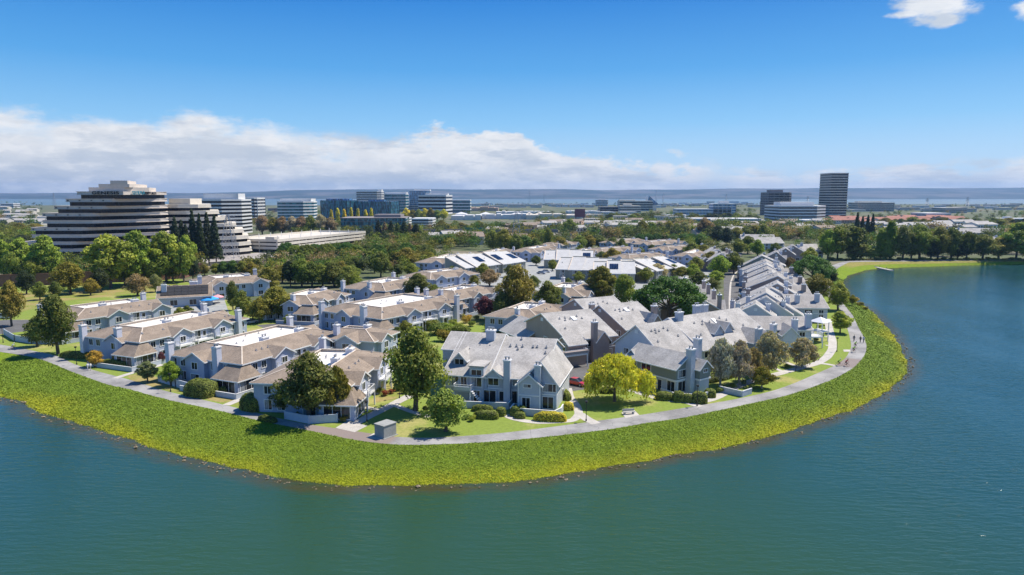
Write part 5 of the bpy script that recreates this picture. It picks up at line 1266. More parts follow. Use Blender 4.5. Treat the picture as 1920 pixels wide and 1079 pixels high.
# shopping centre with white pyramid roofs
def mall():
    for i, (u0,u1,vt,vb,mt,lab) in enumerate(((846,905,403,413,'conc_white','white shopping hall, leftmost of the shopping centre'),(900,1000,401,411,'conc_white','long white shopping hall with a cream stepped front'),(985,1055,400,412,'conc_cream','cream shopping hall in the middle of the centre'),(1045,1110,401,411,'conc_tan','tan shopping hall at the right of the centre'),(930,1030,396,404,'conc_white','white hall at the back of the shopping centre'),(870,935,388,396,'peach','peach low hall left of the shopping centre'),(1060,1130,395,401,'conc_white','distant white warehouse right of the shopping centre'))):
        poly, y = rect(u0, u1, vb, 60, 0); h = ZT(vt, y)*.9; cx = poly[0][0]; r = empty('shopping_hall', (cx, y, 0)); w = poly[1][0]-cx
        m = MB(); m.box(0, w, 0, 60, 0, h*.8); rr = random.Random(i)
        x = 0
        while x < w-6: d = rr.uniform(6, 22); m.box(x+.3, min(w, x+d), -rr.uniform(.5,3), 40, 0, h*rr.uniform(.75,1.1)); x += d+rr.uniform(1,4)
        m.build('wall', M[mt], r); q = MB()
        for _ in range(9): a = rr.uniform(3, w-5); b = rr.uniform(5, 50); q.box(a, a+rr.uniform(2,5), b, b+3, h*.8, h*.8+1.8)
        q.build('rooftop_units', M['metal'], r); tag(r, lab, 'shopping hall', 'shopping centre')
    for i, (u, w) in enumerate(((866,22),(911,20),(969,20),(1012,18),(992,14))):
        y = P(960, 410, 0)[1]; x = at(u, y); hw = at(960+w/2*1.0, y)-at(960, y); r = bpy.data.objects
        m = MB(); b = 7.5; t = ZT(397.5, y)
        m.box(-hw, hw, -hw, hw, 0, b)
        for p, q in (((-1,-1),(1,-1)),((1,-1),(1,1)),((1,1),(-1,1)),((-1,1),(-1,-1))): m.face([(p[0]*hw*1.05,p[1]*hw*1.05,b),(q[0]*hw*1.05,q[1]*hw*1.05,b),(0,0,t)])
        o = m.build('pyramid_pavilion', M['conc_white' if i < 3 else 'conc_cream']); o.location = (x, y-8, 0)
        tag(o, 'pale pyramid roofed pavilion of the shopping centre, %s from the left' % ordinal(sorted((866,911,969,1012,992)).index(u)), 'pavilion', 'pyramid pavilions')
    x, y, _ = P(1087, 420, 0); m = MB(); m.box(-7,7,-.6,.6,9,20); m.box(-6,-4.8,-.5,.5,0,9); m.box(4.8,6,-.5,.5,0,9); o = m.build('sign_pylon', simple('maroon sign', (.16,.05,.07), .5, .05, .5)); o.location = (x,y,0)
    tag(o, 'maroon sign pylon by the road cut', 'sign', 'signs of the town')
mall()
# red tiled housing at right, low far town fabric
def low_town(u0, u1, v0, v1, n, mats, seed, label, group, roofs=True, hh=(5,8), name='far_house', cat='house', wd=(12,26)):
    rr = random.Random(seed); items = []
    for i in range(n):
        u = u0+(u1-u0)*(i+rr.random())/n; v = rr.uniform(v0, v1); x, y, _ = P(u, v, 0)
        w = rr.uniform(*wd); d = rr.uniform(10, 18); z = rr.uniform(*hh); m = MB(); wm, rm = rr.choice(mats)
        m.box(-w/2, w/2, 0, d, 0, z, 0)
        for j in range(int(w/3.2)): m.box(-w/2+1+j*3.2, -w/2+2.4+j*3.2, -.06, 0, z*.55, z*.8, 2)
        if roofs:
            e = .6; t = z+2.2
            m.face([(-w/2-e,-e,z),(w/2+e,-e,z),(w/2+e,d/2,t),(-w/2-e,d/2,t)], 1); m.face([(w/2+e,d+e,z),(-w/2-e,d+e,z),(-w/2-e,d/2,t),(w/2+e,d/2,t)], 1)
            m.face([(-w/2,0,z),(-w/2,d/2,t-.1),(-w/2,d,z)], 0); m.face([(w/2,0,z),(w/2,d,z),(w/2,d/2,t-.1)], 0)
        else: m.box(-w/2-.2, w/2+.2, -.2, d+.2, z, z+.5, 0)
        o = m.build(name, [M[wm], M[rm], M['glass_dark']]); o.location = (x, y, 0); o.rotation_euler = (0,0,rr.uniform(-.4,.4)); items.append((u, o))
        o['category'] = cat; o['group'] = group
    items.sort(key=lambda t: t[0])
    for i, (u, o) in enumerate(items): o['label'] = '%s, %s from the left' % (label, ordinal(i))
low_town(1560,1800,411,422,34,(('peach','roof_red'),('conc_cream','roof_red'),('peach','roof_red')),1,'low house with clay red roof right of the tall tower','red roofed houses',hh=(4,6))
low_town(1490,1560,426,432,5,(('peach','roof_red'),),8,'low red roofed block below the wide white office','red roofed blocks',hh=(3,4))
low_town(0,80,392,425,16,(('conc_white','roof_grey'),('conc_cream','roof_grey')),2,'pale far house left of the stepped tower','pale houses at far left')
low_town(890,1120,382,391,26,(('conc_white','roof_grey'),('conc_cream','roof_tan')),3,'tiny pale building near the bay shore','pale buildings near the bay',False,(5,9),'far_building','building',(25,60))
low_town(1220,1430,381,390,22,(('conc_white','roof_grey'),('conc_tan','roof_tan')),4,'tiny low building beyond the middle offices','low buildings beyond the middle offices',False,(5,9),'far_building','building',(25,60))
low_town(1590,1925,385,398,26,(('conc_white','roof_grey'),('conc_tan','roof_tan'),('conc_cream','roof_tan')),5,'tiny low building on the right plain','low buildings on the right plain',False,(4,8),'far_building','building',(25,55))
low_town(1100,1290,404,420,14,(('conc_white','roof_grey'),('conc_cream','roof_grey')),6,'pale low building between the middle trees','pale buildings between the middle trees',False,(5,9),'far_building','building',(18,40))
low_town(1640,1860,428,440,14,(('conc_white','roof_grey'),),7,'pale grey roofed house behind the lakeside trees','pale houses behind the lakeside trees')
low_town(960,1290,424,446,26,(('conc_white','roof_grey'),('conc_cream','roof_tan'),('peach','roof_tan')),11,'small pale roof poking out of the middle tree belt','small roofs in the middle tree belt',hh=(6,9),wd=(12,22))
low_town(1300,1560,424,446,20,(('conc_white','roof_grey'),('conc_cream','roof_tan')),12,'small roof among the trees below the wide white office','small roofs below the wide white office',hh=(6,9),wd=(12,22))
low_town(820,980,436,462,10,(('conc_white','roof_grey'),('conc_cream','roof_tan')),13,'small roof among the trees by the road bridge','small roofs by the road bridge',hh=(5,7),wd=(12,20))
low_town(500,700,392,402,8,(('conc_white','roof_grey'),('conc_dgrey','roof_grey')),9,'low pale building behind the roadside trees','pale buildings behind the roadside trees',False,(6,12),'far_building','building',(20,40))
# lattice towers and masts
def pylon(u, vb, vt, w0, label, name='lattice_tower', th=.22):
    x, y, _ = P(u, vb, 0); h = ZT(vt, y); m = MB(); n = max(5, int(h/4))
    wd = lambda t: w0*(1-t)**.8*.5+.5
    C4 = ((-1,-1),(1,-1),(1,1),(-1,1))
    for k in range(n):
        a, b = k/n, (k+1)/n; wa, wb = wd(a), wd(b)
        for i in range(4):
            p, q = C4[i], C4[(i+1)%4]
            m.bar((p[0]*wa,p[1]*wa,h*a),(p[0]*wb,p[1]*wb,h*b),th)
            m.bar((p[0]*wa,p[1]*wa,h*a),(q[0]*wb,q[1]*wb,h*b),th*.6); m.bar((q[0]*wa,q[1]*wa,h*a),(p[0]*wb,p[1]*wb,h*b),th*.6)
    for t, L in ((.72,w0*.9),(.84,w0*.75),(.95,w0*.6)):
        m.bar((-L,0,h*t),(L,0,h*t),th); m.bar((-L,0,h*t),(0,0,h*(t+.05)),th*.7); m.bar((L,0,h*t),(0,0,h*(t+.05)),th*.7)
    o = m.build(name, M['metal']); o.location = (x,y,0); tag(o, label, 'pylon', 'power pylons')
pylon(431,484,402,7.5,'white lattice power pylon beside the parking garage')
for u, vb, vt, l in ((968,455,396,'grey lattice power pylon before the shopping centre'),(102,385,362,'far lattice pylon at the left horizon'),(993,380,360,'far lattice pylon over the bay, left of centre'),(1020,381,365,'second far lattice pylon over the bay'),(1230,381,357,'tall far mast over the bay beside the raked hall'),(1243,381,362,'far pylon right of the tall mast'),(1361,382,364,'far pylon before the grey brown office'),(1514,384,368,'far pylon left of the tall dark tower'),(1813,390,370,'far pylon on the right plain'),(1738,388,372,'smaller far pylon on the right plain')):
    pylon(u, vb, vt, 7 if vb > 400 else 9, l, th=.3 if vb > 400 else .42)
# roads, sound wall, car parks behind
def sheet(name, px, mat, z=.004, kind='structure'):
    o = poly_sheet(name, [P(u, v, 0)[:2] for u, v in px], z, mat, kind); return o
M['road'] = simple('sun bleached road', (.36,.33,.30), .95, .12, .1); M['tanland'] = simple('dry verge', (.40,.32,.21), .95, .2, .1)
sheet('highway', [(-60,512),(160,508),(330,500),(500,492),(620,470),(800,462),(800,457),(600,463),(440,478),(300,486),(100,494),(-60,498)], M['road'], .0)
sheet('car_park', [(100,486),(330,477),(470,466),(470,480),(300,494),(80,500)], M['asphalt'], -.012)
sheet('road_cut', [(1010,440),(1085,447),(1165,424),(1178,412),(1150,412),(1080,424)], M['road'], .0)
sheet('verge', [(1070,446),(1100,452),(1175,428),(1165,424)], M['tanland'], .004)
sheet('highway_verge', [(300,500),(520,486),(560,486),(520,497),(330,510)], M['tanland'], .006)
def wall_line(name, px, h, t, mat, label, cat='wall'):
    m = MB(); pts = [P(u, v, 0) for u, v in px]; x0, y0, _ = pts[0]
    for a, b in zip(pts[:-1], pts[1:]):
        m.bar((a[0]-x0,a[1]-y0,h/2),(b[0]-x0,b[1]-y0,h/2),t,0,h); m.bar((a[0]-x0,a[1]-y0,h+.05),(b[0]-x0,b[1]-y0,h+.05),t*1.6,0,.12)
        n = int(math.dist(a, b)/6)
        for i in range(n+1): q = [a[k]+(b[k]-a[k])*i/max(1,n) for k in range(2)]; m.box(q[0]-x0-t, q[0]-x0+t, q[1]-y0-t, q[1]-y0+t, 0, h+.2)
    o = m.build(name, M[mat]); o.location = (x0, y0, 0); tag(o, label, cat, 'walls and fences'); return o
wall_line('sound_wall', [(-60,540),(60,536),(180,531),(290,527),(345,522),(380,512)], 5.0, .3, 'brick', 'tall dark sound wall behind the left park')
wall_line('sound_wall', [(395,505),(470,500),(560,488)], 3.6, .3, 'wood', 'tan sound wall behind the far left blue house')
# ================================================================ lawns, walks, street and small things
lawn_px = [p for p in PIN if -420 <= p[0] and not (p[1] < 560 and p[0] > 1500)]
back = [(1545,540),(1470,600),(1300,620),(1180,600),(1000,590),(900,600),(700,600),(420,560),(330,520),(-420,560)]
inner = [tuple(q) for q in smooth_line(resample(pl(lawn_px, 0), 400), 3)]
LAWN = poly_sheet('lawn', inner + [P(u, v, 0)[:2] for u, v in back], -.010, M['lawn'])
sheet('park_lawn', [(-60,560),(0,552),(120,546),(200,541),(330,531),(330,545),(230,552),(120,566),(40,585),(-60,590)], M['lawn_dry'], -.004)
sheet('dry_lawn', [(238,705),(262,700),(330,716),(420,735),(500,762),(478,770),(410,754),(300,729),(245,713)], M['lawn_dry'], -.004)
sheet('dry_lawn', [(700,730),(735,712),(760,735),(742,748),(700,756)], M['lawn_dry'], -.004)
sheet('estate_road', [(-40,605),(10,600),(60,600),(60,620),(-40,632)], M['asphalt'], .0)
sheet('driveway', [(1000,668),(1052,690),(1064,735),(1100,730),(1125,694),(1180,672),(1150,650),(1100,665),(1050,655)], M['asphalt'], .0)
sheet('street', [(1352,640),(1356,590),(1357,560),(1357,525),(1362,500),(1372,478),(1388,462),(1396,462),(1390,480),(1382,500),(1378,520),(1378,545),(1382,570),(1386,600),(1388,640)], M['asphalt'], .0)
sheet('street', [(1376,600),(1374,560),(1375,530),(1380,515),(1398,512),(1402,540),(1404,600)], M['asphalt'], -.003)
sheet('court_paving', [(300,560),(420,560),(430,590),(470,600),(440,625),(300,590)], M['conc_grey'], -.002)
sheet('court_paving', [(480,610),(610,600),(720,610),(640,650),(560,640)], M['asphalt'], -.002)
sheet('court_paving', [(930,610),(1000,600),(1020,640),(960,650),(900,640)], M['asphalt'], -.002)
sheet('court_paving', [(780,500),(1000,488),(1180,480),(1340,480),(1340,560),(1180,590),(1000,580),(900,560),(780,540)], M['conc_grey'], -.0165)
def ribbon(name, px, w, mat, z=.018, kerb=None):
    p = smooth_line(resample([P(u, v, 0)[:2] for u, v in px], max(8, len(px)*8)), 5)
    t = np.gradient(p, axis=0); t /= np.linalg.norm(t, axis=1)[:,None]; n = np.c_[-t[:,1], t[:,0]]
    rows = np.array([np.c_[p+n*s*w/2, np.full(len(p), z)] for s in (-1, 1)])
    return grid_obj(name, rows, mat)
walk = [(1551,598),(1554,612),(1557,625),(1561,640),(1561,655),(1550,671),(1532,682),(1490,693),(1445,705),(1402,717),(1370,730),(1345,745),(1318,754),(1282,754),(1240,749),(1212,741),(1178,730)]
ribbon('footpath', walk, 2.0, M['concrete'])
ribbon('footpath', [(1282,753),(1300,759),(1314,763)], 1.6, M['concrete'], .022)
ribbon('footpath', [(1528,681),(1550,683),(1566,686)], 1.3, M['concrete'], .022)
ribbon('footpath', [(1500,690),(1480,682),(1462,676)], 1.1, M['concrete'], .022)
ribbon('footpath', [(1470,698),(1450,690),(1440,684)], 1.1, M['concrete'], .022)
ribbon('footpath', [(1561,648),(1548,648)], 1.0, M['concrete'], .022); ribbon('footpath', [(1558,632),(1546,632)], 1.0, M['concrete'], .022)
ribbon('footpath', [(948,778),(960,785),(985,790),(1012,793),(1050,791),(1075,789),(1086,777),(1082,762),(1069,745),(1065,728)], 1.5, M['concrete'])
ribbon('footpath', [(1086,776),(1100,786),(1118,795)], 1.9, M['concrete'], .022)
ribbon('footpath', [(655,800),(690,782),(720,767),(745,754),(768,742)], 2.0, M['concrete'])
ribbon('footpath', [(674,760),(690,765),(712,770)], 1.3, M['concrete'], .022); ribbon('footpath', [(740,760),(770,772),(806,782)], 1.3, M['concrete'], .022)
ribbon('footpath', [(216,710),(236,703),(262,696),(305,684)], 1.5, M['concrete'])
ribbon('footpath', [(424,760),(446,751),(470,738),(498,722)], 1.6, M['concrete'])
ribbon('footpath', [(488,772),(510,760),(515,750)], 1.4, M['concrete'])
ribbon('kerb', [(1370,640),(1369,600),(1368,560),(1370,530),(1376,515),(1384,508)], .7, M['concrete'], .05)
sheet('paving_slab', [(629,803),(652,789),(689,799),(665,811)], M['concrete'], .026)
sheet('paving_slab', [(687,822),(700,813),(727,817),(714,826)], M['concrete'], .030)
sheet('bench_pad', [(1165,774),(1190,770),(1199,779),(1173,785)], M['concrete'], .026)
sheet('bench_pad', [(1581,656),(1594,656),(1595,660),(1582,660)], M['concrete'], .026)

# leafy groundcover on the bank: many small tufts, one object
def bank_cover():
    rr = np.random.default_rng(5); RW = BANK_ROWS; nr, nn, _ = RW.shape
    seg = np.linalg.norm(np.diff(RW[7], axis=0), axis=1); mid = RW[7][:-1]
    wid = np.linalg.norm(RW[-1][:-1]-RW[0][:-1], axis=1); dist = np.hypot(mid[:,0], mid[:,1])
    vis = (np.abs(mid[:,0])/mid[:,1] < .80) & (mid[:,1] < 330)
    w = seg*wid*vis/np.maximum(dist, 90)**1.2; N = 270000
    i = rr.choice(len(w), N, p=w/w.sum()); t = rr.uniform(.0, .985, N)*(nr-1); k = np.minimum(t.astype(int), nr-2); f = (t-k)[:,None]; s_ = rr.random((N,1))
    p = (RW[k,i]*(1-f)+RW[k+1,i]*f)*(1-s_)+(RW[k,i+1]*(1-f)+RW[k+1,i+1]*f)*s_
    clump = np.clip(fbm1(p[:,0], p[:,1], 1.7, 9)*1.2+fbm1(p[:,0], p[:,1], .5, 4)*.8, -1, 1)
    d = np.hypot(p[:,0], p[:,1])/100
    p[:,2] += .03+rr.uniform(0,.13,N)*(.8+.5*clump)
    n_ = rr.normal(size=(N,3))*.45; n_[:,2] += 1.0
    me = leaf_cards('bank_groundcover', p, n_, rr.uniform(.035,.082,N)*d, np.clip(.5+.35*clump+rr.normal(0,.22,N),0,1), M['cover'], aspect=1.5)
    tt = t/(nr-1); y = np.clip(tt+fbm1(p[:,0],p[:,1],.12,2)*.35,0,1)
    a = me.attributes.new('yel','FLOAT','POINT'); a.data.foreach_set('value', np.repeat(y,4).astype(np.float32))
    o = put(bpy.data.objects.new('bank_groundcover', me)); tag(o, 'yellow green leafy groundcover on the sloping bank', 'groundcover', kind='stuff')
m, nt, b = newmat('groundcover leaves')
t = nd(nt, 'ShaderNodeAttribute', attribute_name='tint').outputs['Fac']; yl = nd(nt, 'ShaderNodeAttribute', attribute_name='yel').outputs['Fac']
c = mixc(nt, smooth(nt, mth(nt,'ADD',yl,mth(nt,'MULTIPLY_ADD',noise(nt,.05,4),1.0,-.5)), .48, 1.15), (.20,.295,.028), (.45,.44,.020))
c = mixc(nt, 1.0, c, _rgb(nt, mth(nt,'MULTIPLY_ADD',t,.36,.78)), 'MULTIPLY')
nt.links.new(c, b.inputs['Base Color']); b.inputs['Roughness'].default_value = .7; b.inputs['Specular IOR Level'].default_value = .2; M['cover'] = m
bank_cover()
# stones at the water's edge
def rocks():
    rr = np.random.default_rng(8); V=[]; F=[]
    for _ in range(1500):
        i = rr.integers(5, NB-5); q = shore[i]
        if not (abs(q[0])/q[1] < .85): continue
        if rr.random() > (.9 if q[1] < 200 else .25): continue
        s_ = rr.uniform(.06,.26)*(1 if rr.random()<.9 else 1.6); c = (q[0]+rr.normal()*.5, q[1]+rr.normal()*.5, WZ+rr.uniform(-.05,.12)); b0=len(V)
        for a in ((1,0,0),(0,1,0),(-1,0,0),(0,-1,0),(0,0,1),(0,0,-1),(.7,.7,.5),(-.7,.7,.4),(-.7,-.7,.5),(.7,-.7,.4)):
            V.append(tuple(c[j]+a[j]*s_*rr.uniform(.6,1.1)*(1,1,.7)[j] for j in range(3)))
        for f in ((0,6,4),(6,1,4),(1,7,4),(7,2,4),(2,8,4),(8,3,4),(3,9,4),(9,0,4),(0,6,5),(6,1,5),(1,7,5),(7,2,5),(2,8,5),(8,3,5),(3,9,5),(9,0,5)): F.append(tuple(b0+k for k in f))
    me = bpy.data.meshes.new('shore_stones'); me.from_pydata(V,[],F); me.materials.append(simple('shore stone',(.24,.19,.12),.9,.4,1.5)); o = put(bpy.data.objects.new('shore_stones',me))
    tag(o,'small pale stones scattered along the waterline','stones',kind='stuff')
rocks()
# ================================================================ hedges, shrubs, lamps, bench, box, dock
def hedge(u, v, L, W, H, rz, col, label, rnd=.35, name='hedge', group='clipped hedges'):
    """clipped hedge: rounded box covered in leaves"""
    x, y, _ = P(u, v, 0); n = int(420*(L*W+2*H*(L+W))/12)+300; k = 3.2
    d = RNG.normal(size=(n,3)); d[:,2] = np.abs(d[:,2]); e = (np.abs(d)**k).sum(1)**(1/k); d /= e[:,None]
    s = np.array((L/2, W/2, H)); p = d*s*(1+.03*np.sin(d[:,:1]*11)+RNG.normal(size=(n,1))*.015)
    nr = np.sign(d)*np.abs(d)**(k-1)/s; nr /= np.linalg.norm(nr,axis=1)[:,None]; nr += RNG.normal(size=(n,3))*.35
    t = np.clip(RNG.beta(2,2,n), 0, 1); me = leaf_cards(name, p, nr, RNG.uniform(.07,.14,n), t, M['leaf'])
    # solid heart so that no light comes through
    o = put(bpy.data.objects.new(name, me)); o.location = (x,y,0); o.rotation_euler = (0,0,R(rz)); g = GREEN[col]; o.color = (*g, 1)
    tag(o, label, 'hedge', group)
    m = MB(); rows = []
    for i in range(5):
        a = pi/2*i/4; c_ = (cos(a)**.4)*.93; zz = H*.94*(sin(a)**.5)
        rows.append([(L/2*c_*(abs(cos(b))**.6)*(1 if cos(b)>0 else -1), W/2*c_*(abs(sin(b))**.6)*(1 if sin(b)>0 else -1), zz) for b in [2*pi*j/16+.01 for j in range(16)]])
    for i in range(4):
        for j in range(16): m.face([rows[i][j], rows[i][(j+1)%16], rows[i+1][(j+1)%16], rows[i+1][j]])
    h = m.build('hedge_core', M['leaf'], o); h.color = (g[0]*.6, g[1]*.6, g[2]*.6, 1)
hedge(378,741,6.6,4.4,3.0,-22,'hedge','large sheared block hedge with a sloping top by the path')
hedge(473,768,4.6,3.2,2.9,-30,'hedge','square sheared hedge block beside the path, right of the large one')
hedge(494,744,4.2,2.2,1.4,-30,'hedge','low hedge behind the square sheared block')
for i,(u,v,w,h_) in enumerate(((407,739,1.6,1.4),(423,737,1.8,1.5),(434,732,1.5,1.4),(445,731,1.6,1.4))): hedge(u,v,w,w,h_,0,'hedge','small round clipped bush below the bay windows, %s from the left'%ordinal(i),group='round bushes below the bay windows')
hedge(145,672,9,1.8,1.7,-12,'hedge','long hedge behind the orange tinged tree'); hedge(215,688,8.5,1.9,1.6,-14,'hedge','clipped hedge before the leftmost bay window'); hedge(246,686,4.2,1.9,1.6,0,'hedge','short hedge at the end of the left garden')
hedge(502,790,4,1.4,.9,-28,'dark','low dark hedge at the foot of the blue end house')
for i,(u,v,L_,W_,h_,c) in enumerate(((905,771,3.8,1.6,1.1,'hedge'),(912,784,4.4,1.9,1.3,'hedge'),(939,779,1.8,1.7,1.4,'hedge'),(966,779,1.7,1.7,1.6,'hedge'),(979,777,1.7,1.6,1.5,'hedge'),(975,784,1.9,1.4,1.0,'hedge'))): hedge(u,v,L_,W_,h_,-10,c,'clipped bush before the pale grey townhouse, %s from the left'%ordinal(sorted((905,912,939,966,979,975)).index(u)),group='bushes before the grey house')
hedge(1032,789,5.6,1.8,1.5,-6,'yellow','flowering yellow green hedge round the grey house patio'); hedge(1066,768,1.9,1.7,1.3,0,'yellow','round yellow shrub at the corner of the grey house')
hedge(1060,745,1.6,5,1.3,10,'mid','dark green hedge along the right wall of the grey house')
for i,(u,v,w,h_) in enumerate(((1245,749,3.2,1.4),(1272,752,2.2,1.8),(1289,754,1.7,1.5),(1311,755,3.0,2.0),(1331,744,2.2,1.5))): hedge(u,v,w,min(w,2.2),h_,-15,'hedge','round clipped bush before the sage green townhouse, %s from the left'%ordinal(i),group='bushes before the green house')
hedge(1410,695,3.4,1.8,1.9,35,'dark','dark hedge beside the fenced patio')
hedge(1345,712,9,3,1.2,36,'dark','low dark planting under the grey brown gum trees')
hedge(1140,737,3.2,1.6,1.1,0,'dark','low dark hedge behind the red car')
rr = random.Random(4)
for i,(u,v,w,c) in enumerate(((808,618,26,'mid'),(822,628,28,'dark'),(836,640,26,'olive'),(850,628,24,'mid'),(800,606,22,'olive'),(818,606,20,'mid'),(850,600,22,'dark'),(838,622,22,'lime'),(870,628,22,'mid'))):
    T('bush',u,v,v-w*.85,w*1.3,c,{'lime':'light green','dark':'dark','olive':'olive'}.get(c,'green')+' large shrub','behind the roof of the pale grey house','large shrubs behind the grey house')
for i,(u,v,w,c) in enumerate(((848,612,20,'mid'),(862,618,18,'lime'),(874,606,20,'autumn'),(885,612,16,'mid'),(868,600,18,'olive'),(838,604,18,'mid'),(930,633,18,'mid'),(905,640,16,'lime'),(915,618,14,'mid'),(880,598,12,'redbush'),(925,600,14,'dark'),(893,600,12,'mid'))):
    T('bush',u,v,v-w*.75,w,c,{'redbush':'red leaved','autumn':'orange green','lime':'light green'}.get(c,'green')+' shrub','in the courtyard left of the taupe house','courtyard shrubs')
for i,(u,v,w,c) in enumerate(((655,668,14,'redbush'),(668,664,14,'redbush'),(645,655,12,'redbush'),(672,650,16,'lime'),(585,650,12,'mid'),(360,640,12,'mid'),(300,640,14,'autumn'))):
    T('bush',u,v,v-w*.8,w,c,{'redbush':'dark red'}.get(c,'green')+' shrub','between the blue grey terraces','shrubs between the blue terraces')
for i,(u,v,w,c) in enumerate(((710,738,20,'mid'),(722,742,16,'redbush'),(735,738,14,'redbush'),(745,733,16,'mid'),(758,738,16,'mid'),(645,790,16,'autumn'),(660,786,12,'dark'),(665,778,14,'mid'),(800,772,18,'mid'),(795,780,16,'lime'),(885,790,16,'lime'),(875,786,14,'mid'),(560,780,12,'mid'))):
    T('bush',u,v,v-w*.7,w,c,{'redbush':'rust red','autumn':'orange green','lime':'light green','dark':'dark'}.get(c,'green')+' shrub','near the walks left of the grey house','shrubs left of the grey house')
for i,(u,v,w,c) in enumerate(((1208,737,14,'dark'),(1196,733,12,'mid'),(1375,728,14,'mid'),(1395,722,12,'sage'),(1350,736,16,'mid'),(1476,690,12,'mid'),(1522,655,12,'olive'),(1530,640,10,'mid'),(1519,625,12,'redbush'),(1528,600,12,'dark'),(1536,615,10,'mid'),(1515,610,10,'dark'),(1545,590,10,'mid'),(1612,575,14,'olive'),(1602,566,14,'autumn'),(1622,582,10,'olive'))):
    T('bush',u,v,v-w*.7,w,c,{'redbush':'reddish','autumn':'orange green','sage':'pale'}.get(c,'green')+' shrub','along the inner walk and lakeside houses','shrubs along the inner walk')
def lamp(u, vb, vt, label):
    x, y, _ = P(u, vb, 0); h = max(3.2, min(4.6, ZT(vt, y))); r = empty('street_lamp', (x,y,0))
    m = MB(); m.tube([(0,0,0),(0,0,.35),(0,0,.4),(0,0,h-.35)], [.13,.13,.07,.05], 8); m.build('pole', M['black'], r)
    m = MB(); m.tube([(0,0,h-.35),(0,0,h-.3),(0,0,h-.02),(0,0,h)], [.06,.22,.28,.12], 10); m.build('lamp_head', M['black'], r)
    tag(r, label, 'street lamp', 'black path lamps')
for u,vb,vt,l in ((1099,790,752,'black lamp post where the walk meets the path, right of the grey house'),(1307,762,722,'black lamp post before the sage green townhouse'),(688,791,752,'black lamp post beside the concrete slab and grey utility box'),(749,747,700,'black lamp post left of the tallest tree'),(144,684,650,'black lamp post on the lawn below the tall dark oak'),(6,643,612,'black lamp post at the far left edge'),(320,735,700,'black lamp post beside the bright staked young tree'),
    (1569,660,633,'black lamp post on the lawn between both walks'),(1544,631,612,'black lamp post close to the white deck'),(1492,697,675,'black lamp post beside the lone gum tree'),(1554,580,562,'black lamp post by the dark round lakeside tree'),(925,620,596,'black lamp post in the courtyard left of the taupe house'),(311,541,520,'black lamp post by the parked white car')): lamp(u,vb,vt,l)
# concrete utility box
x,y,_ = P(723,817,0); r = empty('utility_cabinet', (x,y,0), R(-38)); m = MB(); m.box(-1.1,1.1,-1.3,1.3,.0,2.0); m.box(-1.18,1.18,-1.38,1.38,2.0,2.12); m.box(-1.3,1.3,-1.5,1.5,-.05,.1)
m.build('body', M['conc_grey'], r); m = MB(); m.box(-1.13,-1.1,-1.0,-.05,.25,1.85); m.box(-1.13,-1.1,.05,1.0,.25,1.85); m.box(-1.17,-1.13,-.15,-.1,.9,1.1); m.build('door', simple('cabinet door', (.30,.31,.30), .7, .08, 1), r)
tag(r, 'grey concrete utility cabinet on the grass beside the path', 'cabinet', 'utility cabinets')
x,y,_ = P(1179,777,0); r = empty('park_bench', (x,y,0), R(14)); m = MB(); m.box(-1.1,1.1,-.28,.28,.40,.52); m.build('seat', M['concrete'], r)
for s_ in (-.8,.8): m = MB(); m.box(s_-.12,s_+.12,-.24,.24,.02,.40); m.build('leg', M['concrete'], r)
m = MB(); m.box(-1.1,1.1,.22,.32,.56,.92); m.build('backrest', M['concrete'], r); tag(r, 'pale concrete bench on a slab at the edge of the lawn below the willow', 'bench', 'benches')
# small AC box by the grey house, dock, umbrellas, gazebo
a = P(1633,501,WZ); b = P(1672,509,WZ); r = empty('floating_dock', (a[0],a[1],WZ), atan2(b[1]-a[1], b[0]-a[0])); L_ = math.dist(a[:2], b[:2])
m = MB(); m.box(L_*.25,L_,-1.1,1.1,.1,.55); 
for i in range(int(L_*.75/.5)): m.box(L_*.25+i*.5, L_*.25+i*.5+.44, -1.15, 1.15, .55, .6)
m.build('deck', M['concrete'], r); m = MB(); m.box(-L_*.45,L_*.27,-.6,.6,.75,.9); m.build('gangway', M['wood'], r)
for xx in (L_*.3,L_*.65,L_*.98):
    m = MB(); m.tube([(xx,1.2,-1),(xx,1.2,1.5)],[.14,.14],8); m.build('post', M['wood'], r)
tag(r, 'small pale floating dock at the far end of the lake', 'dock', 'docks')
def umbrella(u, v, z0, R_, H, col, label, cat='parasol', sides=8):
    x,y,_ = P(u,v,z0); r = empty('parasol', (x,y,z0)); m = MB(); m.tube([(0,0,0),(0,0,H)],[.05,.04],6); m.build('pole', M['white'], r)
    m = MB()
    for i in range(sides):
        p = [(R_*cos(2*pi*(i+j)/sides), R_*sin(2*pi*(i+j)/sides), H-.75) for j in (0,1)]; m.face([p[0],p[1],(0,0,H+.1)]); m.face([(p[0][0],p[0][1],p[0][2]-.2),(p[1][0],p[1][1],p[1][2]-.2),p[1],p[0]])
    m.build('canopy', simple('canopy '+label[:10], col, .8, .05, 1), r); tag(r, label, cat, 'parasols')
umbrella(390,573,0,2.4,2.8,(.02,.30,.75),'blue parasol in the pool court'); umbrella(399,571,0,2.2,2.8,(.04,.35,.8),'second blue parasol in the pool court, closer to the pink one'); umbrella(409,568,0,2.1,2.9,(.80,.35,.38),'pink parasol in the pool court')
umbrella(204,668,0,1.1,2.6,(.75,.75,.78),'folded white parasol on the left patio'); umbrella(216,669,0,1.1,2.7,(.75,.75,.78),'white parasol beside the chimney of the left patio')
m = MB(); x,y,_ = P(1536,640,0); r = empty('gazebo', (x,y,0), R(35))
for i in (-1,1):
    for j in (-1,1): m.box(i*1.5-.1,i*1.5+.1,j*1.5-.1,j*1.5+.1,0,5.3)
m.box(-1.7,1.7,-1.7,1.7,2.7,2.95); m.build('frame', M['trim'], r); m = MB()
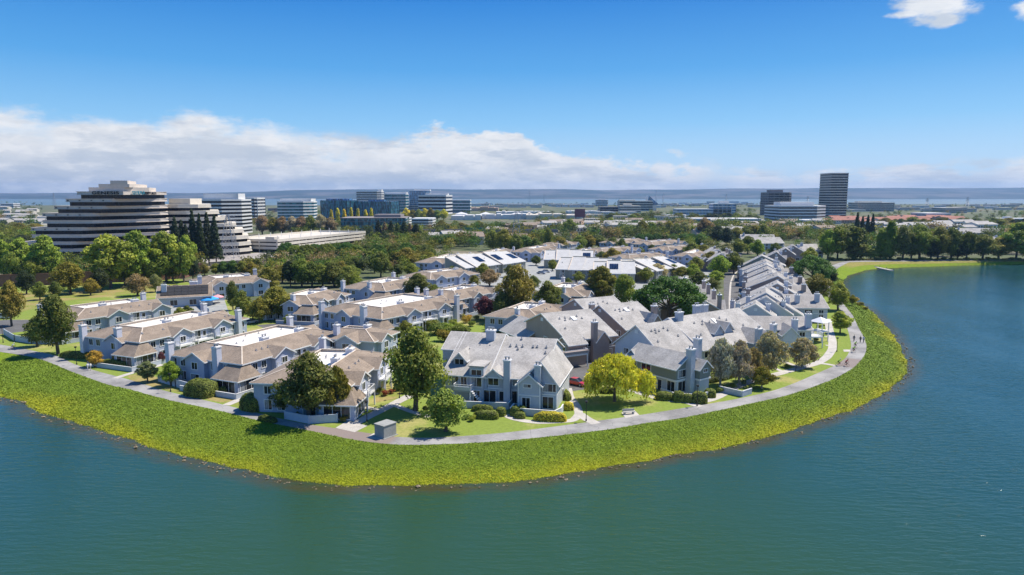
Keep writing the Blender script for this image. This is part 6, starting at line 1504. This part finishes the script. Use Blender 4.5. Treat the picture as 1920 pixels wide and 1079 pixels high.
for p,q in (((-1,-1),(1,-1)),((1,-1),(1,1)),((1,1),(-1,1)),((-1,1),(-1,-1))): m.slab([(p[0]*2.1,p[1]*2.1,5.3),(q[0]*2.1,q[1]*2.1,5.3),(0,0,6.5),(0,0,6.5)],.08)
m.build('canopy', M['white'], r); tag(r, 'white square pavilion canopy on a deck by the inner walk', 'gazebo', 'gazebos')
wall_line('pool_fence', [(392,590),(372,572),(350,566)], 1.8, .12, 'fence', 'pale board fence round the pool court', 'fence')
wall_line('patio_fence', [(1393,690),(1420,690),(1436,680)], 1.7, .12, 'sid_grey', 'grey board fence of the patio by the lone gum tree', 'fence')
wall_line('patio_fence', [(8,628),(28,640),(60,645),(95,646)], 1.5, .12, 'fence', 'pale fence behind the smaller dark tree at far left', 'fence')
wall_line('patio_fence', [(298,716),(330,726),(362,735)], 1.5, .12, 'fence', 'pale curved fence left of the large sheared hedge', 'fence')
wall_line('patio_fence', [(535,786),(580,795),(632,792),(640,778)], 1.3, .14, 'fence', 'pale curved patio wall under the spreading tree', 'fence')
# ================================================================ vehicles
def car(u, v, rz, col, label, kind='car', name='parked_car', z=0.0, cat='car'):
    x,y,_ = P(u,v,z); key = 'car'+kind
    r = empty(name, (x,y,z), R(rz))
    prof = {'car': ([(-2.2,.35),(-2.25,.62),(-2.1,.86),(-1.5,.95),(1.0,.92),(2.1,.76),(2.25,.55),(2.2,.3)], [(-1.75,.93),(-1.15,1.40),(.25,1.43),(1.15,.90)], .86),
            'suv': ([(-2.3,.4),(-2.35,.8),(-2.2,1.02),(-1.6,1.06),(1.1,1.04),(2.15,.92),(2.3,.65),(2.25,.35)], [(-2.1,1.04),(-1.75,1.66),(.4,1.70),(1.2,1.02)], .92),
            'van': ([(-2.9,.4),(-2.95,1.0),(-2.9,1.2),(-2.0,1.22),(1.6,1.2),(2.6,1.0),(2.75,.7),(2.7,.35)], [(-2.9,1.2),(-2.8,2.25),(1.3,2.3),(2.2,1.15)], 1.0)}[kind]
    if key not in WCACHE:
        lo, up, hw = prof
        def ext(pr, w0, w1, mi, m, base=None):
            n = len(pr); zt = max(p[1] for p in pr); zb = min(p[1] for p in pr)
            wf = lambda z: w0+(w1-w0)*(z-zb)/(zt-zb)
            for s_ in (-1,1):
                f = [(p[0], s_*wf(p[1]), p[1]) for p in pr]; m.face(f if s_ < 0 else f[::-1], mi)
            for i in range(n-1):
                a, b = pr[i], pr[i+1]; m.face([(a[0],-wf(a[1]),a[1]),(a[0],wf(a[1]),a[1]),(b[0],wf(b[1]),b[1]),(b[0],-wf(b[1]),b[1])], mi)
            a, b = pr[-1], pr[0]; m.face([(a[0],-wf(a[1]),a[1]),(a[0],wf(a[1]),a[1]),(b[0],wf(b[1]),b[1]),(b[0],-wf(b[1]),b[1])], mi)
        B = MB(); ext(lo, hw, hw-.04, 0, B); ext([(up[1][0]+.02,up[1][1]-.05),(up[1][0]+.08,up[1][1]+.02),(up[2][0]-.08,up[2][1]+.02),(up[2][0]-.02,up[2][1]-.05)], hw-.22, hw-.25, 0, B)
        Wd = MB(); ext(up, hw-.06, hw-.24, 0, Wd)
        Wh = MB(); Wh.tube([(0,-.12,0),(0,.12,0)], [.33,.33], 14); Wh.tube([(0,-.13,0),(0,.13,0)], [.19,.19], 10, 1)
        Li = MB(); Li.box(lo[-2][0]-.12,lo[-2][0]+.02,-hw+.1,-hw+.42,.56,.70); Rl = MB(); Rl.box(lo[1][0]-.02,lo[1][0]+.1,-hw+.06,-hw+.3,.66,.82)
        WCACHE[key] = (B, Wd, Wh.mesh('wheel', [M['black'], M['metal']]), Li.mesh('headlight', M['white']), Rl.mesh('tail_light', simple('tail light', (.35,.01,.01), .3, .05, 1)), Wd.mesh('windows', M['glass']))
    B, Wd, wh, li, rl, wm = WCACHE[key]
    pm, nt, b = newmat('car paint'); b.inputs['Base Color'].default_value = (*col,1); b.inputs['Roughness'].default_value = .3; b.inputs['Coat Weight'].default_value = .6
    B.build('body', pm, r); inst('windows', wm, (0,0,0), parent=r); hw = prof[2]
    for sx in (-1,1):
        for sy in (-1,1): inst('wheel', wh, (sx*(1.9 if kind == 'van' else 1.38), sy*(hw-.08), .33), parent=r)
    for sy in (0, 2*hw-.52): inst('headlight', li, (0,sy,0), parent=r)
    for sy in (0, 2*hw-.36): inst('tail_light', rl, (0,sy,0), parent=r)
    tag(r, label, cat, 'parked cars'); return r
car(1081,722,-40,(.50,.015,.02),'red car parked beside the pale grey townhouse')
car(1391,563,262,(.75,.77,.80),'white van parked on the shaded side of the street','van',cat='van')
car(315,543,5,(.75,.75,.76),'white car in the estate car park behind the pool','suv'); car(331,541,8,(.02,.02,.025),'black car next to the white one in the estate car park')
car(931,628,10,(.45,.47,.50),'silver car in the lane left of the taupe townhouse')
car(1015,514,-25,(.35,.36,.38),'grey car parked below the solar roofs'); car(1024,511,-25,(.65,.66,.68),'pale car parked below the solar roofs')
car(1388,528,262,(.03,.03,.04),'dark car in the shade of the row, farther up the street','suv'); car(1387,518,262,(.05,.05,.06),'farthest dark car along the street')
car(1384,600,262,(.03,.035,.05),'dark car beside the garages at the near end of the street')
car(6,598,10,(.6,.62,.64),'pale car at the left edge of the photo','suv'); car(505,490,5,(.03,.03,.03),'dark car on the road behind the far left blue house')
for i,(u,v,c) in enumerate(((190,500,.7),(225,499,.05),(175,506,.6),(500,430,.7),(560,429,.7),(470,432,.6),(120,498,.3),(262,497,.65))): car(u,v,5,(c,c,c*1.02),('white' if c>.5 else 'dark' if c<.1 else 'grey')+' car on the road behind the lime trees, %s from the left'%ordinal(i) if u<300 else 'white car under the roadside trees, %s from the left'%ordinal((470,500,560).index(u)))
# white box trailer
x,y,_ = P(427,462,0); r = empty('box_trailer',(x,y,0),R(4)); m = MB(); m.box(-8,6,-1.3,1.3,1.2,4.0); m.build('box', M['white'], r)
for xx in (-6,-4.8,4.5): m = MB(); m.tube([(xx,-1.2,.5),(xx,1.2,.5)],[.5,.5],12); m.build('wheel', M['black'], r)
m = MB(); m.box(6.2,8.2,-1.2,1.2,.6,3.0); m.build('cab', M['white'], r); tag(r,'white box trailer by the power pylon','truck','trucks')
# ================================================================ people on the path
SK = {'skin': (.45,.27,.19)}
def cmat(c):
    k = 'cloth%s' % (c,)
    if k not in M:
        m, nt, b = newmat('cloth'); b.inputs['Base Color'].default_value = (*c,1); b.inputs['Roughness'].default_value = .85; M[k] = m
    return M[k]
def skin_body(V, E, zones, mats, name, parent):
    """V: (x,y,z,radius); grows one continuous body, materials by zone function"""
    me = bpy.data.meshes.new(name); me.from_pydata([v[:3] for v in V], E, [])
    ob = bpy.data.objects.new(name, me); COL.objects.link(ob)
    md = ob.modifiers.new('s','SKIN'); 
    if not me.skin_vertices: bpy.context.view_layer.objects.active = ob; ob.select_set(True)
    if not me.skin_vertices: me.attributes.new('skin', 'FLOAT', 'POINT')
    for i, v in enumerate(V): me.skin_vertices[0].data[i].radius = (v[3], v[3]*(v[4] if len(v) > 4 else 1)); 
    me.skin_vertices[0].data[0].use_root = True
    sb = ob.modifiers.new('d','SUBSURF'); sb.levels = 1; sb.render_levels = 1
    dg = bpy.context.evaluated_depsgraph_get(); ev = ob.evaluated_get(dg); m2 = bpy.data.meshes.new_from_object(ev)
    bpy.data.objects.remove(ob); m2.name = name
    m2.materials.clear()
    for m in mats: m2.materials.append(m)
    for p in m2.polygons: p.material_index = zones(p.center); p.use_smooth = True
    return put(bpy.data.objects.new(name, m2), parent)
def hairs(parent, c, r, col):
    m = MB()
    for k in range(6):
        a0, a1 = pi/2*k/6-.15, pi/2*(k+1)/6-.15
        for j in range(10):
            b0, b1 = 2*pi*j/10, 2*pi*(j+1)/10
            q = lambda a,b: (c[0]+r*cos(a)*cos(b), c[1]+r*1.12*cos(a)*sin(b), c[2]+.03+r*1.1*sin(a))
            m.face([q(a0,b0),q(a0,b1),q(a1,b1),q(a1,b0)])
    return m.build('hair', cmat(col), parent)
def walker(u, v, rz, shirt, trousers, label, stride=.28, hair=(.03,.02,.015)):
    x,y,_ = P(u,v,.02); r = empty('person', (x,y,.02), R(rz)); s = stride
    V = [(0,0,.95,.135,1.2),(0,0,1.15,.125,1.25),(0,0,1.35,.15,1.3),(0,0,1.48,.07),(0,.01,1.56,.055),(0,.02,1.64,.09),(0,.02,1.73,.085),
         (.09,0,.88,.10),(.10,s*.5,.50,.065),(.10,s,.10,.045),(.10,s+.14,.04,.035),(-.09,0,.88,.10),(-.10,-s*.3,.50,.065),(-.10,-s,.12,.045),(-.10,-s+.14,.04,.035),
         (.20,0,1.42,.06),(.24,-s*.4,1.15,.045),(.24,-s*.2,.90,.033),(.24,-s*.1,.80,.03),(-.20,0,1.42,.06),(-.24,s*.4,1.15,.045),(-.24,s*.7,.92,.033),(-.24,s*.8,.83,.03)]
    E = [(0,1),(1,2),(2,3),(3,4),(4,5),(5,6),(0,7),(7,8),(8,9),(9,10),(0,11),(11,12),(12,13),(13,14),(2,15),(15,16),(16,17),(17,18),(2,19),(19,20),(20,21),(21,22)]
    def z(c): return 0 if (c.z > 1.52 or (abs(c.x) > .18 and c.z < 1.0)) else (3 if c.z < .09 else (1 if c.z > .95 else 2))
    b = skin_body(V, E, z, [cmat(SK['skin']), cmat(shirt), cmat(trousers), M['black']], 'body', r); b.name = 'body'
    hairs(r, (0,.02,1.70), .105, hair); tag(r, label, 'person', 'people on the path'); return r
def rider(u, v, rz, shirt, shorts, label, helmet=(.7,.7,.7)):
    x,y,_ = P(u,v,.02); a = R(rz); r = empty('person', (x,y,.02), a)
    V = [(0,-.15,.98,.13,1.15),(0,.02,1.20,.13,1.25),(0,.20,1.38,.14,1.3),(0,.30,1.46,.065),(0,.36,1.52,.055),(0,.40,1.60,.085),(0,.41,1.67,.08),
         (.09,-.10,.93,.095),(.11,.25,.78,.065),(.11,.10,.42,.045),(.11,.22,.36,.035),(-.09,-.10,.93,.095),(-.11,.22,.62,.065),(-.11,-.02,.24,.045),(-.11,.11,.19,.035),
         (.19,.22,1.38,.055),(.24,.40,1.18,.042),(.22,.60,1.05,.032),(.20,.66,1.04,.03),(-.19,.22,1.38,.055),(-.24,.40,1.18,.042),(-.22,.60,1.05,.032),(-.20,.66,1.04,.03)]
    E = [(0,1),(1,2),(2,3),(3,4),(4,5),(5,6),(0,7),(7,8),(8,9),(9,10),(0,11),(11,12),(12,13),(13,14),(2,15),(15,16),(16,17),(17,18),(2,19),(19,20),(20,21),(21,22)]
    def z(c): return 1 if (c.z > .98 and c.z < 1.48 and c.y < .42) else (2 if c.z > .62 and c.z <= .98 and c.y < .35 else 0)
    skin_body(V, E, z, [cmat(SK['skin']), cmat(shirt), cmat(shorts)], 'body', r)
    h = hairs(r, (0,.40,1.64), .12, helmet); h.name = 'helmet'
    tag(r, label, 'person', 'cyclists on the path')
    c = empty('bicycle', (x,y,.02), a)
    for yy in (-.52,.52):
        m = MB(); n = 20
        pts = [(0, yy+.33*cos(2*pi*i/n), .34+.33*sin(2*pi*i/n)) for i in range(n+1)]; m.tube(pts, [.018]*(n+1), 5, 0, False)
        for i in range(6): t = pi*i/6; m.bar((0,yy+.32*cos(t),.34+.32*sin(t)),(0,yy-.32*cos(t),.34-.32*sin(t)),.006,1)
        m.build('wheel', [M['black'], M['metal']], c)
    m = MB()
    for p,q in (((0,-.05,.30),(0,-.2,.85)),((0,-.05,.30),(0,.42,.80)),((0,-.18,.80),(0,.40,.86)),((0,-.05,.30),(0,-.52,.34)),((0,-.18,.80),(0,-.52,.34)),((0,.40,.95),(0,.52,.34))): m.bar(p,q,.035)
    m.build('frame', cmat((.25,.03,.03)), c); m = MB(); m.bar((-.24,.62,1.0),(.24,.62,1.0),.03); m.bar((0,.42,.93),(0,.62,1.0),.03); m.build('handlebar', M['black'], c)
    m = MB(); m.box(-.07,.07,-.34,-.08,.86,.91); m.build('saddle', M['black'], c)
    tag(c, 'bicycle under the '+label.replace('in a lime jacket on the path','in lime').replace(' on the path',''), 'bicycle', 'bicycles'); return r
HV = (.45,.75,.08)
walker(1601,641,165,(.02,.06,.09),(.02,.02,.03),'walker in dark clothes nearest the inner edge of the path')
walker(1613,643,-15,(.03,.03,.04),(.02,.02,.03),'walker in black, left one of the pair by the bank'); walker(1619,643,-15,(.55,.55,.58),(.03,.03,.05),'walker with a pale top and dark trousers, right one of the pair by the bank')
rider(1603,652,-165,HV,(.02,.02,.02),'rider in a lime jacket on the path, behind the other lime rider')
rider(1600,661,-165,HV,(.02,.02,.02),'rider in a lime jacket on the path, just ahead of the farther lime rider')
rider(1572,686,-150,HV,(.02,.02,.02),'rider in a lime jacket on the path beside the rider in red')
rider(1586,687,-150,(.45,.02,.03),(.02,.02,.02),'rider in a red top on the path beside the lime jacket',(.02,.02,.02))
walker(165,695,60,(.75,.75,.75),(.6,.6,.62),'walker in white, left one of the pair below the orange tinged tree'); walker(170,695,55,(.7,.7,.68),(.35,.33,.30),'walker in white top and beige trousers, right one of the pair below the orange tree')
rider(24,656,-50,(.75,.75,.75),(.05,.05,.06),'rider in a white top on the path at the far left')
# made-up dog, added for an unclear dark spot
def dog(u, v, rz, label):
    x,y,_ = P(u,v,.0); r = empty('dog',(x,y,0),R(rz))
    V = [(0,-.28,.50,.10,1.1),(0,0,.50,.12,1.2),(0,.25,.52,.13,1.25),(0,.40,.62,.08),(0,.50,.72,.075),(0,.64,.69,.04),
         (.08,.26,.36,.045),(.08,.27,.18,.03),(.08,.29,.04,.03),(-.08,.26,.36,.045),(-.08,.22,.18,.03),(-.08,.25,.04,.03),
         (.08,-.30,.38,.06),(.08,-.24,.24,.04),(.08,-.34,.14,.028),(.08,-.31,.03,.03),(-.08,-.30,.38,.06),(-.08,-.22,.24,.04),(-.08,-.33,.14,.028),(-.08,-.30,.03,.03),
         (0,-.42,.55,.03),(0,-.58,.66,.02)]
    E = [(0,1),(1,2),(2,3),(3,4),(4,5),(2,6),(6,7),(7,8),(2,9),(9,10),(10,11),(0,12),(12,13),(13,14),(14,15),(0,16),(16,17),(17,18),(18,19),(0,20),(20,21)]
    skin_body(V, E, lambda c: 0, [M['black']], 'body', r); tag(r, label, 'dog', 'dogs')
dog(179,692,70,'added black dog on the lawn beside the pair of walkers in white')

for i,(u,v,rz,c) in enumerate(((470,607,60,(.5,.5,.52)),(985,640,15,(.05,.06,.08)),(1060,668,30,(.55,.55,.56)),(1371,632,262,(.3,.3,.32)),(1100,522,-20,(.6,.6,.6)),(1075,528,-20,(.1,.1,.12)),(1000,530,-30,(.5,.1,.08)),(985,527,-30,(.7,.7,.7)),(1160,530,-15,(.2,.25,.35)),(1391,600,262,(.4,.05,.05)))):
    car(u,v,rz,c,'car parked in the lanes between the houses, %s from the left' % ordinal(sorted((470,985,1060,1371,1100,1075,1000,985.5,1160,1391)).index(u if i != 7 else 985.5)))
woods()
label_trees()
# ================================================================ sky, sun, camera
SUN_EL = R(58); SUN_DIR = (0.88*cos(SUN_EL), 0.475*cos(SUN_EL), sin(SUN_EL))
def world():
    w = bpy.data.worlds.new('World'); S.world = w; w.use_nodes = True; nt = w.node_tree
    bg = nt.nodes['Background']
    sky = nd(nt, 'ShaderNodeTexSky', sky_type='NISHITA'); sky.sun_disc = False
    sky.sun_elevation = SUN_EL; sky.sun_rotation = atan2(SUN_DIR[0], SUN_DIR[1]); sky.altitude = 40
    sky.air_density = 1.0; sky.dust_density = .35; sky.ozone_density = 2.6
    g = nd(nt, 'ShaderNodeTexCoord').outputs['Generated']
    sp = nd(nt, 'ShaderNodeSeparateXYZ'); nt.links.new(g, sp.inputs[0])
    x, y, z = sp.outputs
    az = mth(nt, 'ARCTAN2', x, y)                     # 0 = straight ahead, + = right
    el = mth(nt, 'ARCSINE', z)
    def U(u): return math.atan((u-960)/FPX)
    def E(u, v):
        q = P(u, 700, 0); p = P(u, v, 38+1) if v < 367 else None
        xc = (u-960)/FPX; yc = -(v-539.5)/FPX
        d = np.array([xc, cos(PITCH)+yc*sin(PITCH), -sin(PITCH)+yc*cos(PITCH)]); d /= np.linalg.norm(d); return math.asin(d[2])
    def curve(pts, lo, hi, vlo, vhi):
        t = mth(nt, 'MULTIPLY_ADD', az, 1/(hi-lo), -lo/(hi-lo), clamp=True)
        c = nd(nt, 'ShaderNodeFloatCurve'); cm = c.mapping; cu = cm.curves[0]
        P0 = [((a-lo)/(hi-lo), (b-vlo)/(vhi-vlo)) for a, b in pts]
        cu.points[0].location = P0[0]; cu.points[-1].location = P0[-1]
        for q in P0[1:-1]: cu.points.new(*q)
        cm.update(); nt.links.new(t, c.inputs[1])
        return mth(nt, 'MULTIPLY_ADD', c.outputs[0], vhi-vlo, vlo)
    top = [(-700,190),(0,186),(80,196),(200,206),(330,203),(470,208),(540,226),(600,247),(690,252),(780,243),(880,236),(950,238),(1010,262),(1060,278),(1110,273),(1160,292),(1230,300),(1320,306),(1370,330),(1450,334),(1560,334),(1700,324),(1920,312),(2600,300)]
    L = U(-700); H_ = U(2600)
    tope = curve([(U(u), E(u, v)) for u, v in top], L, H_, 0, .22)
    dv = nd(nt, 'ShaderNodeCombineXYZ'); nt.links.new(az, dv.inputs[0]); nt.links.new(mth(nt, 'MULTIPLY', el, 2.3), dv.inputs[1])
    vec = dv.outputs[0]
    n1 = noise(nt, 10, 9, vec, .62); n2 = noise(nt, 4, 6, vec, .6, (1,1.6,1)); n3 = noise(nt, 26, 5, vec, .6)
    # bank: dense below the top line, ragged at it
    rel = mth(nt, 'SUBTRACT', tope, el)
    rel = mth(nt, 'ADD', rel, mth(nt, 'MULTIPLY_ADD', n1, .12, -.064))
    soft = smooth(nt, az, U(650), U(820), .028, .010)
    bank_d = smooth(nt, rel, -.004, soft)
    tatter = smooth(nt, az, U(1280), U(1400), 1.0, 0.0)
    # right of the bank only a low broken strip
    strip = mth(nt, 'MULTIPLY', smooth(nt, mth(nt,'ADD', noise(nt, 14, 6, vec, .6, (1,2.5,1)), mth(nt,'MULTIPLY', rel, 10)), .28, .52), smooth(nt, rel, -.022, .004))
    strip = mth(nt, 'MULTIPLY', strip, .95)
    dens = mth(nt, 'MAXIMUM', mth(nt, 'MULTIPLY', bank_d, tatter), mth(nt, 'MULTIPLY', strip, mth(nt, 'SUBTRACT', 1.0, tatter)))
    # thin holes inside the bank
    dens = mth(nt, 'MULTIPLY', dens, smooth(nt, n2, .24, .44, .45, 1.0))
    def puff(u, v, ru, rv, thr=.5):
        a0, e0 = U(u), E(u, v)
        da = mth(nt, 'MULTIPLY', mth(nt, 'SUBTRACT', az, a0), FPX/ru); de = mth(nt, 'MULTIPLY', mth(nt, 'SUBTRACT', el, e0), FPX/rv)
        r = mth(nt, 'SQRT', mth(nt, 'ADD', mth(nt, 'MULTIPLY', da, da), mth(nt, 'MULTIPLY', de, de)))
        return smooth(nt, mth(nt, 'ADD', mth(nt, 'SUBTRACT', 1.0, r), mth(nt, 'MULTIPLY_ADD', noise(nt, 22, 6, vec, .62), 1.7, -.85)), .15, .75, 0, .92)
    for a in ((1725, 12, 85, 34), (1745, 42, 32, 18), (1905, 22, 42, 20), (1668, 30, 40, 10)):
        dens = mth(nt, 'MAXIMUM', dens, puff(*a))
    # white tops, greyer undersides
    low = smooth(nt, mth(nt, 'ADD', rel, mth(nt, 'MULTIPLY_ADD', n1, .16, -.08)), .0, .10)
    c1 = mixc(nt, low, (6.9,7.0,7.1), (5.5,5.8,6.2))
    c1 = mixc(nt, smooth(nt, n3, .45, .60, 0, .7), c1, (7.6,7.6,7.6))
    c1 = mixc(nt, smooth(nt, noise(nt, 6, 8, vec, .62, (1,2.2,1)), .46, .60, 0, .75), c1, (4.2,4.75,5.5))
    ramp = nd(nt, 'ShaderNodeValToRGB'); cr = ramp.color_ramp; nt.links.new(mth(nt, 'MULTIPLY', el, 1/1.5, clamp=True), ramp.inputs[0])
    K = [(0,(.50,.64,.80)),(.035/1.5,(.43,.62,.83)),(.10/1.5,(.20,.47,.79)),(.17/1.5,(.062,.31,.70)),(.26/1.5,(.004,.18,.59)),(.6/1.5,(.004,.11,.42)),(1,(.004,.07,.30))]
    cr.elements[0].position = 0; cr.elements[0].color = (*K[0][1],1); cr.elements[1].position = 1; cr.elements[1].color = (*K[-1][1],1)
    for p_, c_ in K[1:-1]: e_ = cr.elements.new(p_); e_.color = (*c_,1)
    ten = mixc(nt, 1.0, ramp.outputs[0], (10.0,9.9,9.6), 'MULTIPLY')
    base = mixc(nt, .88, sky.outputs[0], ten)
    out = mixc(nt, dens, base, c1)
    nt.links.new(out, bg.inputs[0]); bg.inputs[1].default_value = .10
world()
sun = bpy.data.lights.new('sun', 'SUN'); sun.energy = 5.0; sun.angle = R(.5); sun.color = (1, .925, .82)
so = bpy.data.objects.new('sun', sun); put(so)
from mathutils import Vector
so.rotation_euler = Vector(SUN_DIR).to_track_quat('Z', 'Y').to_euler(); so.location = (60, 60, 200)
cam = bpy.data.cameras.new('camera'); co = bpy.data.objects.new('camera', cam); put(co)
cam.sensor_width = 36; cam.lens = FPX/1920*36; cam.clip_start = .5; cam.clip_end = 30000
co.location = (0, 0, CAMZ); co.rotation_euler = (pi/2 - PITCH, 0, 0); S.camera = co
S.view_settings.view_transform = 'Standard'; S.view_settings.look = 'None'; S.view_settings.exposure = 0.36; S.view_settings.gamma = 1
S.cycles.max_bounces = 5; S.cycles.diffuse_bounces = 2; S.cycles.glossy_bounces = 3; S.cycles.transparent_max_bounces = 4
S.cycles.volume_bounces = 0
def haze():
    m = bpy.data.materials.new('haze air'); m.use_nodes = True; nt = m.node_tree; nt.nodes.clear()
    o = nt.nodes.new('ShaderNodeOutputMaterial'); v = nt.nodes.new('ShaderNodeVolumePrincipled')
    v.inputs['Color'].default_value = (.34,.58,.96,1); v.inputs['Density'].default_value = 6.5e-5; v.inputs['Anisotropy'].default_value = .2
    nt.links.new(v.outputs[0], o.inputs['Volume'])
    b = MB(); b.box(-15500,15500,-600,13500,-6.5,260); h = b.build('haze', m); h['kind'] = 'stuff'
haze()
